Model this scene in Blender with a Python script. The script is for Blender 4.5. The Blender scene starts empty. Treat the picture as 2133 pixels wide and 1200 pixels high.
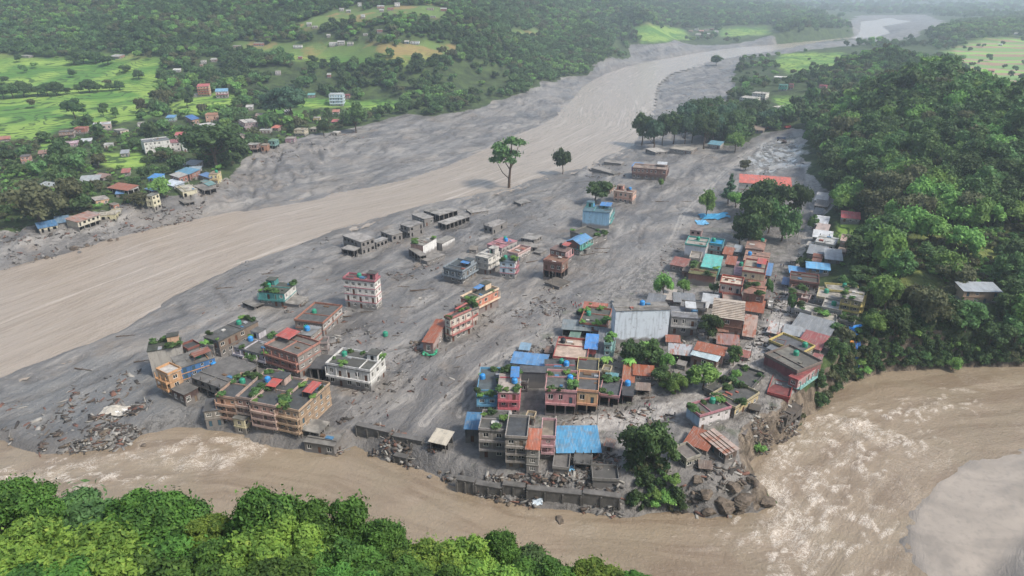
import bpy, bmesh, math, random
import numpy as np
from mathutils import Vector, Matrix
PI = math.pi
random.seed(7); np.random.seed(7)
S = bpy.context.scene
COL = S.collection

# ---------------------------------------------------------------- camera
CAM_H = 115.0; TILT = math.radians(24.0); FPX = 1421.0; IW, IH = 2133.0, 1200.0
cam_d = bpy.data.cameras.new("camera"); cam = bpy.data.objects.new("camera", cam_d); COL.objects.link(cam)
cam.location = (0, 0, CAM_H); cam.rotation_euler = (math.radians(90) - TILT, 0, 0)
cam_d.sensor_width = 36.0; cam_d.lens = 36.0 * FPX / IW; cam_d.clip_start = 1.0; cam_d.clip_end = 60000.0
S.camera = cam
# ---------------------------------------------------------------- world, sun, exposure
SUN_EL, SUN_AZ = 50.0, 118.0          # azimuth measured from +Y (view direction) towards +X
w = bpy.data.worlds.new("World"); S.world = w; w.use_nodes = True
nt = w.node_tree; nt.nodes.clear()
sky = nt.nodes.new("ShaderNodeTexSky"); sky.sky_type = 'NISHITA'; sky.sun_disc = False
sky.sun_elevation = math.radians(SUN_EL); sky.sun_rotation = math.radians(SUN_AZ)
sky.altitude = 400; sky.air_density = 1.0; sky.dust_density = 4.0; sky.ozone_density = 1.0
bg = nt.nodes.new("ShaderNodeBackground"); bg.inputs[1].default_value = 0.125
wo = nt.nodes.new("ShaderNodeOutputWorld")
nt.links.new(sky.outputs[0], bg.inputs[0]); nt.links.new(bg.outputs[0], wo.inputs[0])
sl = bpy.data.lights.new("sun", 'SUN'); sl.energy = 3.2; sl.angle = math.radians(9.0); sl.color = (1.0, 0.955, 0.89)
so = bpy.data.objects.new("sun", sl); COL.objects.link(so)
az, el = math.radians(SUN_AZ), math.radians(SUN_EL)
sdir = Vector((math.sin(az) * math.cos(el), math.cos(az) * math.cos(el), math.sin(el)))
so.rotation_euler = sdir.to_track_quat('Z', 'Y').to_euler()
S.view_settings.view_transform = 'Standard'; S.view_settings.look = 'None'
S.view_settings.exposure = 0.72; S.view_settings.gamma = 1.0; S.view_settings.use_curve_mapping = False
S.render.engine = 'CYCLES'
S.cycles.max_bounces = 5; S.cycles.diffuse_bounces = 2; S.cycles.glossy_bounces = 2
S.cycles.transmission_bounces = 2; S.cycles.volume_bounces = 1; S.cycles.transparent_max_bounces = 4
S.cycles.use_denoising = True

# ---------------------------------------------------------------- helpers
def hexc(h, k=1.0):
    r = [int(h[i:i + 2], 16) / 255.0 for i in (0, 2, 4)]
    return tuple(((c / 12.92) if c <= 0.04045 else ((c + 0.055) / 1.055) ** 2.4) * k for c in r) + (1.0,)

def ray(px, py):
    a = (px - IW / 2) / FPX; b = (py - IH / 2) / FPX
    return np.array([a, math.cos(TILT) - b * math.sin(TILT), -math.sin(TILT) - b * math.cos(TILT)])

def onplane(px, py, z=0.0):
    """the point of the plane at height z that a sight line of the survey camera meets"""
    d = ray(px, py); t = (z - CAM_H) / d[2]
    return (d[0] * t, d[1] * t)

def hash2(ix, iy, s):
    v = np.sin(ix * 127.1 + iy * 311.7 + s * 74.7) * 43758.5453
    return v - np.floor(v)

def vnoise(x, y, s=0):
    ix, iy = np.floor(x), np.floor(y); fx, fy = x - ix, y - iy
    fx = fx * fx * (3 - 2 * fx); fy = fy * fy * (3 - 2 * fy)
    a = hash2(ix, iy, s); b = hash2(ix + 1, iy, s); c = hash2(ix, iy + 1, s); d = hash2(ix + 1, iy + 1, s)
    return (a + (b - a) * fx) * (1 - fy) + (c + (d - c) * fx) * fy

def fbm(x, y, o=4, s=0):
    r = np.zeros_like(x, dtype=float); k = 0.5; t = 0
    for i in range(o):
        r += k * vnoise(x * 2 ** i + 13.7 * i, y * 2 ** i - 7.3 * i, s + i); t += k; k *= 0.5
    return r / t

def sstep(a, b, x):
    t = np.clip((x - a) / (b - a), 0, 1); return t * t * (3 - 2 * t)

def poly_world(pts, z=0.0):
    return np.array([onplane(p[0], p[1], z) for p in pts])

def seg_dist(X, Y, P, closed=False):
    """distance to a polyline, distance along it and side"""
    n = len(P); best = np.full(X.shape, 1e18); arc = np.zeros(X.shape); side = np.zeros(X.shape); acc = 0.0
    for i in range(n if closed else n - 1):
        ax, ay = P[i]; bx, by = P[(i + 1) % n]
        dx, dy = bx - ax, by - ay; L2 = dx * dx + dy * dy + 1e-9; L = math.sqrt(L2)
        t = np.clip(((X - ax) * dx + (Y - ay) * dy) / L2, 0, 1)
        d = (X - ax - t * dx) ** 2 + (Y - ay - t * dy) ** 2
        m = d < best
        best = np.where(m, d, best); arc = np.where(m, acc + t * L, arc)
        side = np.where(m, ((X - ax) * dy - (Y - ay) * dx) / L, side)
        acc += L
    return np.sqrt(best), arc, side

def inside(X, Y, P):
    r = np.zeros(X.shape, bool); n = len(P); j = n - 1
    for i in range(n):
        xi, yi = P[i]; xj, yj = P[j]
        if yi != yj:
            r ^= ((yi > Y) != (yj > Y)) & (X < (xj - xi) * (Y - yi) / (yj - yi) + xi)
        j = i
    return r

def sdf(X, Y, P):
    d = seg_dist(X, Y, P, True)[0]
    return np.where(inside(X, Y, P), -d, d)

# ---------------------------------------------------------------- node helpers
class NG:
    def __init__(s, name):
        s.m = bpy.data.materials.new(name); s.m.use_nodes = True; s.t = s.m.node_tree; s.t.nodes.clear()
        s.out = s.n("ShaderNodeOutputMaterial"); s.b = s.n("ShaderNodeBsdfPrincipled")
        s.l(s.b.outputs[0], s.out.inputs[0]); s.set('Roughness', 0.85)
        s.b.inputs['Specular IOR Level'].default_value = 0.25
    def n(s, k, **kw):
        x = s.t.nodes.new(k)
        for a, v in kw.items(): setattr(x, a, v)
        return x
    def l(s, a, b): s.t.links.new(a, b)
    def set(s, k, v):
        i = s.b.inputs[k]
        if hasattr(v, 'is_output') or hasattr(v, 'links'): s.l(v, i)
        else: i.default_value = v
    def inp(s, node, idx, v):
        if v is None: return
        if hasattr(v, 'links'): s.l(v, node.inputs[idx])
        else: node.inputs[idx].default_value = v
    def geo(s): return s.n("ShaderNodeNewGeometry").outputs['Position']
    def obj(s): return s.n("ShaderNodeTexCoord").outputs['Object']
    def rnd(s): return s.n("ShaderNodeObjectInfo").outputs['Random']
    def attr(s, name): return s.n("ShaderNodeAttribute", attribute_name=name).outputs['Fac']
    def mapv(s, v, sc=(1, 1, 1), rot=(0, 0, 0), loc=(0, 0, 0)):
        x = s.n("ShaderNodeMapping"); s.l(v, x.inputs[0]); x.inputs[1].default_value = loc
        x.inputs[2].default_value = rot; x.inputs[3].default_value = sc; return x.outputs[0]
    def noise(s, v, sc=1.0, det=3, rough=0.55, dist=0.0):
        x = s.n("ShaderNodeTexNoise"); s.l(v, x.inputs['Vector']); x.inputs['Scale'].default_value = sc
        x.inputs['Detail'].default_value = det; x.inputs['Roughness'].default_value = rough
        x.inputs['Distortion'].default_value = dist; return x.outputs[0]
    def vor(s, v, sc=1.0, feat='F1'):
        x = s.n("ShaderNodeTexVoronoi", feature=feat); s.l(v, x.inputs['Vector']); x.inputs['Scale'].default_value = sc
        return x.outputs['Distance']
    def math(s, op, a, b=0.0, c=None, clamp=False):
        x = s.n("ShaderNodeMath", operation=op, use_clamp=clamp); s.inp(x, 0, a); s.inp(x, 1, b); s.inp(x, 2, c); return x.outputs[0]
    def ramp(s, v, a, b, lo=0.0, hi=1.0):
        x = s.n("ShaderNodeMapRange", interpolation_type='SMOOTHSTEP'); s.inp(x, 0, v)
        x.inputs[1].default_value = a; x.inputs[2].default_value = b; x.inputs[3].default_value = lo; x.inputs[4].default_value = hi
        return x.outputs[0]
    def mix(s, f, a, b):
        x = s.n("ShaderNodeMix", data_type='RGBA'); s.inp(x, 0, f); s.inp(x, 6, a); s.inp(x, 7, b); return x.outputs[2]
    def sep(s, v):
        x = s.n("ShaderNodeSeparateXYZ"); s.l(v, x.inputs[0]); return x.outputs
    def comb(s, a, b, c=0.0):
        x = s.n("ShaderNodeCombineXYZ"); s.inp(x, 0, a); s.inp(x, 1, b); s.inp(x, 2, c); return x.outputs[0]
    def bump(s, h, st=0.5, dist=1.0, nrm=None):
        x = s.n("ShaderNodeBump"); s.l(h, x.inputs['Height']); x.inputs['Strength'].default_value = st
        x.inputs['Distance'].default_value = dist
        if nrm is not None: s.l(nrm, x.inputs['Normal'])
        return x.outputs[0]

# ---------------------------------------------------------------- mesh helpers
class MB:
    def __init__(s): s.v = []; s.f = []; s.mi = []; s.mats = []
    def mat(s, m):
        if m not in s.mats: s.mats.append(m)
        return s.mats.index(m)
    def face(s, pts, m):
        i = len(s.v); s.v.extend(pts); s.f.append(tuple(range(i, i + len(pts)))); s.mi.append(s.mat(m))
    def box(s, x0, x1, y0, y1, z0, z1, m, skip=''):
        i = len(s.v); k = s.mat(m)
        s.v += [(x0, y0, z0), (x1, y0, z0), (x1, y1, z0), (x0, y1, z0), (x0, y0, z1), (x1, y0, z1), (x1, y1, z1), (x0, y1, z1)]
        F = {'b': (0, 3, 2, 1), 't': (4, 5, 6, 7), 'f': (0, 1, 5, 4), 'r': (1, 2, 6, 5), 'k': (2, 3, 7, 6), 'l': (3, 0, 4, 7)}
        for q, fc in F.items():
            if q in skip: continue
            s.f.append(tuple(i + a for a in fc)); s.mi.append(k)
    def obox(s, c, u, v, w_, m):
        """oriented box: centre c, half axes u v w"""
        c, u, v, w_ = map(Vector, (c, u, v, w_)); i = len(s.v); k = s.mat(m)
        for sz in (-1, 1):
            for sx, sy in ((-1, -1), (1, -1), (1, 1), (-1, 1)):
                s.v.append(tuple(c + u * sx + v * sy + w_ * sz))
        for fc in ((0, 3, 2, 1), (4, 5, 6, 7), (0, 1, 5, 4), (1, 2, 6, 5), (2, 3, 7, 6), (3, 0, 4, 7)):
            s.f.append(tuple(i + a for a in fc)); s.mi.append(k)
    def tube(s, p0, p1, r0, r1, m, n=8, cap=True):
        p0, p1 = Vector(p0), Vector(p1); d = (p1 - p0).normalized()
        a = d.orthogonal().normalized(); b = d.cross(a); i = len(s.v); k = s.mat(m)
        for p, r in ((p0, r0), (p1, r1)):
            for j in range(n):
                t = 2 * PI * j / n; s.v.append(tuple(p + a * (r * math.cos(t)) + b * (r * math.sin(t))))
        for j in range(n):
            s.f.append((i + j, i + (j + 1) % n, i + n + (j + 1) % n, i + n + j)); s.mi.append(k)
        if cap:
            s.f.append(tuple(i + n + j for j in range(n))); s.mi.append(k)
            s.f.append(tuple(i + n - 1 - j for j in range(n))); s.mi.append(k)
    def lathe(s, prof, m, n=14, c=(0, 0, 0)):
        i = len(s.v); k = s.mat(m)
        for r, z in prof:
            for j in range(n):
                t = 2 * PI * j / n; s.v.append((c[0] + r * math.cos(t), c[1] + r * math.sin(t), c[2] + z))
        for q in range(len(prof) - 1):
            for j in range(n):
                s.f.append((i + q * n + j, i + q * n + (j + 1) % n, i + (q + 1) * n + (j + 1) % n, i + (q + 1) * n + j)); s.mi.append(k)
    def mesh(s, name):
        me = bpy.data.meshes.new(name); me.from_pydata(s.v, [], s.f)
        for m in s.mats: me.materials.append(m)
        me.polygons.foreach_set('material_index', s.mi); me.update(); return me
    def build(s, name, parent=None, loc=None, rz=None, smooth=False):
        me = s.mesh(name)
        if smooth: me.polygons.foreach_set('use_smooth', [True] * len(me.polygons))
        return link(name, me, parent, loc, rz)

def link(name, me, parent=None, loc=None, rz=None):
    o = bpy.data.objects.new(name, me); COL.objects.link(o)
    if parent: o.parent = parent
    if loc: o.location = loc
    if rz: o.rotation_euler = (0, 0, rz)
    return o

def thing(name, label, cat, loc=(0, 0, 0), rz=0.0, group=None):
    o = bpy.data.objects.new(name, None); COL.objects.link(o); o.location = loc; o.rotation_euler = (0, 0, rz)
    o.empty_display_size = 0.5
    return tag(o, label, cat, group)

def tag(o, label=None, cat=None, group=None, kind=None):
    if label: o['label'] = label
    if cat: o['category'] = cat
    if group: o['group'] = group
    if kind: o['kind'] = kind
    return o

def np_mesh(name, V, F, mats, mi=None, smooth=False):
    me = bpy.data.meshes.new(name)
    me.vertices.add(len(V)); me.vertices.foreach_set('co', np.asarray(V, dtype=np.float32).ravel())
    k = F.shape[1]; me.loops.add(F.size); me.loops.foreach_set('vertex_index', F.astype(np.int32).ravel())
    me.polygons.add(len(F)); me.polygons.foreach_set('loop_start', np.arange(0, F.size, k, dtype=np.int32))
    for m in mats: me.materials.append(m)
    if mi is not None: me.polygons.foreach_set('material_index', np.asarray(mi, dtype=np.int32))
    if smooth: me.polygons.foreach_set('use_smooth', np.ones(len(F), dtype=bool))
    me.update(calc_edges=True); return me

def grid_mesh(name, xs, ys, Z, mat, attrs, keep=None):
    nx, ny = len(xs), len(ys); X, Y = np.meshgrid(xs, ys)
    V = np.stack([X, Y, Z], -1).reshape(-1, 3)
    i = np.arange(nx * ny).reshape(ny, nx)
    F = np.stack([i[:-1, :-1], i[:-1, 1:], i[1:, 1:], i[1:, :-1]], -1).reshape(-1, 4)
    if keep is not None:
        k = (keep[:-1, :-1] | keep[:-1, 1:] | keep[1:, 1:] | keep[1:, :-1]).ravel(); F = F[k]
    me = np_mesh(name, V, F, [mat], smooth=True)
    for n_, a in attrs.items():
        at = me.attributes.new(n_, 'FLOAT', 'POINT'); at.data.foreach_set('value', a.astype(np.float32).ravel())
    return link(name, me)

# ================================================================= TERRAIN
WATER_Z = -6.0
MAIN_RIVER = [(-400, 710), (-200, 640), (0, 568), (120, 537), (250, 497), (330, 478), (400, 462), (520, 440), (640, 423), (700, 412),
    (790, 397), (870, 379), (960, 348), (1010, 325), (1080, 290), (1150, 262), (1185, 240), (1190, 215), (1215, 182), (1260, 155), (1300, 140), (1360, 128),
    (1440, 112), (1540, 99), (1680, 86), (1780, 76), (1790, 60), (1790, 46), (1850, 38), (1900, 44), (1840, 56), (1860, 70), (1800, 90), (1680, 103), (1560, 113),
    (1450, 134), (1385, 150), (1352, 175), (1344, 205), (1338, 240), (1330, 275), (1310, 302), (1250, 326), (1190, 352), (1110, 368),
    (1060, 388), (960, 408), (880, 425), (800, 446), (700, 475), (600, 514), (505, 547), (430, 580), (350, 622), (240, 690),
    (130, 732), (0, 782), (-200, 850), (-500, 900)]
LOW_RIVER = [(-500, 900), (-200, 922), (0, 926), (90, 952), (180, 945), (270, 935), (300, 908), (380, 893), (450, 899), (500, 912), (560, 934), (640, 948),
    (700, 950), (735, 934), (790, 955), (850, 975), (930, 1008), (1000, 1037), (1100, 1058), (1200, 1068), (1290, 1078), (1370, 1068),
    (1480, 1080), (1580, 1068), (1630, 1048), (1575, 1010), (1570, 965), (1610, 935), (1655, 912), (1672, 890), (1705, 858), (1740, 822),
    (1790, 790), (1850, 775), (2000, 766), (2133, 765), (2500, 750), (2500, 900), (2300, 915), (2133, 937), (2030, 957), (1960, 1000),
    (1915, 1060), (1903, 1130), (1930, 1205), (1990, 1260), (1700, 1290), (1340, 1275), (1000, 1215), (600, 1185), (200, 1180), (-300, 1190), (-700, 1200)]
RIV1 = poly_world(MAIN_RIVER, WATER_Z); RIV2 = poly_world(LOW_RIVER, WATER_Z)

CP = [  # survey marks: picture column, row, height in metres
 (1250,650,0),(1000,700,0),(700,700,-.5),(500,800,-.5),(350,850,-2.5),(200,800,-4.6),(60,870,-5.2),(300,650,-4.6),(600,540,-4.8),(900,450,-4.3),
 (1200,380,-4.2),(1300,450,-1.5),(1100,560,-1.2),(850,600,-2),(1400,560,.6),(1500,400,.6),(1600,320,.6),(1420,250,-2.5),(1450,180,-4.2),(1640,270,1.5),
 (1500,650,2),(1600,650,3),(1300,760,1.2),(1200,850,1),(1450,820,3),(1550,850,3.2),(1650,750,5),(1700,650,5),(1750,600,6),(1700,500,4),
 (1700,430,3),(1770,480,8),(900,940,-1.5),(750,905,-1.8),(1100,985,-.3),(1250,1015,-.3),(1400,960,2),(1500,960,2),(1000,985,-1.5),(620,905,-2.5),
 (450,860,-3),(1560,940,1),(1640,860,2),
 (1800,690,6),(1850,650,8),(1900,600,10),(2045,635,9),(2133,640,9),(1950,720,6),(2100,730,5),(2300,700,6),(2133,690,7),(2000,740,4),(1900,690,8),(1850,500,13),(2000,450,21),(2133,400,27),(2400,420,30),(1950,550,13),(2133,520,16),
 (1750,380,10),(1850,350,23),(2000,280,36),(2133,230,46),(2400,260,55),(1740,280,13),(1850,200,40),(1950,170,46),(1690,200,6),(1790,130,30),(1850,105,42),
 (1650,130,2),(1560,160,0),(1620,210,1),(1500,110,-3),(1600,100,-3),
 (-300,520,2),(0,470,1.5),(150,452,2),(250,432,2.5),(400,402,2.5),(460,372,2.5),(540,312,2.5),(650,283,2.5),(800,247,2),(900,235,1),(1000,215,0),(1200,150,-1),(1300,115,-2),
 (700,340,-4.5),(500,390,-4),(900,290,-4.5),(1050,250,-4.5),
 (0,400,5),(200,330,6),(100,250,9),(300,280,7),(400,240,9),(0,200,14),(200,180,18),(330,150,26),(0,130,30),(200,120,34),(-300,300,8),(-400,150,30),
 (500,180,18),(700,190,10),(800,200,8),(620,120,38),(800,95,52),(950,110,40),(1000,170,12),(1100,120,22),(1150,75,32),(1000,40,72),(1230,50,50),(1280,80,12),
 (0,60,60),(300,60,64),(600,55,66),(-400,60,62),(800,50,70),
 (1400,80,0),(1600,72,0),(1800,58,-3),(1800,40,-3),(1950,30,-3),(2100,18,0),(1480,72,2),(1420,50,22),(1340,25,60),(1500,30,35),(1640,48,30),(1750,62,12),(1720,40,22),
 (2100,150,5),(2050,110,6),(1950,100,10),(1980,62,24),(2133,55,28),(2133,85,8),(1900,80,4),(2400,60,30),(2300,150,5)]
WP = [(0,-60,110),(-200,-60,115),(250,-60,110),(0,5,97),(-150,5,97),(200,5,92),(0,35,72),(-100,35,70),(100,35,66),(0,60,47),(-70,60,47),(70,60,44),(-150,62,50),(150,60,44),(0,82,25),(-90,82,27),(70,82,24),(-160,85,27),(0,100,4),(-90,102,5),(60,100,3),(130,95,4),(190,100,6),(120,112,-3),(170,118,-2.5),
 (-300,100,20),(-300,0,90),(330,60,40),(330,-20,90),(200,130,-4.6),(250,170,-4.6),(150,125,-5),
 (-1500,1500,170),(-800,1500,165),(-200,1700,170),(100,2300,150),(-1500,2600,330),(-500,2700,320),(-2500,1200,200),(300,3200,140),(700,3600,70),
 (400,4500,190),(-1500,5000,600),(1200,5200,120),(1800,4300,0),(2600,5200,0),(3200,9000,0),(1500,9000,160),(-500,9500,700),(6000,9000,40),(8500,13000,60),(0,13500,900),(4000,13500,120),
 (-8500,500,400),(-8500,6000,800),(8500,500,80),(8500,6000,60),(0,-300,150),(-8500,-300,300),(8500,-300,150),
 (560,520,8),(500,500,10),(430,560,8),(390,640,8),(700,420,15),(420,780,6),(480,1000,5),(700,700,6),(1000,900,8)]
def _tps():
    P = []
    for px, py, z in CP:
        x, y = onplane(px, py, z); P.append((x, y, z))
    P += WP
    P = np.array(P, float); n = len(P)
    def warp(x, y):  # compress far distances so marks everywhere weigh alike
        r = np.hypot(x, y) + 150.0; k = np.log(r / 150.0) * 300 / (r - 149.0)
        return x * k, y * k
    wx, wy = warp(P[:, 0], P[:, 1])
    D = np.sqrt((wx[:, None] - wx[None]) ** 2 + (wy[:, None] - wy[None]) ** 2 + 9.0)
    A = np.zeros((n + 3, n + 3)); A[:n, :n] = D - np.eye(n) * 1.0; A[:n, n] = 1; A[:n, n + 1] = wx; A[:n, n + 2] = wy
    A[n, :n] = 1; A[n + 1, :n] = wx; A[n + 2, :n] = wy
    c = np.linalg.solve(A, np.concatenate([P[:, 2], [0, 0, 0]]))
    def f(X, Y):
        ux, uy = warp(X, Y); r = c[n] + c[n + 1] * ux + c[n + 2] * uy
        for i in range(n): r = r + c[i] * np.sqrt((ux - wx[i]) ** 2 + (uy - wy[i]) ** 2 + 9.0)
        return r
    return f
height0 = _tps()

def axis(a, b, st, end, g):
    core = list(np.arange(a, b + 1e-6, st)); up = []; s = st; x = core[-1]
    while x < end: s *= g; x += s; up.append(x)
    return core, up
cx_, up_ = axis(-330, 330, 1.5, 9500, 1.03)
xs = np.array([-u for u in up_][::-1] + cx_ + up_)
cy_, uy_ = axis(-40, 520, 1.3, 14500, 1.02)
ys = np.array([-400, -200, -90] + cy_ + uy_)
GX, GY = np.meshgrid(xs, ys)
H0 = height0(GX, GY)
d1 = sdf(GX, GY, RIV1); d2 = sdf(GX, GY, RIV2)
dR = np.minimum(d1, d2)

MUD_POLY = [(-400,560),(-200,520),(0,486),(70,478),(140,462),(215,450),(255,440),(320,425),(390,412),(455,382),(500,350),(530,322),(585,308),(640,290),(720,270),(790,254),(850,244),(890,240),(980,224),(1060,206),(1130,182),
 (1200,157),(1255,132),(1308,122),(1312,86),(1400,92),(1480,90),(1600,82),(1720,76),(1775,70),(1765,48),(1790,30),(1930,28),(1970,50),(1960,76),(1780,103),(1600,113),(1545,118),(1530,150),(1528,190),(1500,225),
 (1420,262),(1530,300),(1560,290),(1655,268),(1672,300),(1665,340),(1688,390),(1715,430),(1700,500),(1665,560),(1700,620),(1780,650),(1780,690),(1740,740),(1700,780),(1640,860),(1560,930),(1560,960),(1600,1010),(1640,1050),(1480,1100),
 (1000,1060),(600,970),(0,945),(-500,940),(-500,800)]
MUD2 = [(1390,750),(1290,700),(1240,640),(1380,640),(1450,650),(1560,700),(1600,690),(1560,770),(1480,800)]
SANDBAR = [(2500,905),(2300,918),(2133,940),(2030,962),(1962,1005),(1920,1062),(1908,1130),(1936,1205),(2000,1260),(2060,1200),(2133,1120),(2300,1020),(2500,960)]
mudP = poly_world(MUD_POLY, 0.0); barP = poly_world(SANDBAR, WATER_Z)
dM = sdf(GX, GY, mudP); dBar = sdf(GX, GY, barP)
warpn = (fbm(GX / 35, GY / 35, 4, 3) - .5) * 24
mud = 1 - sstep(-3, 3, dM + warpn * np.clip((np.hypot(GX, GY) - 200) / 400, .12, 1.2))
mud = np.maximum(mud, 1 - sstep(14, 17, dBar))
mud *= np.where(np.hypot(GX, GY) > 500, 1 - sstep(6, 12, H0), 1)
mud = np.where(GY < 112, mud * sstep(20, 60, GX), mud)
# relief
flow = math.radians(62); ca, sa = math.cos(flow), math.sin(flow)
U = GX * ca + GY * sa; Vv = -GX * sa + GY * ca
wv = fbm(GX / 40, GY / 40, 3, 11) * 26
mudrel = (fbm(U / 26, (Vv + wv) / 9, 4, 21) - .5) * 1.5 + (fbm(GX / 3.5, GY / 3.5, 3, 31) - .5) * .8 + (fbm(GX / 55, GY / 40, 3, 33) - .5) * 1.2
FLB = np.clip(1 - np.abs(fbm(U / 48, (Vv + wv * 1.6) / 13, 3, 47) - .5) * 24, 0, 1)
mudrel -= FLB * 1.0
gul = np.abs(fbm(U / 60, (Vv + wv) / 16, 4, 41) - .5) * 2
mudrel += (np.clip(gul * 4.5, 0, 1) - 1) * .8
far = np.clip(np.hypot(GX, GY) / 700, 0, 1)
hillrel = (fbm(GX / 120, GY / 120, 5, 51) - .5) * 26 * np.clip((H0 - 10) / 40, 0, 1) * np.clip(far * 1.4, .15, 1)
hillrel += (fbm(GX / 9, GY / 9, 3, 61) - .5) * 1.6 * (1 - mud)
calm = np.clip((dR - 2) / 10, 0, 1)
townP = poly_world([(1170,640),(1300,580),(1420,480),(1560,470),(1680,560),(1810,620),(1790,720),(1680,840),(1560,930),(1400,960),(1230,980),(980,960),(960,860),(1080,730)], 0)
dTown = sdf(GX, GY, townP)
town = 1 - sstep(-6, 6, dTown)
H = H0 + hillrel + mudrel * mud * (.35 + .65 * (1 - town)) * calm * sstep(-2, 20, dBar)
# left bank ledge gullies
LBP = poly_world([(-200,560),(0,480),(150,455),(250,440),(400,412),(470,372),(540,325),(640,300),(720,300),(560,390),(420,450),(250,490),(0,560)], 0)
dL = sdf(GX, GY, LBP); lb = 1 - sstep(-2, 6, dL)
gl = np.abs(fbm(GX / 7 + GY / 22, GY / 30, 4, 71) - .5) * 2
H += lb * (np.clip(gl * 3, 0, 1) - .6) * 2.6
H += np.where((d2 < 40) & (GX > -70), (1 - sstep(6, 22, d2)) * (fbm(GX / 4, GY / 4, 4, 81) - .5) * 3.0 * np.clip(1 - sstep(-.1, .1, dBar * .01), 0, 1) * (GX < 240) * (GY > 118), 0)
# river beds and banks
def bank(Hc, d, bw):
    t = sstep(0, 1, np.clip(d / bw, 0, 1))
    up = (WATER_Z - .25) + (Hc - WATER_Z + .25) * t
    return np.where(d < 0, np.maximum(WATER_Z - 3.0, WATER_Z - .25 + d * .5), np.where(d < bw, up, Hc))
bw1 = 7 + 20 * lb
wob = (fbm(GX / 6, GY / 6, 3, 91) - .5) * 3.0 * np.clip(dR * -0.05 + 1.2, 0.0, 1)
H = bank(H, d1 + wob, bw1)
bw2 = np.where(GX > 60, 5.5, np.where(GX > 0, 7.5, 6.0))
H = bank(H, d2 + wob, bw2)
# the gravel bars stay low
H = np.where(dBar < 14, np.clip(WATER_Z + .05 - dBar * .05, WATER_Z - 1.5, WATER_Z + 1.1) + (fbm(GX / 20, GY / 9, 3, 88) - .5) * .4, H)

# terraces of the paddies
_dz = H - CAM_H; _f = np.maximum(GY * math.cos(TILT) - _dz * math.sin(TILT), 1.0); _u = GY * math.sin(TILT) + _dz * math.cos(TILT)
SVX, SVY = IW / 2 + FPX * GX / _f, IH / 2 - FPX * _u / _f      # survey map: where each ground point shows in the aerial survey
SVY = np.where(GY < 60, 5000, SVY)
mud = np.maximum(mud, 1 - sstep(-6, 6, sdf(SVX, SVY, np.array([(1985,1290),(2050,1215),(2133,1120),(2300,1020),(2500,1000),(2500,1300)], float))))
def region(pts, z, soft=4.0):
    # the same tract of land wherever it lies on the relief
    return 1 - sstep(-soft, soft, sdf(SVX, SVY, np.array(pts, float)) + (fbm(GX / 25, GY / 25, 3, 5) - .5) * soft * 2.5)
FIELD = np.zeros_like(H)
for pts, z in (([(-300,140),(0,112),(130,122),(230,112),(335,118),(335,172),(310,210),(320,240),(230,262),(130,268),(90,290),(0,290),(-300,330)], 15),
               ([(470,185),(500,205),(480,230),(420,240),(360,240),(345,215),(420,198)], 10),
               ([(375,205),(470,198),(475,225),(385,232)], 10),
               ([(560,225),(640,232),(620,250),(560,245)], 8),
               ([(80,300),(150,298),(150,316),(85,320)], 8),
               ([(215,318),(300,315),(300,350),(240,350),(200,335)], 6),
               ([(600,205),(700,205),(840,212),(850,225),(760,232),(700,222),(620,222)], 9),
               ([(1320,56),(1350,50),(1420,60),(1440,78),(1400,86),(1335,90),(1330,78)], 2),
               ([(1500,60),(1600,58),(1610,72),(1500,78)], 2),
               ([(1625,112),(1700,110),(1760,112),(1740,150),(1640,150),(1610,135)], 1),
               ([(1610,205),(1720,200),(1730,222),(1625,226)], 1),
               ([(490,94),(700,92),(900,88),(960,100),(900,130),(760,140),(640,130),(500,112)], 40),
               ([(690,22),(900,10),(940,30),(760,45),(640,62),(600,55)], 72),
               ([(1060,60),(1120,62),(1120,80),(1050,82)], 60),
               ([(1740,470),(1800,470),(1800,500),(1745,500)], 8)):
    FIELD = np.maximum(FIELD, region(pts, z, 5 if z < 30 else 8))
RFIELD = region([(1960,112),(2040,84),(2133,78),(2500,70),(2500,190),(2133,182),(2060,186),(2010,150)], 5, 8)
FIELD = np.maximum(FIELD, RFIELD)
GRASSY = region([(1800,610),(1830,540),(1870,500),(1960,480),(2060,500),(2133,460),(2300,500),(2300,600),(2133,590),(1990,590),(1940,640),(1900,690),(1830,690)], 18, 14)
FIELD *= (1 - mud)
# flat ground under the town streets is handled by low relief
ROAD = poly_world([(1655,265),(1680,330),(1692,400),(1706,450),(1676,540),(1660,600),(1640,640),(1612,690),(1570,745),(1520,785),(1470,815),(1420,845),(1350,862),(1290,872),(1220,874)], 2)
TRACK = poly_world([(1655,268),(1560,312),(1500,362),(1470,400),(1425,440),(1400,500),(1340,550),(1265,600),(1205,645),(1150,680),(1080,720),(1000,760),(920,830),(880,868)], 0)
TRACK2 = poly_world([(1330,600),(1280,640),(1200,672),(1130,706),(1060,745),(1010,790),(960,850)], 0)
dRoad = np.minimum(seg_dist(GX, GY, ROAD)[0], 40); dTrack = np.minimum(seg_dist(GX, GY, TRACK)[0], 60); dTrack2 = np.minimum(seg_dist(GX, GY, TRACK2)[0], 60)
H = np.where(dTrack < 2.5, H - .12, H)
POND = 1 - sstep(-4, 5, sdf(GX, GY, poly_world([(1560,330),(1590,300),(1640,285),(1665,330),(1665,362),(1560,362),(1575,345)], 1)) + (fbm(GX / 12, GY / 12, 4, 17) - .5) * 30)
GRAVEL = 1 - sstep(-5, 10, sdf(GX, GY, poly_world([(0,820),(180,760),(330,760),(420,830),(460,880),(300,905),(260,940),(0,920),(-300,900)], -4)) + (fbm(GX / 14, GY / 14, 4, 19) - .5) * 26)

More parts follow.
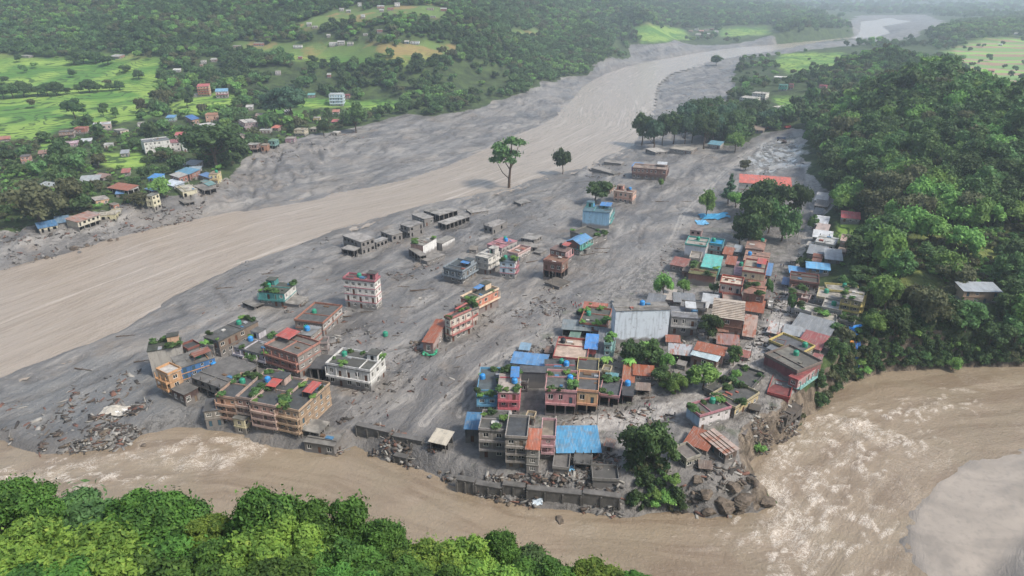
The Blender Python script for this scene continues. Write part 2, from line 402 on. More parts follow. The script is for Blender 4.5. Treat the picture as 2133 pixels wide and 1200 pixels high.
def terrain(x, y):
    """height of the ground at x, y (scalar)"""
    i = int(np.clip(np.searchsorted(xs, x) - 1, 0, len(xs) - 2)); j = int(np.clip(np.searchsorted(ys, y) - 1, 0, len(ys) - 2))
    u = (x - xs[i]) / (xs[i + 1] - xs[i]); v = (y - ys[j]) / (ys[j + 1] - ys[j])
    return float((H[j, i] * (1 - u) + H[j, i + 1] * u) * (1 - v) + (H[j + 1, i] * (1 - u) + H[j + 1, i + 1] * u) * v)
def vterr(X, Y, A=None):
    A = H if A is None else A
    i = np.clip(np.searchsorted(xs, X) - 1, 0, len(xs) - 2); j = np.clip(np.searchsorted(ys, Y) - 1, 0, len(ys) - 2)
    u = (X - xs[i]) / (xs[i + 1] - xs[i]); v = (Y - ys[j]) / (ys[j + 1] - ys[j])
    return (A[j, i] * (1 - u) + A[j, i + 1] * u) * (1 - v) + (A[j + 1, i] * (1 - u) + A[j + 1, i + 1] * u) * v
_T = np.geomspace(40, 16000, 5000)
def hit(px, py):
    """where the sight line through a picture point meets the ground"""
    d = ray(px, py); X = d[0] * _T; Y = d[1] * _T; Z = CAM_H + d[2] * _T
    g = np.maximum(vterr(X, Y), WATER_Z) - Z; k = np.argmax(g > 0)
    if g[k] <= 0: k = len(_T) - 1
    k = max(k, 1); f = g[k - 1] / (g[k - 1] - g[k] + 1e-9); t = _T[k - 1] + (_T[k] - _T[k - 1]) * f
    return Vector((d[0] * t, d[1] * t, CAM_H + d[2] * t))
def project(x, y, z):
    """picture column and row of a point"""
    dz = z - CAM_H; f = y * math.cos(TILT) - dz * math.sin(TILT); u = y * math.sin(TILT) + dz * math.cos(TILT)
    return IW / 2 + FPX * x / f, IH / 2 - FPX * u / f

# ----------------------------------------------------------------- ground material
def ground_material():
    g = NG("ground"); p = g.geo()
    A = {k: g.attr(k) for k in ('mud', 'field', 'rfield', 'grassy', 'town', 'road', 'track', 'track2', 'pond', 'gravel', 'cliff', 'bar', 'wetedge', 'chan')}
    fl = g.mapv(p, (1, 1, 1), (0, 0, -flow))
    st = g.mapv(fl, (.03, .11, .11)); st2 = g.mapv(fl, (.16, .5, .5))
    n1 = g.noise(st, 1.0, 6, .6, .6); n2 = g.noise(st2, 1.0, 5, .62, .8); n3 = g.noise(p, .55, 6, .65); n4 = g.noise(p, .03, 4, .5)
    mudc = g.mix(g.ramp(n1, .3, .72), hexc('605e5c'), hexc('8d8983'))
    mudc = g.mix(g.math('MULTIPLY', g.ramp(n2, .52, .7), .55), mudc, hexc('5a5858'))
    mudc = g.mix(g.math('MULTIPLY', g.ramp(n3, .5, .8), .6), mudc, hexc('a39d96'))
    mudc = g.mix(g.math('MULTIPLY', g.ramp(n4, .45, .7), .4), mudc, hexc('8b8276'))
    crack = g.math('MULTIPLY', g.ramp(g.noise(p, .02, 4, .6), .48, .6, 0, .8), g.ramp(g.math('ABSOLUTE', g.math('SUBTRACT', g.noise(g.mapv(fl, (.03, .12, .12)), 1.3, 8, .68, 1.8), .5)), .0, .014, 1, 0))
    mudc = g.mix(crack, mudc, hexc('464545'))
    peb = g.ramp(g.vor(p, 1.1), .12, .35, 1, 0)
    grav = g.mix(g.math('MULTIPLY', peb, g.ramp(g.noise(p, .8, 3), .45, .65)), hexc('6e6e6c'), hexc('9a9894'))
    mudc = g.mix(g.math('MULTIPLY', A['gravel'], .75), mudc, grav)
    blot = g.noise(g.mapv(fl, (.012, .03, .03)), 1.0, 7, .66, 1.4)
    mudc = g.mix(g.ramp(blot, .46, .62, 0, .7), mudc, hexc('565452'))
    mudc = g.mix(g.math('MULTIPLY', g.ramp(g.noise(p, .07, 6, .65), .55, .68), .45), mudc, hexc('7c6f60'))
    mudc = g.mix(g.math('MULTIPLY', A['chan'], .6), mudc, hexc('484644'))
    mudc = g.mix(g.math('MULTIPLY', A['wetedge'], .6), mudc, hexc('5a554f'))
    # tyre ruts: pale compacted lines
    def ruts(d, w1):
        a = g.ramp(g.math('ABSOLUTE', g.math('SUBTRACT', d, 1.1)), .25, .8, 1, 0)
        return g.math('MULTIPLY', g.math('MULTIPLY', a, w1), g.ramp(n3, .2, .5))
    mudc = g.mix(g.ramp(A['track'], 1.0, 7, .22, 0), mudc, hexc('a29d96'))
    mudc = g.mix(ruts(A['track'], .32), mudc, hexc('b5aea4')); mudc = g.mix(ruts(A['track2'], .35), mudc, hexc('b5b0a8'))
    tnoise = g.noise(p, .35, 6, .6)
    townc = g.mix(g.ramp(tnoise, .35, .65), hexc('5c5853'), hexc('8a857e')); 
    townc = g.mix(g.math('MULTIPLY', g.ramp(g.noise(p, .13, 5, .6), .56, .66), .7), townc, hexc('3f4a2a'))
    roadc = g.mix(g.ramp(n3, .3, .7), hexc('88827b'), hexc('b0aaa2'))
    mudc = g.mix(g.math('MULTIPLY', A['town'], .75), mudc, townc)
    mudc = g.mix(g.ramp(A['road'], 2.6, 4.6, .95, 0), mudc, roadc)
    mudc = g.mix(A['bar'], mudc, g.mix(g.ramp(g.noise(g.mapv(p, (.03, .05, .1)), 1, 4, .55, 1.2), .4, .65), hexc('857d73'), hexc('9c9286')))
    mudc = g.mix(g.math('MULTIPLY', A['bar'], g.math('MULTIPLY', g.ramp(n3, .45, .7), .35)), mudc, hexc('6c6862'))
    # green ground
    gn = g.noise(p, .09, 6, .65); gn2 = g.noise(p, .5, 5, .7)
    grn = g.mix(g.ramp(gn, .35, .68), hexc('26331c'), hexc('45562a')); grn = g.mix(g.math('MULTIPLY', g.ramp(gn2, .5, .75), .5), grn, hexc('5b6a35'))
    grassy = g.mix(g.ramp(gn, .35, .65), hexc('4c5a2a'), hexc('7d8446'))
    grassy = g.mix(g.math('MULTIPLY', g.ramp(g.noise(p, .06, 5, .6, .5), .58, .68), .7), grassy, hexc('7c6a50'))
    grn = g.mix(A['grassy'], grn, grassy)
    fn = g.noise(p, .02, 4, .55, .5)
    fld = g.mix(g.ramp(fn, .38, .6), hexc('4f7830'), hexc('86a048')); fld = g.mix(g.math('MULTIPLY', g.ramp(g.noise(p, .3, 3, .7), .45, .7), .35), fld, hexc('4f7a28'))
    z = g.sep(p)[2]
    zz = g.math('ADD', g.math('MULTIPLY', z, 1.0 / 1.25), g.math('MULTIPLY', g.noise(p, .016, 4, .5), 9.0))
    fr = g.math('FRACT', zz); line = g.ramp(g.math('ABSOLUTE', g.math('SUBTRACT', fr, .5)), .07, .17, .9, 0)
    zx = g.sep(g.mapv(p, (.03, .03, 1), (0, 0, .5)))[0]
    l2 = g.ramp(g.math('ABSOLUTE', g.math('SUBTRACT', g.math('FRACT', g.math('ADD', zx, g.math('FLOOR', zz))), .5)), .01, .03, .5, 0)
    fld = g.mix(g.math('MAXIMUM', line, l2), fld, hexc('2f4a1c'))
    strip = g.math('FRACT', g.math('ADD', g.math('MULTIPLY', g.sep(p)[1], 1 / 130.0), g.math('MULTIPLY', fn, .5)))
    rf = g.mix(g.ramp(strip, .38, .42), hexc('6c8a4c'), hexc('8f7560')); rf = g.mix(g.ramp(strip, .6, .64), rf, hexc('7aa04a')); rf = g.mix(g.ramp(strip, .84, .86), rf, hexc('95806a'))
    fld = g.mix(A['rfield'], fld, rf)
    hi = g.ramp(z, 30, 45); brown = g.mix(g.ramp(g.noise(p, .012, 4, .6), .5, .56), hexc('5a6b3a'), hexc('8a6f4c'))
    fld = g.mix(g.math('MULTIPLY', hi, .8), fld, brown)
    grn = g.mix(A['field'], grn, fld)
    rock = g.mix(g.ramp(g.noise(g.mapv(p, (.5, .5, .12)), 1.0, 7, .7, .6), .35, .65), hexc('483e33'), hexc('7d7060'))
    ed = g.ramp(g.math('ADD', A['mud'], g.math('MULTIPLY', g.math('SUBTRACT', n3, .5), .9)), .4, .6)
    c = g.mix(ed, grn, mudc)
    cl = g.ramp(g.math('ADD', A['cliff'], g.math('MULTIPLY', g.math('SUBTRACT', g.noise(p, .12, 5, .6), .5), 1.3)), .3, .6)
    c = g.mix(cl, c, rock)
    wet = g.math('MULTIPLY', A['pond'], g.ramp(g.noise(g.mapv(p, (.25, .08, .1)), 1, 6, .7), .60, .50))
    c = g.mix(wet, c, hexc('98958f'))  # silty puddle colour, lightened to stand for the sky's sheen on it
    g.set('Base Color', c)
    wetmud = g.ramp(n1, .25, .55, .26, .6)
    rr = g.n("ShaderNodeMix", data_type='FLOAT'); g.inp(rr, 0, ed); rr.inputs[2].default_value = .95; g.l(wetmud, rr.inputs[3])
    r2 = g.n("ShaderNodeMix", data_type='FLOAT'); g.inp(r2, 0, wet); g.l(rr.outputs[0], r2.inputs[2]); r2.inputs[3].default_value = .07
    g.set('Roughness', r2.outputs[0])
    g.b.inputs['Specular IOR Level'].default_value = .4
    h = g.math('ADD', g.math('MULTIPLY', n2, 1.2), g.math('MULTIPLY', n3, .6))
    h = g.math('ADD', h, g.math('MULTIPLY', crack, -.5)); h = g.math('ADD', h, g.math('MULTIPLY', g.noise(p, 2.2, 4, .6), .18))
    h = g.math('MULTIPLY', h, g.math('SUBTRACT', 1.0, wet)); h = g.math('MULTIPLY', h, g.math('SUBTRACT', 1.0, g.math('MULTIPLY', A['bar'], .93)))
    g.set('Normal', g.bump(h, .75, .9))
    return g.m
M_GROUND = ground_material()
gy_, gx_ = np.gradient(H); sx = gx_ / np.gradient(xs)[None, :]; sy = gy_ / np.gradient(ys)[:, None]
slope = np.hypot(sx, sy)
CLIFF = np.clip((slope - .55) * 2.2, 0, 1) * (d2 < 14) * (GX > 60) * (GY > 118) * region([(1400,940),(1480,900),(1700,800),(1760,720),(1960,680),(1960,780),(1700,900),(1560,1090),(1400,1090)], 0, 3)
CLIFF = np.maximum(CLIFF, region([(1780,715),(1850,700),(1920,690),(2000,720),(2080,735),(2160,725),(2160,775),(1940,775),(1850,778),(1780,790),(1700,850)], 0, 3))


# ----------------------------------------------------------------- water
wxs = np.concatenate([np.arange(-600, -260, 5.0), np.arange(-260, 330, 1.3), np.arange(330, 900, 8.0), np.arange(900, 2600, 40.0)])
wys = np.concatenate([np.arange(96, 330, 1.3), np.arange(330, 700, 3.0), np.arange(700, 4200, 22.0)])
WX, WY = np.meshgrid(wxs, wys)
e1 = sdf(WX, WY, RIV1); e2 = sdf(WX, WY, RIV2)
C1 = poly_world([(1850,50),(1780,82),(1600,100),(1440,122),(1330,145),(1270,190),(1240,260),(1120,320),(980,370),(850,410),(700,440),(550,475),(380,530),(200,600),(0,680),(-300,790)], WATER_Z)
C2 = poly_world([(2500,830),(2133,850),(1950,870),(1800,930),(1720,1020),(1640,1120),(1450,1130),(1250,1110),(1050,1090),(850,1030),(700,985),(500,955),(300,970),(100,1000),(-300,1010)], WATER_Z)
q1, s1, o1 = seg_dist(WX, WY, C1); q2, s2, o2 = seg_dist(WX, WY, C2)
m1 = e1 < e2
FS = np.where(m1, s1, s2 + 500); FO = np.where(m1, o1, o2)
foam = np.zeros_like(WX); WWX = WX + (fbm(WX / 9, WY / 9, 4, 61) - .5) * 16; WWY = WY + (fbm(WX / 9, WY / 9, 4, 62) - .5) * 16; FMOD = .35 + 1.1 * fbm(WX / 7, WY / 7, 3, 63)
def foamline(pts, wd, k):
    global foam
    d = seg_dist(WWX, WWY, poly_world(pts, WATER_Z))[0]; foam = np.maximum(foam, k * .95 * FMOD * np.exp(-(d / (wd * .5)) ** 1.3))
for pts, wd, k in (([(1690,870),(1740,880),(1790,900),(1840,920),(1870,915)],6,1),([(1760,905),(1780,940),(1765,970)],5,.95),([(1640,940),(1680,980),(1710,1040)],6,.8),([(1600,985),(1625,1040),(1620,1090),(1650,1150)],9,.95),
    ([(1700,870),(1650,920),(1640,950)],5,.8),([(1720,1060),(1760,1070),(1810,1072)],4,.85),([(1730,1100),(1700,1130),(1650,1150)],5,.7),([(1790,950),(1793,1010),(1795,1060)],2.5,.75),([(1560,1000),(1600,1060),(1590,1130)],8,.7),
    ([(1840,880),(1900,850),(1980,840)],6,.5),([(20,1010),(120,985),(200,975),(330,945),(420,950)],5,.75),([(200,970),(300,945),(330,925),(400,915)],5,.8),([(400,965),(470,962),(530,930),(525,915)],6,.95),([(220,1005),(400,985),(480,975)],3,.7),
    ([(560,915),(600,935),(700,955)],2.5,.6),([(70,1035),(200,1015)],3.5,.7),([(340,950),(380,925)],3,.6),([(1000,1042),(1100,1062),(1160,1075),(1240,1090)],2.5,.5),([(1155,1075),(1190,1100),(1230,1110)],2.5,.5),([(1500,1120),(1600,1140),(1700,1200)],7,.4)):
    foamline(pts, wd, k)
rough = np.clip(foam * 1.2 + .16, 0, 1); 
zone = np.zeros_like(WX)
for pts, wd in (([(1700,880),(1760,900),(1850,915)],16),([(1750,900),(1780,960)],12),([(1640,930),(1690,1000),(1720,1060)],18),([(1600,980),(1625,1060),(1680,1180)],22),([(1720,1070),(1810,1075)],10),([(1850,870),(2000,835)],8),([(0,1010),(200,975),(420,945),(530,925)],10),([(430,965),(530,935)],7)):
    zone = np.maximum(zone, np.exp(-(seg_dist(WX, WY, poly_world(pts, WATER_Z))[0] / wd) ** 2))
cn = fbm((WX + (fbm(WX / 8, WY / 8, 3, 71) - .5) * 9) / 12, (WY + (fbm(WX / 8, WY / 8, 3, 72) - .5) * 9) / 9, 3, 73)
crest = np.clip(1 - np.abs(cn - .5) * 22, 0, 1) ** 1.3; cn2 = fbm(WX / 5 + cn * 4, WY / 4, 3, 74); crest2 = np.clip(1 - np.abs(cn2 - .5) * 14, 0, 1) ** 1.5
crest = np.maximum(crest, crest2 * .75) * (e2 < -.5) * (~m1); foam = foam * .7; foam = np.maximum(foam, np.minimum(crest * zone * 1.5, 1.1))
foam = np.maximum(foam, (.28 * sstep(.48, .66, fbm(WX / 13, WY / 13, 4, 9)) * sstep(60, 95, WX) + .1 * sstep(.5, .65, fbm(WX / 25, WY / 14, 4, 19))) * (e2 < 0) * (~m1))
for sh in (1.0, 2.0):
    pass
wz = WATER_Z + crest * (.12 + .5 * zone) + (fbm(WX / 3.2, WY / 3.2, 3, 3) - .5) * 1.5 * rough * (~m1) + (fbm(FS / 14, FO / 3.5, 3, 4) - .5) * .35
def water_material():
    g = NG("river_water"); p = g.geo(); fo = g.attr('foam'); v = g.comb(g.attr('fs'), g.attr('fo'))
    a = g.noise(g.mapv(v, (.02, .12, 1)), 1, 5, .6, 1.2); b = g.noise(p, .045, 4, .6, .7)
    c = g.mix(g.ramp(a, .38, .6), hexc('7b6b58'), hexc('8c7d69'))
    c = g.mix(g.math('MULTIPLY', g.ramp(g.noise(g.mapv(v, (.07, .5, 1)), 1, 5, .7, 1.5), .55, .75), .22), c, hexc('a99c8d')); c = g.mix(g.math('MULTIPLY', g.ramp(b, .4, .65), .5), c, hexc('877b66'))
    c = g.mix(g.math('MULTIPLY', g.attr('mainr'), .75), c, hexc('a09486'))
    sl_ = g.noise(g.mapv(v, (.012, .22, 1)), 1, 6, .62, .9); c = g.mix(g.math('MULTIPLY', g.ramp(g.math('ABSOLUTE', g.math('SUBTRACT', sl_, .5)), .0, .035, .55, 0), g.attr('mainr')), c, hexc('7f715f'))
    c = g.mix(g.math('MULTIPLY', g.ramp(sl_, .56, .7, 0, .5), g.attr('mainr')), c, hexc('beb3a6'))
    fn = g.noise(g.mapv(p, (.30, .30, .3)), 1.0, 6, .62, 2.6); ridge = g.math('ABSOLUTE', g.math('SUBTRACT', fn, .5)); rd0 = g.ramp(ridge, .0, .018, 1, 0); rdb = g.noise(g.mapv(p, (.12, .12, .1), (0, 0, .6)), 1.0, 7, .62, 3.2); rd = g.math('MAXIMUM', rd0, g.ramp(g.math('ABSOLUTE', g.math('SUBTRACT', rdb, .5)), .0, .02, 1, 0))
    fn2 = g.noise(p, 1.7, 5, .7, .8); fl3 = g.noise(g.mapv(v, (.05, .33, 1)), 1, 6, .65, 3.0); rl = g.ramp(g.math('ABSOLUTE', g.math('SUBTRACT', fl3, .5)), .0, .018, 1, 0); rd = g.math('MAXIMUM', rd, rl); solid = g.ramp(g.math('ADD', fo, g.math('MULTIPLY', g.math('SUBTRACT', g.noise(g.mapv(v, (.12, .4, 1)), 1, 6, .65, 2.0), .5), 3.0)), 1.15, 1.65)
    fm = g.math('MAXIMUM', g.math('MULTIPLY', solid, .95), g.math('MULTIPLY', rd, g.ramp(fo, .05, .8, 0, .9)), clamp=True)
    fm = g.math('MULTIPLY', fm, g.ramp(fn2, .2, .6)); c = g.mix(g.ramp(fo, .25, 1.0, 0, .5), c, hexc('ab9e8f'))
    c = g.mix(fm, c, hexc('ddd3c5'))
    g.set('Base Color', c); g.set('Roughness', g.ramp(fm, 0, 1, .22, .7)); g.b.inputs['Specular IOR Level'].default_value = .5
    w1 = g.noise(g.mapv(v, (.16, .55, 1)), 1, 5, .62, .8); w2 = g.noise(p, 1.1, 5, .6, .5)
    h = g.math('ADD', g.math('MULTIPLY', w1, .45), g.math('MULTIPLY', w2, .45))
    g.set('Normal', g.bump(h, .8, .8)); return g.m
M_WATER = water_material()
river = grid_mesh("river", wxs, wys, wz, M_WATER, dict(foam=foam, fs=FS, fo=FO, mainr=m1.astype(float)), keep=(np.minimum(e1, e2) < 9))
tag(river, kind='structure')

# ================================================================= BUILDINGS
_wm = {}
def mute(hx, k=.30):
    c = hexc(hx); l = .3 * c[0] + .6 * c[1] + .1 * c[2]
    return tuple(x * (1 - k) + l * k * m for x, m in zip(c[:3], (1.02, 1.0, .97))) + (1,)
def wall_mat(hx, mudh=1.6, kind='plaster'):
    """plaster or brick wall: flood mud dried on its foot, rain streaks, patches"""
    key = (hx, round(mudh, 1), kind)
    if key in _wm: return _wm[key]
    g = NG("wall_" + kind); o = g.obj(); p = g.geo(); z = g.sep(o)[2]
    base = mute(hx)
    n = g.noise(p, .45, 5, .62); st = g.noise(g.mapv(p, (1.3, 1.3, .12)), 1, 5, .65)
    dark = tuple(c * .52 for c in base[:3]) + (1,)
    if kind == 'brick':
        c = g.mix(g.ramp(g.noise(p, 2.6, 4, .7), .35, .7), tuple(x * .72 for x in base[:3]) + (1,), base)
        zz = g.math('FRACT', g.math('MULTIPLY', z, 2.2)); c = g.mix(g.ramp(zz, .0, .16, .35, 0), c, hexc('8f857c'))
    else:
        c = g.mix(g.ramp(n, .5, .8), base, tuple(x * .8 for x in base[:3]) + (1,))
    c = g.mix(g.math('MULTIPLY', g.ramp(st, .46, .7), .7), c, dark)
    c = g.mix(g.math('MULTIPLY', g.ramp(g.noise(p, .9, 5, .7), .56, .7), .5), c, hexc('6a645c'))
    lvl = g.math('ADD', z, g.math('MULTIPLY', g.math('SUBTRACT', g.noise(p, .35, 5, .65), .5), 3.2))
    c = g.mix(g.ramp(lvl, mudh * .7, mudh * 1.25 + .3, .93, 0), c, hexc('77736f'))
    g.set('Base Color', c); g.set('Roughness', .9)
    g.set('Normal', g.bump(g.noise(p, 3.0, 4, .7), .35, .15)); _wm[key] = g.m; return g.m

def conc_mat(hx='77746f', name='concrete', moss=.3):
    key = (hx, name, moss)
    if key in _wm: return _wm[key]
    g = NG(name); p = g.geo(); n = g.noise(p, .5, 6, .65); n2 = g.noise(p, .16, 5, .6)
    b = hexc(hx); c = g.mix(g.ramp(n, .35, .7), tuple(x * .62 for x in b[:3]) + (1,), b)
    c = g.mix(g.math('MULTIPLY', g.ramp(n2, .5, .62), .65), c, hexc('4c4a46'))
    c = g.mix(g.math('MULTIPLY', g.ramp(g.noise(p, .8, 5, .7), .62, .7), moss), c, hexc('55603a'))
    c = g.mix(g.math('MULTIPLY', g.ramp(g.noise(p, 1.6, 4, .7), .66, .72), .6), c, hexc('a9a49a'))
    g.set('Base Color', c); g.set('Normal', g.bump(n, .4, .2)); _wm[key] = g.m; return g.m

def sheet_mat(hx, rust=.25, ribs=True):
    key = (hx, rust, 'sheet')
    if key in _wm: return _wm[key]
    g = NG("metal_sheet"); o = g.obj(); p = g.geo(); x = g.sep(o)[0]
    b = mute(hx, .22); n = g.noise(g.mapv(o, (.9, .22, .5)), 1.0, 5, .65)
    pan = g.noise(g.comb(g.math('FLOOR', g.math('MULTIPLY', x, .9)), g.math('FLOOR', g.math('MULTIPLY', g.sep(o)[1], .35))), 7.3, 0)
    c = g.mix(g.ramp(pan, .3, .7), tuple(q * .78 for q in b[:3]) + (1,), b)
    if rust > 0: c = g.mix(g.ramp(g.math('ADD', n, g.math('MULTIPLY', g.math('SUBTRACT', pan, .5), .5)), 1 - rust - .12, 1.02 - rust, 0, .85), c, hexc('8a4a2c'))
    c = g.mix(g.math('MULTIPLY', g.ramp(g.noise(p, .5, 5, .7), .48, .7), .6), c, hexc('6c6862'))
    c = g.mix(g.math('MULTIPLY', g.ramp(g.noise(g.mapv(o, (2.5, .2, 1)), 1, 5, .7), .5, .68), .4), c, hexc('a9a69f'))
    g.set('Base Color', c); g.set('Roughness', .5); g.b.inputs['Specular IOR Level'].default_value = .45
    wv_ = g.math('SINE', g.math('MULTIPLY', x, 2 * PI / .38)); g.set('Normal', g.bump(wv_, .5, .06)); _wm[key] = g.m; return g.m

def plain_mat(name, hx, rough=.7, spec=.3, metal=0.0):
    key = (name, hx)
    if key in _wm: return _wm[key]
    g = NG(name); p = g.geo(); b = hexc(hx)
    g.set('Base Color', g.mix(g.ramp(g.noise(p, 1.2, 4, .6), .4, .75), b, tuple(x * .72 for x in b[:3]) + (1,)))
    g.set('Roughness', rough); g.b.inputs['Specular IOR Level'].default_value = spec; g.set('Metallic', metal); _wm[key] = g.m; return g.m
M_GLASS = plain_mat('window_glass', '1c2226', .25, .5); M_DARK = plain_mat('interior_shade_paint', '24211f', .95, .05)
M_TANKG = plain_mat('green_plastic', '27866a', .45, .4); M_TANKK = plain_mat('black_plastic', '20242a', .5, .4); M_TANKB = plain_mat('blue_plastic', '2f86c4', .45, .4)
M_WOOD = plain_mat('old_wood', '6b5644', .9, .1)

_win = {}
def window_mesh(frame, kind=0):
    k = (frame, kind)
    if k in _win: return _win[k]
    mf = plain_mat('window_frame', frame, .7); b = MB(); t = .07
    # unit window: x -0.5..0.5, z 0..1, faces -y
    b.box(-.5, -.5 + t, -.05, .03, 0, 1, mf); b.box(.5 - t, .5, -.05, .03, 0, 1, mf)
    b.box(-.5 + t, .5 - t, -.05, .03, 0, t, mf); b.box(-.5 + t, .5 - t, -.05, .03, 1 - t, 1, mf)
    if kind == 0: b.box(-.03, .03, -.04, .02, t, 1 - t, mf)
    else:
        for q in (-.17, .17): b.box(q - .022, q + .022, -.04, .02, t, 1 - t, mf)
        b.box(-.5 + t, .5 - t, -.035, .015, .62, .66, mf)
    b.box(-.5 + t, .5 - t, 0.0, .015, t, 1 - t, M_GLASS)
    _win[k] = b.mesh('window'); return _win[k]
_door = {}
def door_mesh(hx):
    if hx in _door: return _door[hx]
    b = MB(); m = plain_mat('door_panel', hx, .7); f = plain_mat('door_frame', '4a3a30', .8)
    b.box(-.5, -.42, -.06, .04, 0, 1, f); b.box(.42, .5, -.06, .04, 0, 1, f); b.box(-.42, .42, -.06, .04, .95, 1, f)
    b.box(-.42, .42, -.02, .02, 0, .95, m); b.box(-.3, -.05, -.035, -.02, .1, .45, m); b.box(.05, .3, -.035, -.02, .1, .45, m)
    b.box(-.3, -.05, -.035, -.02, .55, .88, m); b.box(.05, .3, -.035, -.02, .55, .88, m)
    _door[hx] = b.mesh('door'); return _door[hx]

TANKS = {}
def tank(parent_m, lx, ly, lz, kind, label, r=.75):
    """water tank standing on a roof: a thing of its own"""
    if kind not in TANKS:
        m = {'g': M_TANKG, 'k': M_TANKK, 'b': M_TANKB}[kind]; b = MB()
        prof = [(.02, 0), (.95, 0), (1, .06)]
        for i in range(4): prof += [(1, .12 + i * .36), (1.05, .18 + i * .36), (1.05, .3 + i * .36), (1, .36 + i * .36)]
        prof += [(.97, 1.62), (.7, 1.85), (.32, 1.95)]; b.lathe(prof, m, 14)
        b2 = MB(); b2.lathe([(.33, 1.93), (.33, 2.06), (.28, 2.1), (0.01, 2.12)], m, 12)
        TANKS[kind] = (b.mesh('tank_body'), b2.mesh('tank_lid'))
    p = parent_m @ Vector((lx, ly, lz)); t = thing('water_tank', label, 'water tank', p)
    t.scale = (r, r, r); link('tank_body', TANKS[kind][0], t); link('tank_lid', TANKS[kind][1], t); return t

ROOFPLANTS = []      # (world position, size, label, group) filled here, planted with the trees
NAMES = {}
STATS = []; PLOTS = []; SHORT = {}
def facade(b, p0, ax, W, z0, z1, ns, sh, mat, openg, blank, wins, winw, ruin, rng, doors):
    """one wall with real openings; p0 start corner, ax=(dx,dy) along it, outward normal on its right"""
    dx, dy = ax; nx, ny = dy, -dx; dep = .22
    def P(s, z, d=0.0): return (p0[0] + dx * s - nx * d, p0[1] + dy * s - ny * d, z)
    def Q(s0, s1, a, c): 
        if s1 - s0 > 1e-3 and c - a > 1e-3: b.face([P(s0, a), P(s1, a), P(s1, c), P(s0, c)], mat)
    if z0 < 0: Q(0, W, z0, 0)
    for f in range(ns):
        a, c = f * sh, (f + 1) * sh
        if f == ns - 1: c = z1
        if blank: Q(0, W, a, c); continue
        if openg and f == 0:
            nb = max(1, int(round(W / 3.2))); bw = W / nb; sill = 0.0; top = c - .35; ow = bw - .4
            ops = [((i + .5) * bw, ow, a + .02, top, 'o') for i in range(nb)]
        else:
            nb = max(1, int(round(W / 2.9))); bw = W / nb; ops = []
            for i in range(nb):
                ww = min(winw, bw - .7)
                if ww < .5: continue
                u = rng.random()
                if u < .1 and nb > 2: continue
                if (u > .8 and f > 0) or (f == 0 and u > .7): ops.append(((i + .5) * bw, .95, a + .08, a + min(sh * .76, 2.2), 'd'))
                else: ops.append(((i + .5) * bw, ww * (1 if u < .6 else .8), a + sh * .30, a + sh * .77, 'w'))
        Q(0, W, a, a)  # no-op keeps order simple
        x = 0.0
        for cx, ww, za, zb, kd in ops:
            s0, s1 = cx - ww / 2, cx + ww / 2
            Q(x, s0, a, c); Q(s0, s1, a, za); Q(s0, s1, zb, c)
            b.face([P(s0, za), P(s0, za, dep), P(s0, zb, dep), P(s0, zb)][::-1], mat)
            b.face([P(s1, za), P(s1, za, dep), P(s1, zb, dep), P(s1, zb)], mat)
            b.face([P(s0, za), P(s1, za), P(s1, za, dep), P(s0, za, dep)], mat)
            b.face([P(s0, zb), P(s1, zb), P(s1, zb, dep), P(s0, zb, dep)][::-1], mat)
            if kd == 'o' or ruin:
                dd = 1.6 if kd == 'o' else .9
                b.face([P(s0 - .1, za - .02, dd), P(s1 + .1, za - .02, dd), P(s1 + .1, zb + .02, dd), P(s0 - .1, zb + .02, dd)], M_DARK)  # dark sheet behind the opening stands in for the shade of the room
            elif kd == 'w': wins.append((P(cx, za, .1), (dx, dy), ww, zb - za))
            else: doors.append((P(cx, za, .1), (dx, dy), ww, zb - za))
            x = s1
        Q(x, W, a, c)

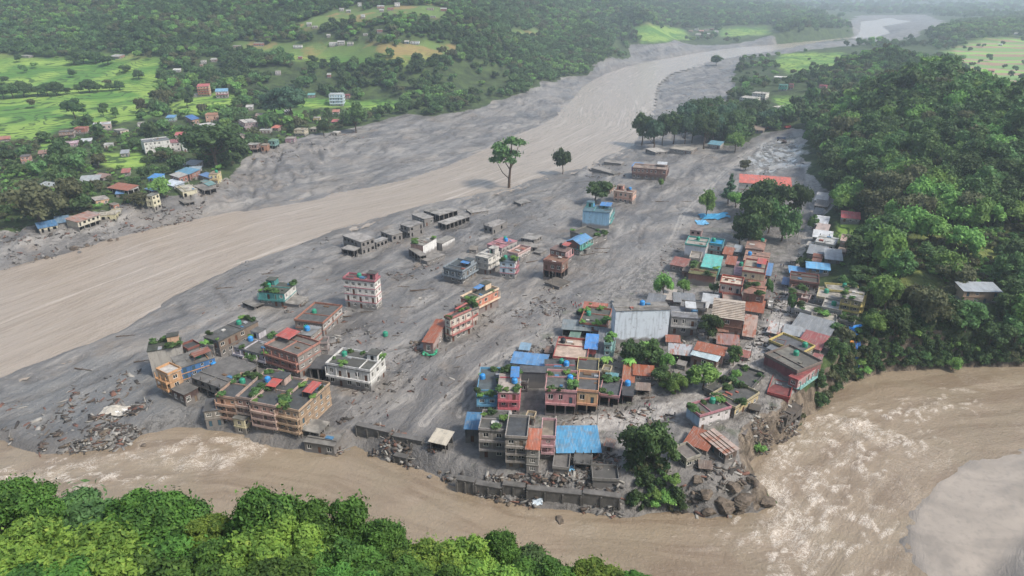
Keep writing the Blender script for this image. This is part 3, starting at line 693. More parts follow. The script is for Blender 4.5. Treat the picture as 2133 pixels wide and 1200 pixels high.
def building(label, L, M, R, hp, ns, front, side=None, roof='77746f', fl='', trim=None, name='building', win='e8e4da', group=None, kind='building'):
    """L, M, R: picture points of three roof corners (left, nearest, right); hp: height of the nearest wall edge in picture rows"""
    rng = random.Random(label)
    base = hit(M[0], M[1] + hp); bx, by, bz = base
    # roof height above the foot: solve the sight line at the same ground distance
    d = ray(M[0], M[1]); t = math.hypot(bx, by) / math.hypot(d[0], d[1]); zr = CAM_H + d[2] * t; h = max(1.2, zr - bz)
    Pm = Vector((d[0] * t, d[1] * t)); Pl = Vector(onplane(L[0], L[1], zr)); Pr = Vector(onplane(R[0], R[1], zr))
    a0, b0 = (Pm - Pl).length, (Pr - Pm).length
    if a0 >= b0: u = (Pm - Pl).normalized(); v = Vector((-u.y, u.x)); a = a0; b = max(2.0, (Pr - Pm).dot(v))
    else: v = (Pr - Pm).normalized(); u = Vector((v.y, -v.x)); b = b0; a = max(2.0, (Pm - Pl).dot(u))
    if math.hypot(bx, by) > 420: b = min(b, max(a * .9, 7.0)); a = min(a, 26.0)
    c = Pm - u * a / 2 + v * b / 2; rz = math.atan2(u.y, u.x)
    STATS.append((label, round(a, 1), round(b, 1), round(h, 1), ns)); PLOTS.append((c.x, c.y, u.x, u.y, a, b, bz)) if bz > 6.5 else None
    O = thing(name, label, kind, (c.x, c.y, bz), rz, group); MW = Matrix.Translation((c.x, c.y, bz)) @ Matrix.Rotation(rz, 4, 'Z')
    lo = min(terrain(c.x + u.x * sa_ * a / 2 + v.x * sb_ * b / 2, c.y + u.y * sa_ * a / 2 + v.y * sb_ * b / 2) for sa_ in (-1, 1) for sb_ in (-1, 1)) - bz
    zlo = min(-.6, max(lo, -9) - .6); side = side or front; trim = trim or front
    mudh = {'m': 2.6, 'M': 99}.get(next((q for q in fl if q in 'mM'), ''), 2.1 if bz < 1.2 and hp > 12 else 1.2)
    kf = 'brick' if 'f' in fl else 'plaster'; ks = 'brick' if 'q' in fl else 'plaster'
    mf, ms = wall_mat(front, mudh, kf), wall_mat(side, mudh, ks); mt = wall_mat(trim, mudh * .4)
    ax, bx2 = a / 2, b / 2; ns = max(1, ns); hw = h
    sheet = 'G' in fl or 'S' in fl
    rise = min(1.6, max(.6, b * .16)) if sheet else 0
    if sheet: hw = max(1.0, h - rise * (.0 if 'S' in fl else .0))
    sh = hw / ns; wl = MB(); wins = []; doors = []; ruin = 'd' in fl; og = 'o' in fl; ww = 1.5 if sh > 2.2 else 1.1
    small = hp < 9
    facade(wl, (-ax, -bx2), (1, 0), a, zlo, hw, ns, sh, mf, og, 'n' in fl, wins, ww, ruin, rng, doors)
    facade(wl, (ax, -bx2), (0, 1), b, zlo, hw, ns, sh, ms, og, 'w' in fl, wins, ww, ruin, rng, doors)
    facade(wl, (ax, bx2), (-1, 0), a, zlo, hw, 1, hw, ms, False, True, wins, ww, ruin, rng, doors)
    facade(wl, (-ax, bx2), (0, -1), b, zlo, hw, 1, hw, mf if 'n' in fl else ms, False, True, wins, ww, ruin, rng, doors)
    wl.face([(-ax, -bx2, hw), (ax, -bx2, hw), (ax, bx2, hw), (-ax, bx2, hw)], mf)
    wl.build('wall', O)
    if not ruin:
        lim = 0
        wm = window_mesh(win, 0 if rng.random() < .5 else 1)
        for p, dr, w0, h0 in wins:
            wd = link('window', wm, O, p, math.atan2(dr[1], dr[0])); wd.scale = (w0, 1, h0); lim += 1
            if lim > 90: break
        dm = door_mesh(rng.choice(['5a3a2a', '6b4a3a', '3f5a66', '7a6a58']))
        for p, dr, w0, h0 in doors[:20]:
            wd = link('door', dm, O, p, math.atan2(dr[1], dr[0])); wd.scale = (w0, 1, h0)
    mc = conc_mat(roof, 'roof_concrete', .35)
    # storey ledges
    if ns > 1 and 'n' not in fl or 'l' in fl:
        lb_ = MB()
        for f in range(1, ns):
            z = f * sh; lb_.box(-ax - .12, ax + .12, -bx2 - .14, -bx2 - .002, z - .12, z + .12, mt)
            if 'w' not in fl: lb_.box(ax + .002, ax + .14, -bx2 - .001, bx2 + .1, z - .12, z + .12, mt)
        if lb_.v: lb_.build('ledge', O)
    if 'b' in fl:
        for f in range(1, ns):
            z = f * sh + .14; bb = MB(); y0, y1 = -bx2 - 1.15, -bx2 - .14
            bb.box(-ax, ax, y0, y1, z - .16, z, mt)
            bb.box(-ax, ax, y0, y0 + .1, z, z + .55, mt); bb.box(-ax, -ax + .1, y0 + .1, y1, z, z + .55, mt); bb.box(ax - .1, ax, y0 + .1, y1, z, z + .55, mt)
            n_ = max(2, int(a / 3.2)) + 1
            for i in range(n_):
                x = -ax + .12 + (a - .24) * i / (n_ - 1); bb.box(x - .11, x + .11, y0 + .1, y0 + .3, z, z + sh - .32, mt)
            bb.build('balcony', O)
    if 'B' in fl:
        for f in range(1, ns):
            z = f * sh + .14; bb = MB(); x0, x1 = ax + .14, ax + 1.05
            bb.box(x0, x1, -bx2, bx2, z - .16, z, mt); bb.box(x1 - .1, x1, -bx2, bx2, z, z + .55, mt)
            n_ = max(2, int(b / 3.2)) + 1
            for i in range(n_):
                y = -bx2 + .12 + (b - .24) * i / (n_ - 1); bb.box(x1 - .3, x1 - .1, y - .11, y + .11, z, z + sh - .32, mt)
            bb.build('balcony', O)
    zt = hw
    if sheet:
        mr = sheet_mat(roof, .62 if 'r' in fl else (.38 if 'R' in fl else .2)); ov = .45; rb = MB(); gb = MB(); th = .06
        if 'G' in fl:
            along = a >= b
            if along:   # ridge along x
                for sy in (-1, 1):
                    A = [(-ax - ov, sy * (bx2 + ov), zt - .1), (ax + ov, sy * (bx2 + ov), zt - .1), (ax + ov, 0, zt + rise), (-ax - ov, 0, zt + rise)]
                    if sy > 0: A = A[::-1]
                    rb.face(A, mr); rb.face([(x, y, z - th) for x, y, z in A][::-1], mr)
                    e = A[0:2] if sy < 0 else A[2:4]; rb.face([(e[0][0], e[0][1], zt - .1 - th), (e[1][0], e[1][1], zt - .1 - th), (e[1][0], e[1][1], zt - .1), (e[0][0], e[0][1], zt - .1)], mr)
                for sx_ in (-1, 1): gb.face([(sx_ * ax, -bx2, zt + .003), (sx_ * ax, bx2, zt + .003), (sx_ * ax, 0, zt + rise - .12)][::sx_], ms)
            else:
                for sx_ in (-1, 1):
                    A = [(sx_ * (ax + ov), -bx2 - ov, zt - .1), (sx_ * (ax + ov), bx2 + ov, zt - .1), (0, bx2 + ov, zt + rise), (0, -bx2 - ov, zt + rise)]
                    if sx_ < 0: A = A[::-1]
                    rb.face(A, mr); rb.face([(x, y, z - th) for x, y, z in A][::-1], mr)
                for sy in (-1, 1): gb.face([(-ax, sy * bx2, zt + .003), (ax, sy * bx2, zt + .003), (0, sy * bx2, zt + rise - .12)][::-sy], mf)
            gb.build('gable', O)
        else:           # lean-to sheet rising to the back
            A = [(-ax - ov, -bx2 - ov, zt + .04), (ax + ov, -bx2 - ov, zt + .04), (ax + ov, bx2 + ov, zt + rise), (-ax - ov, bx2 + ov, zt + rise)]
            rb.face(A, mr); B_ = [(x, y, z - th) for x, y, z in A]; rb.face(B_[::-1], mr)
            for i in range(4): j = (i + 1) % 4; rb.face([B_[i], B_[j], A[j], A[i]], mr)
            gb.face([(ax, -bx2, zt + .003), (ax, bx2, zt + .003), (ax, bx2, zt + rise - .14)], ms); gb.face([(-ax, -bx2, zt + .003), (-ax, bx2, zt + rise - .14), (-ax, bx2, zt + .003)], ms)
            gb.face([(-ax, bx2, zt + .003), (-ax, bx2, zt + rise - .14), (ax, bx2, zt + rise - .14), (ax, bx2, zt + .003)], ms); gb.build('gable', O)
        rb.build('roof', O)
        if 'c' in fl:   # stones and battens holding the sheets down
            bt = MB(); mw = M_WOOD
            for i in range(int(b / 1.1)):
                y = -bx2 + .5 + i * 1.1; z = zt + .06 + rise * (y + bx2 + ov) / (b + 2 * ov) + .03
                if 'S' in fl: bt.box(-ax - ov, ax + ov, y - .06, y + .06, z, z + .1, mw)
            if bt.v: bt.build('batten', O)
    else:
        rb = MB(); ov = .35 if 'O' in fl else .22
        rb.box(-ax - ov, ax + ov, -bx2 - ov, bx2 + ov, zt + .004, zt + .2, mc); rb.build('roof', O); zt += .2
        if 'p' in fl:
            pm = wall_mat(trim, 0, 'plaster'); pb = MB(); t = .16; ph = .75; x, y = ax + ov - .04, bx2 + ov - .04
            pb.box(-x, x, -y, -y + t, zt, zt + ph, pm); pb.box(-x, x, y - t, y, zt, zt + ph, pm)
            pb.box(-x, -x + t, -y + t, y - t, zt, zt + ph, pm); pb.box(x - t, x, -y + t, y - t, zt, zt + ph, pm); pb.build('parapet', O)
        if a * b > 55 and hp > 12 and 'M' not in fl:      # inner kerbs, planter troughs, water stains left by life on the roofs
            kb = MB(); pm2 = wall_mat(trim, 0); y = rng.uniform(-.3, .35) * b; x = rng.uniform(-.25, .25) * a
            kb.box(-ax + .1, ax - .1, y - .08, y + .08, zt + .003, zt + .38, pm2); kb.build('kerb', O)
            if a > 12:
                kb = MB(); kb.box(x - .08, x + .08, -bx2 + .1, y - .085, zt + .003, zt + .38, pm2); kb.build('kerb', O)
            for q in range(rng.randrange(1, 4)):
                kb = MB(); x = rng.uniform(-.75, .6) * ax; y2 = rng.uniform(-.75, .75) * bx2; w2, d2_ = rng.uniform(.8, 2.4), rng.uniform(.6, 1.4)
                kb.box(x, x + w2, y2, y2 + d2_, zt + .004, zt + rng.uniform(.1, .6), rng.choice([M_WOOD, mc, sheet_mat('8f9498', .3), plain_mat('crate_blue', '4a7494', .7), plain_mat('crate_red', '8f5448', .7), plain_mat('pale_sheet', 'b5b2aa', .8)])); kb.build('rooftop_crate', O)
        if 'x' in fl:
            for i in range(max(2, int(a / 3.3)) + 1):
                for j in (-1, 1):
                    x = -ax + .2 + (a - .4) * i / max(2, int(a / 3.3)); kb = MB(); kb.box(x - .13, x + .13, j * (bx2 - .2) - .13, j * (bx2 - .2) + .13, zt, zt + rng.uniform(.6, 1.5), mc); kb.build('column_stub', O)
        if 's' in fl:
            sw, sd = min(3.6, a * .45), min(3.4, b * .5); x0 = ax * .92 - sw if rng.random() < .5 else -ax * .92; y0 = bx2 * .92 - sd; hh = 2.3
            sb = MB(); ms2 = wall_mat(trim, 0); sb.box(x0, x0 + sw, y0, y0 + sd, zt, zt + hh, ms2, 'b'); sb.box(x0 + sw * .35, x0 + sw * .65, y0 - .02, y0 + .05, zt + .05, zt + 1.9, M_DARK, 'k')  # dark panel on the front stands in for a shaded doorway
            so_ = sb.build('stair_room', O); s2 = MB(); s2.box(x0 - .2, x0 + sw + .2, y0 - .2, y0 + sd + .2, zt + hh + .003, zt + hh + .16, mc); s2.build('slab', so_)
        if 'C' in fl:   # sheet canopy over part of the roof
            hx = {'1': '2f7fc0', '2': 'b8402f', '3': '3aa6a0', '4': '8a4a2c', '5': 'b9bcbc'}[next((q for q in fl if q in '12345'), '1')]
            cw, cd = min(a * .42, 6.5), min(b * .55, 5.5); x0 = ax - cw - .3 if rng.random() < .6 else -ax + .3; y0 = -bx2 * .1; cb = MB(); m_ = sheet_mat(hx, .1)
            A = [(x0, y0, zt + 1.9), (x0 + cw, y0, zt + 1.9), (x0 + cw, min(bx2, y0 + cd), zt + 2.4), (x0, min(bx2, y0 + cd), zt + 2.4)]
            cb.face(A, m_); cb.face([(x, y, z - .05) for x, y, z in A][::-1], m_)
            for x, y, z in A: cb.box(x - .06, x + .06, y - .06, y + .06, zt, z - .06, M_WOOD)
            cb.build('canopy', O)
    short = SHORT.get(label, label)
    if 'g' in fl:
        for i in range(12 if a * b > 220 else 8 if a * b > 60 else 5):
            e = rng.random(); sd_ = rng.randrange(4); x = (rng.random() * 2 - 1) * (ax - .5); y = (rng.random() * 2 - 1) * (bx2 - .5)
            if sd_ == 0: y = -bx2 + .5
            elif sd_ == 1: x = ax - .5
            elif sd_ == 2: x = -ax + .5
            else: y = bx2 - .5
            ROOFPLANTS.append((MW @ Vector((x, y, zt)), rng.uniform(.6, 1.6), 'green plant on the roof of the ' + short, 'plants on the roof of the ' + short))
    for q, kd in (('t', 'g'), ('T', 'b'), ('k', 'k')):
        if q in fl and not sheet:
            hn = {'g': 'green', 'b': 'blue', 'k': 'black'}[kd]
            x, y = (rng.uniform(-.7, .7) * ax, rng.uniform(-.1, .7) * bx2)
            tank(MW, x, y, zt, kd, '%s tank on the roof of the %s' % (hn, short), .85)
    # loose clutter lying on flat roofs
    return O, MW, (a, b, h, zt)

# picture-surveyed building list: label, L, M, R, rows, storeys, front, side, roof, flags, trim
BL = [
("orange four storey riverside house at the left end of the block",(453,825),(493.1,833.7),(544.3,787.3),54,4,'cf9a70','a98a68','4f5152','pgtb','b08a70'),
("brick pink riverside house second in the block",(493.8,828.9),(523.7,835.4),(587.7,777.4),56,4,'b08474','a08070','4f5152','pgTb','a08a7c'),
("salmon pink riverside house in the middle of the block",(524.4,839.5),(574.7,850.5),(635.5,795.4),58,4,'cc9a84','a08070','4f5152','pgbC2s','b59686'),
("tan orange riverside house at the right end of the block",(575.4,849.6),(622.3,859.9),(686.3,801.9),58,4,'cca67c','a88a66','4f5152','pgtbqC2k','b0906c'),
("wide grey concrete hall with open frame front behind the riverside block",(402,784),(458,808),(537,762),30,2,'77736c','7a766f','6f6c68','odx','77736c'),
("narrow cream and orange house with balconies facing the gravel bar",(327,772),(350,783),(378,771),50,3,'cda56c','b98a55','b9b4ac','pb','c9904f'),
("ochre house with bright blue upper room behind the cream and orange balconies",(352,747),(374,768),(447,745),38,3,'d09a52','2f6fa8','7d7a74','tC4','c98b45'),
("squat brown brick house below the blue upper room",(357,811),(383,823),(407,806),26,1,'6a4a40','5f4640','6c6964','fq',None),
("tall grey plastered block at the far left corner of town",(297,717),(307,733),(375,722),58,3,'8d8881','a8a297','4a4d45','gnws','c99a72'),
("low block with rust red parapet behind the tall grey corner block",(377,722),(392,731),(414,719),28,2,'6e6a66','7a7672','4c4d4d','p','8a4a3c'),
("long ruin with brick parapet and weeds on its left end",(443,693),(455,712),(537,670),34,2,'6f6b66','8a7560','5c5c5a','gtq',None),
("white and mauve house with blue rooftop drums in the middle row",(487,723),(556,741),(600,708),28,2,'a39aa2','c4c0bc','6a6966','gTbs','b9b2b8'),
("salmon house with orange red parapet in the middle row",(552,722),(620,744),(652,712),46,3,'a87a68','8d8178','75706a','pC2b','b0705a'),
("slim orange brick tower with green tank and blue tub",(625,693),(647,700),(669,682),46,4,'b0704a','9a8f84','8a8a88','tTq',"a0503a"),
("long grey house carrying a bright red sheet room at its far end",(615,668),(672,676),(712,640),26,2,'8f7a6c','a9a29a','60605e','pt','a5674c'),
("turquoise house with white side wall and rooftop garden",(538,608),(592,612),(622,592),29,2,'3f9f9a','c2bfb6','55584f','gts3b','2f8f8a'),
("white four storey block with pink red floor bands standing alone in the mud",(715,582),(780,589),(815,581),58,4,'d6cfc4','dad3c8','5c5b58','pst','b5606a'),
("white ornate two storey house with round arches and planted parapet",(680,760),(770,776),(807,745),41,2,'c2c0b9','c2c0b8','5d5d58','pgbst','cfcdc7'),
("grey annex joined to the left of the white ornate house",(652,757),(678,769),(697,742),26,1,'6f6a65','6a6661','5c5b5b','o',None),
("broad bare concrete slab house at the water below the riverside block",(633,920),(695,930),(720,896),20,1,'6b6761','6e6a64','7f7b74','w',None),
("small cream cottage block in front of the riverside block",(485,871),(508,876),(526,868),33,2,'c9bd8c','d0c594','77746c','',None),
("low beige outhouse left of the riverside block",(428,843),(461,853),(467,828),34,2,'8a8378','8a8378','5e5e5e','',None),
("beached cream slab canteen beside the concrete slab house",(625,895),(664,903),(682,880),13,1,'b6ad9c','b6ad9c','98938a','o',None),
# mid plain
("large grey two storey ruin at the river side of the plain",(714,491),(752,505),(776,495),26,2,'8a847c','958f87','9b9690','Md',None),
("low grey wing running right from the large grey ruin",(776,502),(784,506),(807,497),14,1,'86817a','86817a','989590','Md',None),
("small half buried shed below the large grey ruin",(711,518),(737,523),(751,516),15,1,'7e7972','7e7972','96928c','Mdo',None),
("grey shed between two ruins on the river side",(793,482),(816,491),(839,485),14,1,'7f7a73','7f7a73','8c8882','Md',None),
("grey two storey ruin with three dark window bays",(833,468),(853,474),(881,465),21,2,'948e84','8f8981','8f8b86','Mdb',None),
("muddy grey house behind the three bay ruin",(858,447),(884,457),(897,450),16,1,'76716b','7d7872','96928c','M',None),
("long mud coated row house with verandah near the river",(898,443),(915,449),(953,438),15,1,'a19a90','8b857d','9a968f','Mdo',None),
("lower mud coated row house with posts near the river",(915,462),(929,468),(978,451),12,1,'8b857d','8b857d','a29e97','Mdo',None),
("collapsed slab house at the end of the mud coated row",(966,437),(981,444),(1017,439),4,1,'7d7872','7d7872','9b968f','Mn',None),
("second grey slab ruin left behind the mud coated rows",(880,440),(898,443),(915,437),6,1,'7d7872','7d7872','918d86','Md',None),
("lone grey ruin with broken corner in open mud",(1010,468),(1026,474),(1056,462),15,1,'837d76','837d76','96918b','Mdx',None),
("flat slab roof poking from mud under the tall lone tree",(1065,421),(1085,425),(1106,420),5,1,'77716b','77716b','8e8a84','Md',None),
("broken house with bright white side wall and pink front",(865,502),(881,512),(909,496),26,2,'b58a78','d8d6d0','9a958c','gnwM2'.replace('M2',''),None),
("white walled fragment behind the broken white house",(909,502),(921,508),(947,495),15,1,'8c867f','cfccc6','8c8880','nw',None),
("mud filled lower storey in front of the broken white house",(851,518),(875,534),(885,529),15,1,'7d7771','7d7771','86817a','Mdo',None),
("tilted rubble slab in front of the broken white house",(876,536),(890,545),(926,531),7,1,'77716b','77716b','88837c','Mn',None),
("slate grey two storey house with pale upper cabin",(919,562),(963,568),(992,550),25,2,'6c757a','7c8488','4f5557','pbBtsC1','7f8b92'),
("cream and white house with grey lower floors left of the pale blue house",(990,533),(1017,539),(1041,525),34,3,'aaa59a','c9c4b8','b7b2a8','tsB','c0bbb0'),
("pink roofed house behind the cream and white house",(1017,508),(1045,517),(1077,502),15,1,'b98a88','a59f98','a8787c','Tt',None),
("pale blue three storey house with pink ledges",(1041,545),(1072,548),(1088,542),34,3,'a9c0cc','c4c4c0','55616a','gtB','bf7078'),
("pinkish white long house with brown deck behind the pale blue house",(1061,525),(1079,532),(1105,518),14,1,'c3b3ac','c9b9b0','8d6f62','pB','c2a098'),
("low grey slab house right of the pink roofed house",(1086,495),(1113,501),(1129,491),7,1,'86817b','8f8a84','97938d','Md',None),
("sagging grey slab at the edge of the middle cluster",(1113,525),(1126,529),(1138,521),4,1,'7d7872','7d7872','8b8680','Mn',None),
("red brick house on an open grey ground floor by the track",(1132,545),(1170,552),(1187,541),32,2,'8f5f4e','8a6a5a','8a6a58','ofqp','8f5f4e'),
("brick house with red roof cabin and pink railings",(1146,519),(1178,526),(1204,520),26,2,'84594a','b98f8c','7a6660','fC2Bk','b97a78'),
("brick and teal house under a bright blue gable roof",(1181,502),(1208,509),(1232,496),24,2,'84574a','4fa391','3d86b8','GfB','3f9b88'),
("grey house with weedy roof beyond the blue gable roof",(1188,484),(1231,499),(1262,487),15,1,'6f6b65','86827b','5d5c56','gpM','77736c'),
("sky blue three storey house with turquoise turret",(1214,439),(1270,444),(1305,434),34,3,'7db4d2','bcc9c6','57707a','nBtTsC1','4faaa6'),
("peach house with green roofed upper room",(1279,398),(1318,403),(1330,397),24,2,'d2a184','cf9c80','9c8c80','sTk','c08068'),
("peach fragment with dark roof beside the round tree",(1263,388),(1272,392),(1282,386),12,1,'b98a70','b98a70','8a7f76','',None),
("long brown brick house with violet left end and white roof cabin",(1318,349),(1388,354),(1410,346),24,2,'8a6456','a5725c','96867a','bC5Bq','7a5a50'),
("violet porch house with bright blue canopy",(1317,346),(1334,348),(1344,340),18,2,'6a5a9c','6a5a9c','3f8fd0','Sb','6a5a9c'),
("buried slab pair on the far river edge",(1232,350),(1279,363),(1286,358),4,1,'7a756f','7a756f','918c85','Mn',None),
("sunken slab roof beyond the buried slab pair",(1258,338),(1294,342),(1302,337),3,1,'7a756f','7a756f','918c85','Mn',None),
("half buried stone hut under the river grove",(1345,310),(1366,318),(1383,313),6,1,'9a958c','9a958c','b0aba2','Md',None),
("long cream hut row half buried under the river grove",(1393,311),(1440,315),(1459,303),7,1,'b5a588','b5a588','a39c90','M',None),
("teal roofed hut below the river grove",(1480,297),(1500,303),(1514,295),8,1,'9a958c','9a958c','4f93a8','S',None),
("long white school with bright orange red roof",(1541,380),(1648,388),(1654,376),28,2,'c8c2b4','c8c2b4','cc5234','SnwO'.replace('n',''),'a86a58'),
("white unfinished three storey block among trees",(1577,190),(1595,196),(1618,187),13,3,'c9c4b8','cfcac0','bab5ab','xdw'.replace('w',''),None),
("long white two storey wing left of the unfinished block",(1551,200),(1573,206),(1590,201),9,2,'c5c0b4','c5c0b4','b7b2a8','d',None),
("bright green blue house among far trees",(1624,176),(1640,178),(1646,172),12,2,'3fa98f','3f8f80','5a8f86','',None),
("red brown house joined to the green blue house",(1645,174),(1653,176),(1657,170),10,2,'a5605a','a5605a','8f5550','',None),
("pinkish red two storey house at the far forest edge",(1707,178),(1722,179),(1728,174),8,2,'b5606c','b5606c','a5505c','b','c98088'),
("white two storey house at the far forest edge",(1737,171),(1755,172),(1759,166),12,2,'d0cdc6','c8c5be','a8a39a','d',None),
("long low school hall by the far playing field",(1610,222),(1650,230),(1654,224),6,1,'b5a890','b5a890','cfc8b8','O',None),
("white roofed sheds before the bright far field",(1612,161),(1637,162),(1640,158),4,1,'bdb8ae','bdb8ae','d6d2ca','O',None),
# town block left of street
("white walled block with turquoise parapet at the town's top",(1426,513),(1470,516),(1477,500),29,2,'c9cbd0','b0aeae','9b958c','npt','2fa096'),
("pinkish cabin tower behind the turquoise parapet",(1438,479),(1461,482),(1465,470),22,2,'a5827a','a5827a','8a807a','d',None),
("blue decked house right of the white walled block",(1477,510),(1504,513),(1509,502),20,2,'8a9aa2','5a8a9a','2f8fb8','pt','3a8a8a'),
("low grey house beside the blue decked house",(1510,518),(1532,521),(1538,508),12,1,'77736d','77736d','85817b','',None),
("brick decked block with green tank at the grove edge",(1552,519),(1590,522),(1596,500),20,2,'9a6a58','9a6f60','9a7a6c','ftq','9a6a58'),
("brick shop row in front of the brick decked block",(1548,545),(1600,549),(1604,528),14,1,'a07866','9a6f60','a08070','fT','a07866'),
("rust roofed brick hut at the mud edge",(1396,551),(1426,556),(1436,545),15,1,'9a7468','a08a80','8a4a38','Sf',None),
("broad brick house with planted yellow green deck",(1433,573),(1490,577),(1498,552),22,1,'9a6250','9a6250','6c6a48','fgqn','9a6250'),
("narrow teal roofed strip house",(1463,552),(1497,560),(1504,541),26,2,'4fa9a0','3f9a92','3fb0a4','S',None),
("dark arcade house with rusty round shelter",(1512,549),(1530,552),(1534,540),18,1,'7a6a60','6a5f58','7a5040','Sr',None),
("lilac decked house with two green tanks",(1529,572),(1545,574),(1547,547),12,1,'9a8288','9a8288','a98a94','t',None),
("beige three storey house with red parapets",(1500,592),(1545,598),(1549,582),33,2,'c3b5a2','c3b5a2','c4b6a4','pb','b0492f'),
("yellow cream house with brown windows and red roof cabin",(1546,567),(1593,573),(1599,548),28,2,'d2bc8c','b59a70','9a9284','pC2T','a5503c'),
("stepped brick terrace house below the yellow cream house",(1548,612),(1591,617),(1596,598),34,2,'9a6a58','9a6a58','9a7262','fqg','9a6a58'),
("rust sheet shed below the stepped brick terrace",(1551,648),(1588,652),(1592,634),13,1,'8a8480','8a8480','8f4a34','Sr',None),
("brick hall under a large beige corrugated roof",(1485,655),(1548,667),(1549,637),36,2,'98664f','8f5f4c','b5a48f','Sfqcw',None),
("tall pale blue blank walled block in the town middle",(1283,648),(1396,645),(1400,629),66,3,'ccd8e2','8a8a8a','8a8680','nwT','a09a90'),
("grey two storey house with white window bands",(1399,660),(1453,664),(1456,643),36,2,'a09d98','8a8782','7c7c7e','bC5','c2c0ba'),
("grey sheet roofed row behind the pale blue block",(1405,628),(1447,631),(1448,617),9,1,'7a7876','7a7876','74777b','S',None),
("beige shed with pink end at the row behind",(1382,622),(1404,625),(1408,609),10,1,'b08a80','b5a89c','a89c90','S',None),
("pale sheet roofed shed beside the beige house",(1463,632),(1495,634),(1497,620),9,1,'8f8d8a','8f8d8a','a9adae','S',None),
("walled yard with red gate posts by the mud track",(1278,638),(1308,640),(1310,624),5,1,'a8a29a','a8a29a','86827b','n',None),
("grey sheet store right of the walled yard",(1345,635),(1380,636),(1386,621),10,1,'8a6a6c','8a6a6c','6c7076','S',None),
("green shop under a long grey sheet roof",(1172,685),(1229,689),(1231,674),15,1,'3f6a60','6a7a76','6f7a7c','So',None),
("pale house smothered in green plants",(1210,668),(1262,682),(1274,648),20,2,'9fb5bd','8a9498','5f625c','gpt','b0644a'),
("long dark grey corrugated shed by the tall plants",(1241,748),(1262,752),(1270,694),12,1,'6a6a6a','6a7f80','62666a','S',None),
("flat beige deck house with red edge wall",(1152,749),(1221,753),(1229,712),20,1,'7a3f3c','8a4a46','b9a594','pk','a8403a'),
("small red house under bright blue roof beside the beige deck",(1221,718),(1242,727),(1245,704),24,1,'a84a48','a84a48','2f86d0','S',None),
("long white hall with blue sheet roof and dripping wall",(1066,755),(1136,762),(1146,745),16,1,'b5b2ac','b5b2ac','4486bb','Sn',None),
("dark grey walled yard house below the blue sheet hall",(1083,775),(1135,777),(1138,765),32,1,'5f6062','5f6062','5c5d5f','nw',None),
("pink double fronted house with arched balcony in the town front",(1136,819),(1200,819),(1202,778),46,2,'bf7f80','a86a6c','63635f','pboTg','c98888'),
("pink upper cabin house behind the pink double front",(1136,776),(1199,777),(1201,751),24,1,'b98a90','b98a90','565756','tTk','b85a60'),
("yellow fronted house with orange band next to the pink house",(1202,819),(1245,819),(1248,779),46,2,'c9a46c','a8826a','606060','pbo','d09060'),
("yellow upper cabin house behind the yellow front",(1202,777),(1245,777),(1247,752),22,1,'c2b268','b5a560','585856','p','b9a860'),
("low pink shop row on the street corner",(1248,828),(1289,830),(1296,796),21,1,'b57a7c','a86a6c','56585a','opg','b57a7c'),
("tall rust sheet kiosk between gardens",(1298,792),(1319,796),(1322,760),10,1,'8a4a3c','8a4a3c','b08a70','Sr',None),
("garden shed with rusty sheet roof beside the kiosk",(1321,780),(1361,783),(1361,767),13,1,'a0807a','a0807a','a85a3c','Sr',None),
("dark red doored hut by the street",(1297,823),(1318,826),(1321,800),18,1,'6a3a3c','5a4a4a','4a4a4c','To',None),
("bright blue fronted house with plants at the mud edge",(993,829),(1036,829),(1042,771),28,2,'5fa9c8','4a93b8','5c6466','pgTb','4a9ac0'),
("pink three storey house with brilliant blue roof sheets",(1037,819),(1082,819),(1085,776),46,3,'c2757e','a86a70','a59a90','C1gTb','c9525e'),
("dark cabin with glassy blue panelled roof",(970,888),(998,894),(1004,867),28,1,'5a5a5a','636262','2f6f98','S',None),
("grey apartment house wrapped in yellow green climbers",(998,897),(1053,900),(1060,862),56,3,'8d867c','7d776f','5f5e5a','gbpw','97908a'),
("small white sheet room on the grey apartment house",(1033,884),(1060,891),(1066,845),10,1,'b0b0ac','b0b0ac','b5b5b0','SRx',None),
("beige grey apartment house with dark flat deck",(1054,910),(1097,915),(1102,872),60,4,'8f877a','7d776f','4e5052','bpw','968e84'),
("narrow concrete tower house with orange roofed stair",(1097,934),(1122,936),(1126,902),50,3,'8c8880','8a857d','b5603c','SR',None),
("pink side house with tan deck in the front row",(1128,912),(1156,914),(1158,878),42,3,'b98488','9a8d84','8a7f70','pb','c29094'),
("collapsed building under crumpled bright blue roof sheets",(1162,942),(1250,941),(1250,897),13,1,'7a756f','7a756f','3590bd','Sdo',None),
("cream roofed shelter leaning on the broken bank",(896,918),(928,926),(943,905),19,1,'8a857d','8a857d','bcb098','Sdo',None),
("roofless concrete foundation on the riverbank",(1152,978),(1184,981),(1187,952),6,1,'86817a','86817a','6f6b66','np','86817a'),
("square concrete footing with low walls beside the blue roof ruin",(1235,1001),(1288,1003),(1292,975),8,1,'7d7972','7d7972','65625e','np','7d7972'),
("broken two room shell beneath the blue roof ruin",(1196,965),(1232,968),(1240,948),16,1,'6a6660','6a6660','5c5a56','dxo',None),
# right hand tip
("two storey house with pale blue end wall and white pink front",(1423,850),(1458,870),(1522,851),28,2,'8fb0c8','d0c8c6','66655f','ngpt','b5707c'),
("long cream house with yellow stained river front",(1480,826),(1531,853),(1580,822),20,1,'5f5d5a','c2a868','5c5b58','pg','a89a70'),
("dark low deck house behind the cream river front",(1503,795),(1560,816),(1592,782),10,1,'55534f','55534f','575654','pg','5c5a56'),
("large maroon walled block above the ravine",(1593,741),(1660,777),(1690,746),26,2,'8a4c50','8f5a56','77746c','nptw','7a6a60'),
("red terrace house stepping down from the maroon block",(1601,814),(1643,832),(1656,786),22,1,'a83c34','a85048','7d4a48','pb','b03a30'),
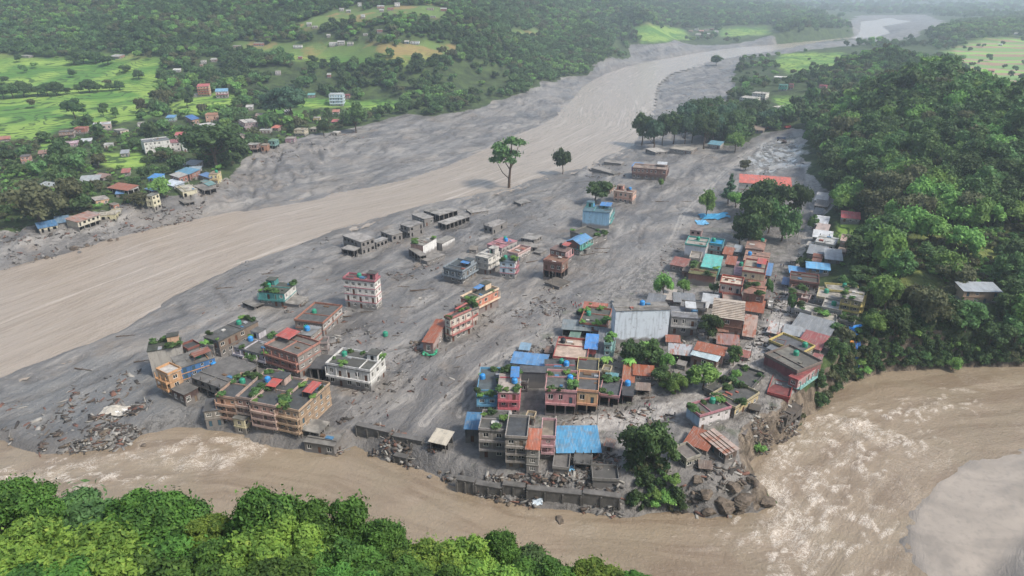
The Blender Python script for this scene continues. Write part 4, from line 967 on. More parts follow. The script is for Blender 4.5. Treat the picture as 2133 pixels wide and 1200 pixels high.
("pink and turquoise sided house leaning over the ravine",(1650,780),(1663,792),(1700,766),38,2,'a8605c','b58a88','95504e','B','6fb5ae'),
("yellow parapet house with green tank",(1602,712),(1667,740),(1690,722),12,1,'b9a045','c2a83f','5f6062','pt','c9ae3c'),
("grey corrugated hall behind the maroon block",(1600,725),(1668,752),(1676,742),8,1,'77787a','77787a','777b80','S',None),
("dark red twin roof house beside the yellow parapet",(1664,714),(1708,729),(1724,708),10,1,'8a5a50','8a5a50','93403a','S',None),
("orange red roof cabin between yellow walls",(1664,720),(1680,725),(1690,716),9,1,'b5502f','b5502f','c8452c','S',None),
("wide grey sheet workshop with green tank",(1649,681),(1726,702),(1734,678),11,1,'8a8078','8a8078','7a7e80','S',None),
("small grey sheet workshop left of the wide one",(1632,694),(1676,703),(1684,690),9,1,'8a8580','8a8580','8d9295','S',None),
("pale cream deck house by the street bend",(1655,645),(1700,656),(1706,642),12,1,'a8a298','a8a298','b9b4a8','pg','b0aaa0'),
("white deck house with green tank on its roof",(1713,640),(1752,651),(1758,632),15,1,'a5a098','a5a098','bdbab4','pt','9a9488'),
("three storey house with mustard yellow balconies",(1752,622),(1795,629),(1802,604),36,3,'8a8466','b5a245','97928a','bgB','b5a13c'),
("cream deck house between the yellow balconies and the street",(1701,621),(1751,630),(1755,612),11,1,'a89f8c','a89f8c','a49e94','pt','c2b27a'),
("long mustard parapet house behind the yellow balconies",(1724,607),(1792,613),(1800,600),8,1,'a89a50','a89a50','9a968c','pt','b5a445'),
("long brick house with dark deck on the street",(1646,586),(1705,594),(1719,578),13,1,'965c4e','9a6050','55524d','fqp','965c4e'),
("narrow blue sheet shed against the brick street house",(1646,568),(1679,571),(1680,561),6,1,'6a7f90','6a7f90','3f93c8','S',None),
("bright blue walled hall with blue gable roof",(1681,557),(1728,562),(1731,549),13,1,'2f86bb','2a80b5','4aa0d0','G',None),
("blue tarp hut on the street edge",(1630,591),(1646,594),(1649,584),6,1,'4a6a90','4a6a90','4f78a8','S',None),
("cream arcaded house with tall dark arches",(1697,505),(1738,511),(1747,497),15,1,'c2bcaa','c2bcaa','b5b5b0','bx','cfcabc'),
("white sheet roof lean-to behind the arcaded house",(1694,493),(1732,498),(1736,488),6,1,'b5b0a8','b5b0a8','c4c6c6','S',None),
("pinkish walled deck house at the brown yard",(1750,505),(1790,511),(1793,497),12,1,'a0806c','a0806c','b59c90','p','b5a59a'),
("white shed with bright red roof above the brown yard",(1754,453),(1791,457),(1793,448),9,1,'c9c6c2','c9c6c2','c23f3c','S',None),
("white sheeted street hut near the village top",(1698,466),(1722,470),(1726,458),8,1,'8aa0b5','a8a09a','c4c6c8','S',None),
("small reddish street hut below the white sheeted hut",(1699,481),(1722,485),(1727,474),7,1,'a5786c','a5786c','b09a90','S',None),
("grey sheet roofed house left of the brick cube",(1683,525),(1720,533),(1725,520),7,1,'8a8580','8a8580','7f8488','S',None),
("pale patched sheet house right of the brick cube",(1719,534),(1754,543),(1750,527),7,1,'8a8580','8a8580','9fa4a6','S',None),
("small red brick cube room between sheet roofs",(1693,536),(1711,538),(1713,531),11,1,'95503f','95503f','8a5a4a','fq',None),
("tan stone hillside house with overhanging sheet roof",(2009,606),(2086,608),(2082,594),26,2,'a5876a','a5876a','9aa2a8','SdO'.replace('d',''),None),
("grey huts under the ridge trees by the road",(1699,415),(1722,420),(1727,408),6,1,'8f8c88','8f8c88','aaaaa8','S',None),
("dark flattened hut by the road under the ridge",(1697,428),(1722,432),(1727,424),4,1,'6a6560','6a6560','5f5b57','S',None),
("rubble patched house with mixed rust sheets by the street",(1548,700),(1570,704),(1575,668),5,1,'8a6a5c','8a6a5c','a88a78','SR',None),
("crushed red tile shed under the brick hall",(1495,716),(1538,721),(1541,705),6,1,'7a5a50','7a5a50','95706a','SR',None),
("brick house with silver and rust sheet roof in the garden",(1394,736),(1440,741),(1442,725),20,1,'8f6a5c','8a6558','a3a6a8','SRfo',None),
("brick house with pale silver gable in the garden",(1441,738),(1493,752),(1500,738),22,1,'8f6252','8f6252','a9bcc0','Sfq',None),
("rusty corrugated house behind the silver gable",(1448,728),(1506,741),(1511,728),24,1,'a0786a','a0786a','a5684a','Sr',None),
("brown collapsed shack on the rock tip",(1430,918),(1472,938),(1490,912),12,1,'6a4a3c','6a4a3c','7a4632','SrR',None),
("tilted shed under striped pink and white sheet roof",(1463,906),(1512,946),(1536,938),22,1,'6a5648','6a5648','b59a88','SRc',None),
("pale green low house slipping off the rock tip",(1402,936),(1430,961),(1457,950),16,1,'a8a488','a8a488','77706a','p','9a9484'),
("broken concrete shell hanging over the ravine",(1600,852),(1640,872),(1672,848),30,2,'5c5650','625a52','5f574f','dox',None),
# left bank
("low cream house with blue roof at the eroded bank",(81,476),(119,469),(113,462),11,1,'bcb28f','bcb28f','3577a8','Sd',None),
("dull blue roofed sheds beside the low cream house",(115,463),(142,462),(142,453),7,1,'8a8f94','8a8f94','5a7f9c','S',None),
("open concrete market hall with striped rusty roof",(161,463),(207,447),(196,440),20,2,'bdb59c','a8a08a','a08478','SdRo',None),
("cream corner block at the end of the market hall",(206,448),(222,448),(225,441),14,1,'c6bd96','c6bd96','b0a898','d',None),
("broken yellow cream wall house on the bank edge",(224,444),(240,447),(257,433),18,1,'bfb482','bfb482','a8a090','dx',None),
("peach house with grey roof among bank trees",(190,412),(199,419),(223,411),11,1,'d2a070','d2a070','a8a098','',None),
("orange brick stub behind the market hall",(227,425),(236,428),(241,423),14,1,'b5714f','b5714f','8f8478','',None),
("wide house with orange rust roof above the bank",(224,391),(266,397),(280,389),14,1,'a09a94','b5b0a8','b0765c','Sro',None),
("tall narrow cream house standing alone on the bank",(312,404),(316,409),(331,403),32,3,'c0b890','c6be98','8a8a80','d',None),
("red and blue shack above the tall cream house",(302,393),(318,398),(322,391),7,1,'7a5a58','3f78a8','4a7fb0','S',None),
("small house with brilliant blue roof",(313,369),(328,372),(343,366),9,1,'4f9fcf','7fb8d8','1f86cc','S',None),
("white and pale blue sheeted yard houses",(338,381),(362,388),(367,378),6,1,'a5b5c0','a5b5c0','c0ccd4','S',None),
("steel blue roofed house in the bank cluster",(366,358),(394,363),(410,356),14,2,'9a6a5c','9a6a5c','4f8fae','S',None),
("grey roofed brick house in the bank cluster",(354,364),(373,370),(396,368),14,1,'9a6a5a','a05f4c','a8a6a0','Sf',None),
("blue roofed house right of the bank cluster",(415,364),(437,371),(446,366),11,1,'8a7a70','8a7a70','4a7fb5','S',None),
("yellow two storey house at the cluster's right end",(444,357),(452,363),(464,354),24,2,'cbb874','c6b46c','a08c78','tb','b5945c'),
("reddish and teal roofed shed on the bank",(418,377),(435,387),(443,381),9,1,'8a857d','8a857d','5f9a98','SR',None),
("ruined cream house with yellow end wall",(365,389),(380,400),(400,388),17,1,'bcae6c','c0b894','b5b0a0','dx',None),
("mud brown broken house below the reddish and teal shed",(402,387),(425,397),(441,388),12,1,'7a736b','7a736b','8a847c','dMo',None),
("grey slab undercut by the river below the ruined cream house",(368,415),(384,424),(396,415),7,1,'6a6660','6a6660','86817a','do',None),
("long white three storey school block",(299,297),(353,291),(351,284),27,3,'cbc9c0','cbc9c0','7a7d7e','w',None),
("white house with dull red roof next to the school block",(353,297),(375,296),(374,289),20,2,'c2bdb6','c2bdb6','8f4a4a','S',None),
("white and green house half hidden by trees",(378,299),(400,298),(401,291),18,2,'c9cdc4','c9cdc4','a8c0b4','',None),
("small house with bright red roof in trees",(368,278),(384,281),(390,274),9,1,'b5a8a0','b5a8a0','b8433c','S',None),
("mud brown two storey house by the paddies",(127,270),(152,274),(158,266),13,2,'9a7a66','8a7a6c','6c6a66','b','8a7466'),
("brick red long house at the paddy edge",(163,266),(176,269),(196,261),10,1,'a5604c','a5604c','a0807a','p','b0604c'),
("long white roofed house at the paddy edge",(194,259),(230,258),(231,252),13,1,'b59a90','b59a90','c9cacb','',None),
("low pink house in the trees",(131,296),(160,298),(166,291),8,1,'bf8a9c','bf8a9c','c9b0b4','',None),
("pale sheet shed right of the low pink house",(170,293),(190,294),(193,289),5,1,'a8a8a4','a8a8a4','b5b8b8','S',None),
("small whitish two storey house above the school block",(288,255),(298,257),(303,251),12,2,'bfb8ae','bfb8ae','a8a298','',None),
("teal walled house with blue roof near the paddies",(352,242),(362,245),(372,240),9,1,'7fb0a8','7fb0a8','4f8fc0','S',None),
("brown walled house with vivid blue roof near the paddies",(386,242),(400,250),(410,246),12,1,'9a6f58','a5785c','2f72b8','S',None),
("peach two storey house above the left village",(431,238),(450,240),(459,233),17,2,'cf9a78','cf9a78','b0907c','p','c08468'),
("white decked house below the peach house",(411,259),(428,264),(446,258),9,1,'a59a92','a59a92','c2bfb8','',None),
("brown house right of the white decked house",(446,268),(462,271),(468,263),9,1,'9a7a6c','9a7a6c','aaa096','',None),
("maroon and white two storey house in the left village",(498,250),(510,257),(529,250),17,2,'a8787c','a5858a','bab4ac','b','b8b0ac'),
("long shed with salmon orange roof",(575,263),(579,267),(603,258),7,1,'a89080','a89080','c9674c','S',None),
("broken brown house on stilts at the mud edge",(522,297),(535,302),(548,294),17,2,'8f7268','8f7268','a8a59c','dbo','a88a7c'),
("orange brown fragment behind the stilt house",(548,299),(556,303),(563,297),16,1,'a5714f','a5714f','8a7f70','d',None),
("teal two storey house at the mud edge",(566,290),(572,294),(584,288),19,2,'6a9a90','5f9088','7a9a84','do',None),
("low plum coloured house near the left mud shore",(598,286),(612,289),(623,281),11,1,'94707c','94707c','9a9088','b',None),
("cream two storey house near the left mud shore",(622,266),(634,271),(648,264),13,2,'c0b290','c0b290','aaa290','b',None),
("grey beige shed near the left mud shore",(652,265),(665,269),(681,262),8,1,'a09078','a09078','a8a090','d',None),
("small pale ruin at the far left mud shore",(693,275),(702,277),(713,272),7,1,'b0a898','b0a898','b5b0a8','d',None),
("cream four storey house with red roof above the fields",(414,178),(434,180),(442,174),21,4,'cbb078','c9a874','b83f3c','Sb','a8483c'),
("white red two storey house with blue roof above the fields",(450,188),(474,190),(476,184),14,2,'c9b8b8','c9b8b8','5fa0c0','Sb','9a4a58'),
("long low grey shed left of the red roofed four storey house",(388,196),(412,198),(415,193),4,1,'9a948c','9a948c','a5a09a','',None),
("pale blue four storey house by the hill path",(687,195),(713,197),(719,189),25,4,'a9c4d0','a5bcc8','b5b8b5','bB','c2d4dc'),
("dark red annex right of the pale blue four storey house",(718,196),(727,198),(733,193),9,1,'9a4a50','9a4a50','8f5050','',None),
("tiny teal and red cottage by the hill path",(643,196),(655,198),(659,193),6,1,'8a6a6a','8a6a6a','4f9a94','S',None),
("brown roofed hut at the far left frame edge",(0,286),(20,289),(23,283),5,1,'8a6a58','8a6a58','a8583c','S',None),
("salmon house sunk in dense left trees",(47,322),(60,326),(67,319),15,2,'b87f68','b87f68','6a6460','',None),
("grey sheet shed in the left forest",(76,387),(105,390),(111,383),7,1,'8a8680','8a8680','9aa09f','S',None),
("long grey sheet roof in the left forest",(165,379),(205,376),(216,368),4,1,'7a7a76','7a7a76','9a9f9f','S',None),
("small red roofed hut near the left mud shore",(693,252),(702,254),(708,249),4,1,'a08a80','a08a80','b8483c','S',None),
("orange red two storey house crowned with plants in the central mud",(962,620),(985,630),(1038,604),31,2,'c9674a','cf7a58','5a5c54','pgBCs','d8b890'),
("low cream house with dark deck joined below the orange red house",(973,664),(977,668),(995,657),19,1,'b59a88','c0a898','55565a','pB','b0503f'),
("dark decked house between the orange red house and the narrow cream one",(949,640),(972,652),(992,640),30,2,'8f8578','a59a8c','46484c','pg','7a7068'),
("narrow cream and green house with red railings in the central mud",(929,661),(937,667),(981,647),48,3,'bcc4b0','c8bba8','5f605c','pBgC2','b0655c'),
("rust roofed brick row house at the foot of the narrow cream house",(883,709),(902,714),(930,676),26,1,'9a6e64','a58a80','95553c','Sr',None),
("grey low deck house among the sheet roofs",(1418,641),(1468,647),(1473,635),11,1,'8a8680','8a8680','7c7c7c','p',None),
("shadowy low workshop above the beige red parapet house",(1500,574),(1528,577),(1532,560),12,1,'7a6e66','7a6e66','66625e','',None),
("brown brick lane house opposite the slim street tree",(1643,612),(1676,617),(1682,603),12,1,'8a6452','8a6452','6f6a62','fqpg','8a6452'),
("beige deck house below the white deck house",(1691,668),(1742,676),(1748,661),10,1,'b0a694','a89e8e','a8a294','pg','b5ab98'),
("terrace with orange sheet roofs left of the pale blue block",(1212,655),(1258,660),(1264,640),10,1,'a0785f','8fa8a4','a9583c','SRg',None),
("slim turquoise framed house beside the grey corrugated shed",(1262,716),(1272,720),(1277,700),34,3,'7fa8a8','7fa8a8','5f6468','pgB','6fa09c'),
("planted low deck house on the inner bend of the street",(1466,812),(1500,827),(1540,800),8,1,'6a6660','6a6660','5c5c58','pg','77726a'),
("brown roofed lane house behind the brick terrace",(1556,598),(1588,602),(1594,588),10,1,'8f6a58','8f6a58','8a5c48','SR',None),
("grey walled lane house under the yellow cream house",(1506,628),(1546,632),(1549,618),16,1,'a8988c','a8988c','9a8a80','p','b0604c'),
("small teal walled hut beside the kiosk",(1262,792),(1284,794),(1286,782),10,1,'3f8f94','3f8f94','4a8a90','S',None),
("white patched shack row above the market street",(1600,690),(1622,696),(1630,680),7,1,'9a948c','9a948c','b5b2ab','SR',None),
("brick shell with blue sheet on the left street side",(1588,570),(1604,574),(1608,556),12,1,'8f6252','8f6252','4a7fb0','S',None),
("mossy low deck below the mustard balconies",(1748,668),(1778,676),(1786,660),9,1,'8f8a7c','8f8a7c','6f7060','pg',None),
("half buried brown hut near the far grove road",(1560,268),(1590,272),(1600,262),5,1,'9a8470','9a8470','8f7a68','S',None),
("collapsed timber roof in front of the brick house by the track",(1135,590),(1165,600),(1185,588),4,1,'5f5850','5f5850','6a635a','n',None),
("grey fallen slab beside the turquoise house",(505,630),(530,640),(540,628),6,1,'6f6b66','6f6b66','85817a','o',None),
("broken slab heap right of the turquoise house",(600,628),(622,636),(642,620),5,1,'77726a','77726a','8f8a82','n',None),
("pink fronted shop left of the narrow cream stair house",(1075,905),(1094,909),(1099,890),20,2,'9f8f86','9f8f86','6f6b66','p',None),
("blue grey sheet roofed house above the shore cluster",(395,352),(415,355),(422,348),7,1,'8f8a84','8f8a84','8fa3ad','S',None),
("grey long sheet roof behind the shore cluster",(380,343),(405,345),(415,338),6,1,'8a8680','8a8680','8d9294','S',None),
("brown roofed house above the wide rust roof",(190,368),(214,371),(222,365),6,1,'9a8a7c','9a8a7c','8f6a58','S',None),
("pinkish deck house in the left village centre",(470,283),(492,287),(500,280),8,1,'b59a94','b59a94','b5aca4','p',None),
("light roofed house near the salmon shed",(545,268),(562,271),(570,265),7,1,'b0a498','b0a498','c5c1ba','',None),
("red tiled cottage below the peach two storey house",(400,282),(418,285),(425,279),7,1,'b0a296','b0a296','a8503f','S',None),
("cream cottage at the right end of the paddy houses",(236,270),(250,273),(257,268),8,1,'c0b29c','c0b29c','a8a298','',None),
]
FARB = [(622,99,20,8,'d0cfca','white long'),(645,52,11,6,'d8d6d0','white'),(657,57,12,5,'c8c4bc','pale'),(696,95,18,8,'d5d2cc','white two part'),(712,92,16,9,'b5b0a8','grey white'),(731,92,14,7,'c9c2ba','cream'),(866,91,20,8,'c5ccd0','pale blue white'),(848,90,10,6,'4f8fa8','teal'),
 (713,22,10,6,'cfc8c0','cream'),(795,17,16,7,'c08a80','reddish'),(815,20,14,8,'b0605c','red'),(829,12,12,9,'e0ddd8','bright white'),(750,12,8,9,'dddad4','slim white'),(757,36,9,7,'e4e2dd','bright white cube'),(796,24,10,5,'c9bcb0','beige'),(898,20,16,6,'c2a890','sand'),(926,22,14,7,'b5605a','brick red'),(903,36,12,4,'d0ccc8','flat white'),
 (727,25,10,5,'b5b0a8','grey'),(792,66,12,7,'a85a4c','red brown'),(762,73,10,5,'d2cec8','dusty pale'),(685,76,8,5,'dcd8d2','tiny white'),(541,94,22,7,'a8584a','long red brown'),(495,98,18,5,'b08a78','low brown'),(424,50,10,5,'a8504a','dark red'),(370,149,16,6,'cfccc6','white roofed'),(425,130,12,7,'c4bfb8','pale grey'),(420,137,7,5,'b5603f','orange'),(447,127,14,6,'b58a7c','pinkish'),(580,154,12,10,'b5a8a8','greyish'),(626,122,9,7,'a8504a','red'),(686,160,8,8,'b0503f','orange red'),(240,121,24,6,'b07a6c','low red brown'),(52,119,22,5,'a8a49c','low grey'),
 (1440,66,10,5,'c9a898','salmon roofed'),(1452,63,10,6,'d2ccc4','white'),(1462,67,11,5,'b87a6c','red roofed'),(1473,64,12,6,'cdb8a8','cream'),(1484,62,9,5,'b5685c','brick'),(1493,68,10,5,'d8d4ce','pale'),(1455,74,12,4,'b8a090','brown'),(1478,73,10,4,'c8beb4','beige'),
 (1985,130,26,8,'c8c4c0','white sheet'),(2012,152,14,5,'9fb0bb','grey blue'),(2066,150,16,5,'b0604f','orange roofed'),(2118,72,14,4,'d4d2ce','far white'),(1930,62,8,3,'d8d6d2','tiny far white'),(2085,95,10,4,'c8c4bc','pale far')]
IN = [ # small infill houses: label, column, row, width, depth, rows tall, storeys, wall, roof, flags
("tiny brick room squeezed between brick hut and broad brick house",1428,566,14,9,12,1,'8f6656','7a7066','f'),
("cream sided house behind the broad brick house",1447,541,22,12,16,1,'b5aa98','9a938a','p'),
("rust roofed shed beside the dark arcade house",1515,530,18,9,9,1,'8a7468','94583f','Sr'),
("small blue grey cabin at the grove foot",1535,524,14,8,9,1,'7a8a92','8a9298','S'),
("tall brick house beside the stepped brick terrace",1528,607,18,12,18,2,'95604f','8c7468','fp'),
("dark roofed shed at the street beside the stepped brick terrace",1592,622,14,9,12,1,'77625a','6a5a52','SR'),
("brick walled lean-to below the beige corrugated roof",1500,690,30,9,12,1,'8f5f4c','8f5f4c','Sf'),
("grey deck room left of the rounded dark tree",1440,668,16,8,16,1,'8f8c86','77767a',''),
("white washed shed beside the white banded house",1466,640,14,8,10,1,'b5b2ac','b0b0ac','S'),
("low rust roofed stable behind the garden wall",1402,712,26,9,9,1,'8a6a5c','9a5a44','SR'),
("pale walled room between the garden and the silver gable",1418,762,18,8,9,1,'a89c90','8f8a84',''),
("brick walled plot hut right of the silver gable",1514,748,16,9,12,1,'8f6554','9a8a7c','Sf'),
("patched red roof shack at the inner street bend",1548,744,20,8,8,1,'8a7468','9a5a4a','SR'),
("grey stone hut between pink shop row and kiosk",1285,812,14,9,12,1,'77736c','6c6a66',''),
("brown verandah house on the lower street corner",1340,812,26,9,12,1,'7a6254','7d6858','So'),
("small yellowish house behind the low pink shop row",1262,776,16,9,14,1,'b5a578','8a857c','p'),
("green roofed lean-to beside the pale plant smothered house",1196,702,18,8,9,1,'7f8c84','5f8272','S'),
("red brick annex left of the flat beige deck",1142,735,14,12,10,1,'8a5648','7d6a60','f'),
("bluish tin hut beside the white dripping hall",1092,728,18,9,10,1,'8f9aa2','6f94ac','S'),
("grey deck room behind the pink three storey house",1090,800,16,10,16,1,'77736e','5c5b5a','p'),
("ochre walled room behind the beige grey apartment house",1104,872,16,9,14,1,'b09a72','6a6864','p'),
("brown balcony house left of the collapsed blue roof",1150,884,14,9,24,2,'8f7466','77706a','b'),
("mud walled hut right of the collapsed blue roof",1268,930,16,9,11,1,'77706a','7d6a5c','SR'),
("red brick house at the lane between street and mustard balconies",1668,638,18,9,12,1,'8f5c4c','85786e','fp'),
("pale pink house behind the lane brick house",1676,626,16,7,9,1,'b5958c','a89c94','p'),
("teal shuttered house near the white deck house",1704,628,16,8,9,1,'6f9a94','8f8c86',''),
("grey brick room above the wide grey sheet workshop",1668,672,20,7,9,1,'8a7a70','8f8a84',''),
("dirty white house right of the wide grey sheet workshop",1745,690,16,8,11,1,'a8a49a','9a968e','g'),
("small rust roofed hut behind the blue gable hall",1700,545,16,7,8,1,'8a7468','95604a','SR'),
("cream room left of the cream arcaded house",1686,512,12,7,9,1,'b5ab98','a8a49c',''),
("brick hut at the foot of the brown yard",1752,525,16,7,9,1,'8f6656','a09080','f'),
("dark sheet hut by the road above the white street hut",1702,446,16,7,7,1,'77726c','6f7072','S'),
("grey house at the top of the lane beside the slim trees",1652,544,12,7,8,1,'8f8a82','8a8680',''),
("maroon roofed lean-to joined to the maroon block",1700,752,16,9,14,1,'8f5a56','8a4a44','S'),
("brick terrace room behind the maroon block",1622,722,20,7,9,1,'8a5c50','7d6f66','fp'),
("broken brown room on the ravine edge below the yellow river front",1570,856,22,10,16,1,'6a5648','5f574e','do'),
("yellowish wall stub beside the striped roof shed",1544,905,16,9,14,1,'a8945f','77706a','d'),
("weathered timber hut above the tip rocks",1470,975,22,9,12,1,'5f5044','6f5a4a','Sd'),
("dark shell house leaning at the ravine mouth",1618,890,22,10,20,2,'5f564e','5a534b','dx'),
("brown plank hut behind the slate grey house",985,520,14,7,8,1,'7f766c','8a8278','M'),
("cream fragment behind the pale blue three storey house",1098,512,14,6,9,1,'b5a898','8f8880','d'),
("grey wreck room right of the pinkish white long house",1112,515,12,6,8,1,'8a857e','8f8a83','dM'),
("grey hut before the brick and teal house",1216,520,12,6,8,1,'86817a','8f8a83','d'),
("long brown brick annex behind the riverside block",560,790,34,12,16,1,'7a6256','55565a','fpg'),
("pale parapet house between the hall and the salmon parapet house",520,752,26,10,14,1,'a89c90','5f5e5c','pg'),
("grey walled house behind the ochre and blue upper room",432,722,24,10,22,2,'8a857d','58595a','pg'),
("brown plastered house right of the ochre and blue upper room",448,770,14,9,18,1,'8f7460','6a6864','T'),
("pink grey room joined to the slim orange tower",672,716,18,10,22,2,'9a8a84','65635f','p'),
("small orange cabin house in front of the salmon parapet house",600,752,16,9,16,1,'b07a58','6f6c68','p'),
("teal shuttered hut in the left village gardens",330,300,14,6,8,1,'8fa8a0','9aa8a4','S'),
("brown roofed farmhouse at the left wood edge",90,318,16,6,8,1,'9a8a7a','8f5f48','S'),
("white farmhouse in the left wood gardens",226,300,16,6,8,1,'bdb8ae','b5b2aa',''),
("grey roofed farmhouse near the brownish tree",260,318,14,6,8,1,'a89c90','8f9294','S'),
("cream farmhouse by the small left paddy",196,336,14,6,8,1,'c0b498','a39c90',''),
("red roofed farmhouse below the small left paddy",262,358,14,6,8,1,'a89486','a0503f','S'),
("blue roofed hut among the left shore trees",250,402,14,6,7,1,'8a8f94','4a7fb0','S'),
("white cottage among trees left of the hill path",520,222,12,5,7,1,'c5c0b8','b5b0a8','S'),
("brick cottage among trees above the stilt house",540,240,12,5,7,1,'9a6a58','9a7a6a','S'),
("pale cottage above the salmon orange shed",600,232,12,5,7,1,'b8b0a4','a8a49c','S'),
("yellow cottage among the shore trees below the hill path",660,245,12,5,8,1,'c0a868','9a9488',''),
("orange roofed cottage at the wood edge beside the great grey tree",700,232,12,5,7,1,'b5a898','b0603f','S'),
]
for (lab, x, y, wd_, dp_, hp_, n_, f_, rf_, fg_) in IN: BL.append((lab, (x - wd_ / 2, y - 1), (x + wd_ / 2, y + 1), (x + wd_ / 2 + 4, y - dp_), hp_, n_, f_, f_, rf_, fg_, None))
_labs = [q[0] for q in BL]
for q in _labs:
    ws = q.split(); best = q
    for n_ in range(3, len(ws)):
        cnd = ' '.join(ws[:n_])
        if ws[n_] in ('with', 'in', 'behind', 'on', 'at', 'of', 'under', 'below', 'by', 'right', 'left', 'joined', 'above', 'beside', 'between', 'stepping', 'facing', 'wrapped', 'and', 'carrying', 'from', 'next', 'near', 'the', 'standing') and ws[n_ - 1] not in ('with', 'in', 'behind', 'on', 'at', 'of', 'under', 'below', 'by', 'and', 'the', 'to', 'its', 'right', 'left') and sum(o_.startswith(cnd) for o_ in _labs) == 1: best = cnd; break
    if len(best.split()) > 10: best = ' '.join(best.split()[:10])
    SHORT[q] = best
for r in BL:
    lab, L, M_, R, hp, ns, f, s_, rf, flg, tr = r
    nm = 'house'
    for k_ in ('block', 'shed', 'hut', 'ruin', 'tower', 'hall', 'school'):
        if k_ in lab.split(): nm = {'block': 'apartment_block', 'ruin': 'ruined_house', 'tower': 'tower_house'}.get(k_, k_); break
    if 'foundation' in lab or 'footing' in lab: nm = 'foundation'
    building(lab, L, M_, R, hp, ns, f, s_, rf, flg, tr, nm)
for i, (x, y, w0, h0, c_, wd) in enumerate(FARB):
    where = 'hamlet across the far river' if 1400 < x < 1500 else ('fields right of the ridge' if x > 1900 else ('hilltop hamlet' if y < 45 else ('clearing on the wooded hill' if y < 110 else 'trees below the hill')))
    dd = random.Random(i)
    building('%s house in the %s%s' % (wd, where, ''), (x - w0 * .5, y - h0 * .6), (x + w0 * .3, y - h0 * .5), (x + w0 * .5, y - h0 * .8), h0 * .75, 1 if h0 < 7 else 2, c_, c_, c_ if 'roof' in wd or 'sheet' in wd else 'a8a49c', 'S' if dd.random() < .5 else '', None, 'house')

# level the building plots on sloping land, then lay the ground
for (cx0, cy0, ux, uy, aa, bb, z0) in PLOTS:
    rr = max(aa, bb) + 14; i0, i1 = np.searchsorted(xs, cx0 - rr), np.searchsorted(xs, cx0 + rr); j0, j1 = np.searchsorted(ys, cy0 - rr), np.searchsorted(ys, cy0 + rr)
    X_, Y_ = GX[j0:j1, i0:i1] - cx0, GY[j0:j1, i0:i1] - cy0; lx = np.abs(X_ * ux + Y_ * uy) - aa / 2; ly = np.abs(-X_ * uy + Y_ * ux) - bb / 2
    d_ = np.hypot(np.clip(lx, 0, None), np.clip(ly, 0, None)); k_ = 1 - sstep(1.0, 7.0, d_); sub = H[j0:j1, i0:i1]
    H[j0:j1, i0:i1] = np.where(sub > z0 - .1, sub + (z0 - .1 - sub) * k_, sub + (z0 - .1 - sub) * k_ * .6)
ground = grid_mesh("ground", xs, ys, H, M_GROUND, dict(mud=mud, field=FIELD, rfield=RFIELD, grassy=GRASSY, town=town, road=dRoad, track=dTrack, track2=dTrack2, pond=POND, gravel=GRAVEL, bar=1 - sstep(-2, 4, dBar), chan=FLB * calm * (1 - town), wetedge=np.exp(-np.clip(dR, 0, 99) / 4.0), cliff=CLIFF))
tag(ground, kind='structure')

# ================================================================= TREES
def leaf_mat(name, c1, c2, c3, tr=.32, sat=.88, vb=0.05):
    g = NG(name); o = g.obj(); r = g.rnd()
    n = g.noise(g.mapv(o, (1, 1, 1)), .35, 4, .6); n2 = g.noise(o, 2.2, 3, .7)
    c = g.mix(g.ramp(n, .38, .62), hexc(c1, 1.25), hexc(c2, 1.25)); c = g.mix(g.math('MULTIPLY', g.ramp(n2, .5, .75), .6), c, hexc(c3, 1.2))
    hs = g.n("ShaderNodeHueSaturation"); g.l(c, hs.inputs['Color']); g.l(g.math('ADD', .482, g.math('MULTIPLY', r, .034)), hs.inputs['Hue'])
    g.l(g.math('ADD', .72 + vb, g.math('MULTIPLY', r, .55)), hs.inputs['Value']); hs.inputs['Saturation'].default_value = sat
    g.set('Base Color', hs.outputs[0]); g.set('Roughness', .65); g.b.inputs['Specular IOR Level'].default_value = .2
    tl = g.n("ShaderNodeBsdfTranslucent"); g.l(hs.outputs[0], tl.inputs[0]); ms = g.n("ShaderNodeMixShader"); ms.inputs[0].default_value = tr
    g.l(g.b.outputs[0], ms.inputs[1]); g.l(tl.outputs[0], ms.inputs[2]); g.l(ms.outputs[0], g.out.inputs[0]); return g.m
LM = dict(dark=leaf_mat('foliage_dark', '2e4423', '41592c', '556d38'), mid=leaf_mat('foliage_mid', '38542a', '527339', '6c8c46'),
          light=leaf_mat('foliage_light', '4d7130', '6c9339', '8bab49'), drab=leaf_mat('foliage_drab', '45492f', '5a5d3c', '6d6c48'),
          near=leaf_mat('foliage_near', '33501f', '4a6f28', '7a9a3a', .15, .95, -.2), neary=leaf_mat('foliage_near_yellow', '4f6c22', '74912b', 'a2b03e', .15, .92, -.24), blue=leaf_mat('foliage_bluish', '34503a', '45664a', '5b7a58'))
M_BARK = plain_mat('bark', '5a4c3f', .95, .1)

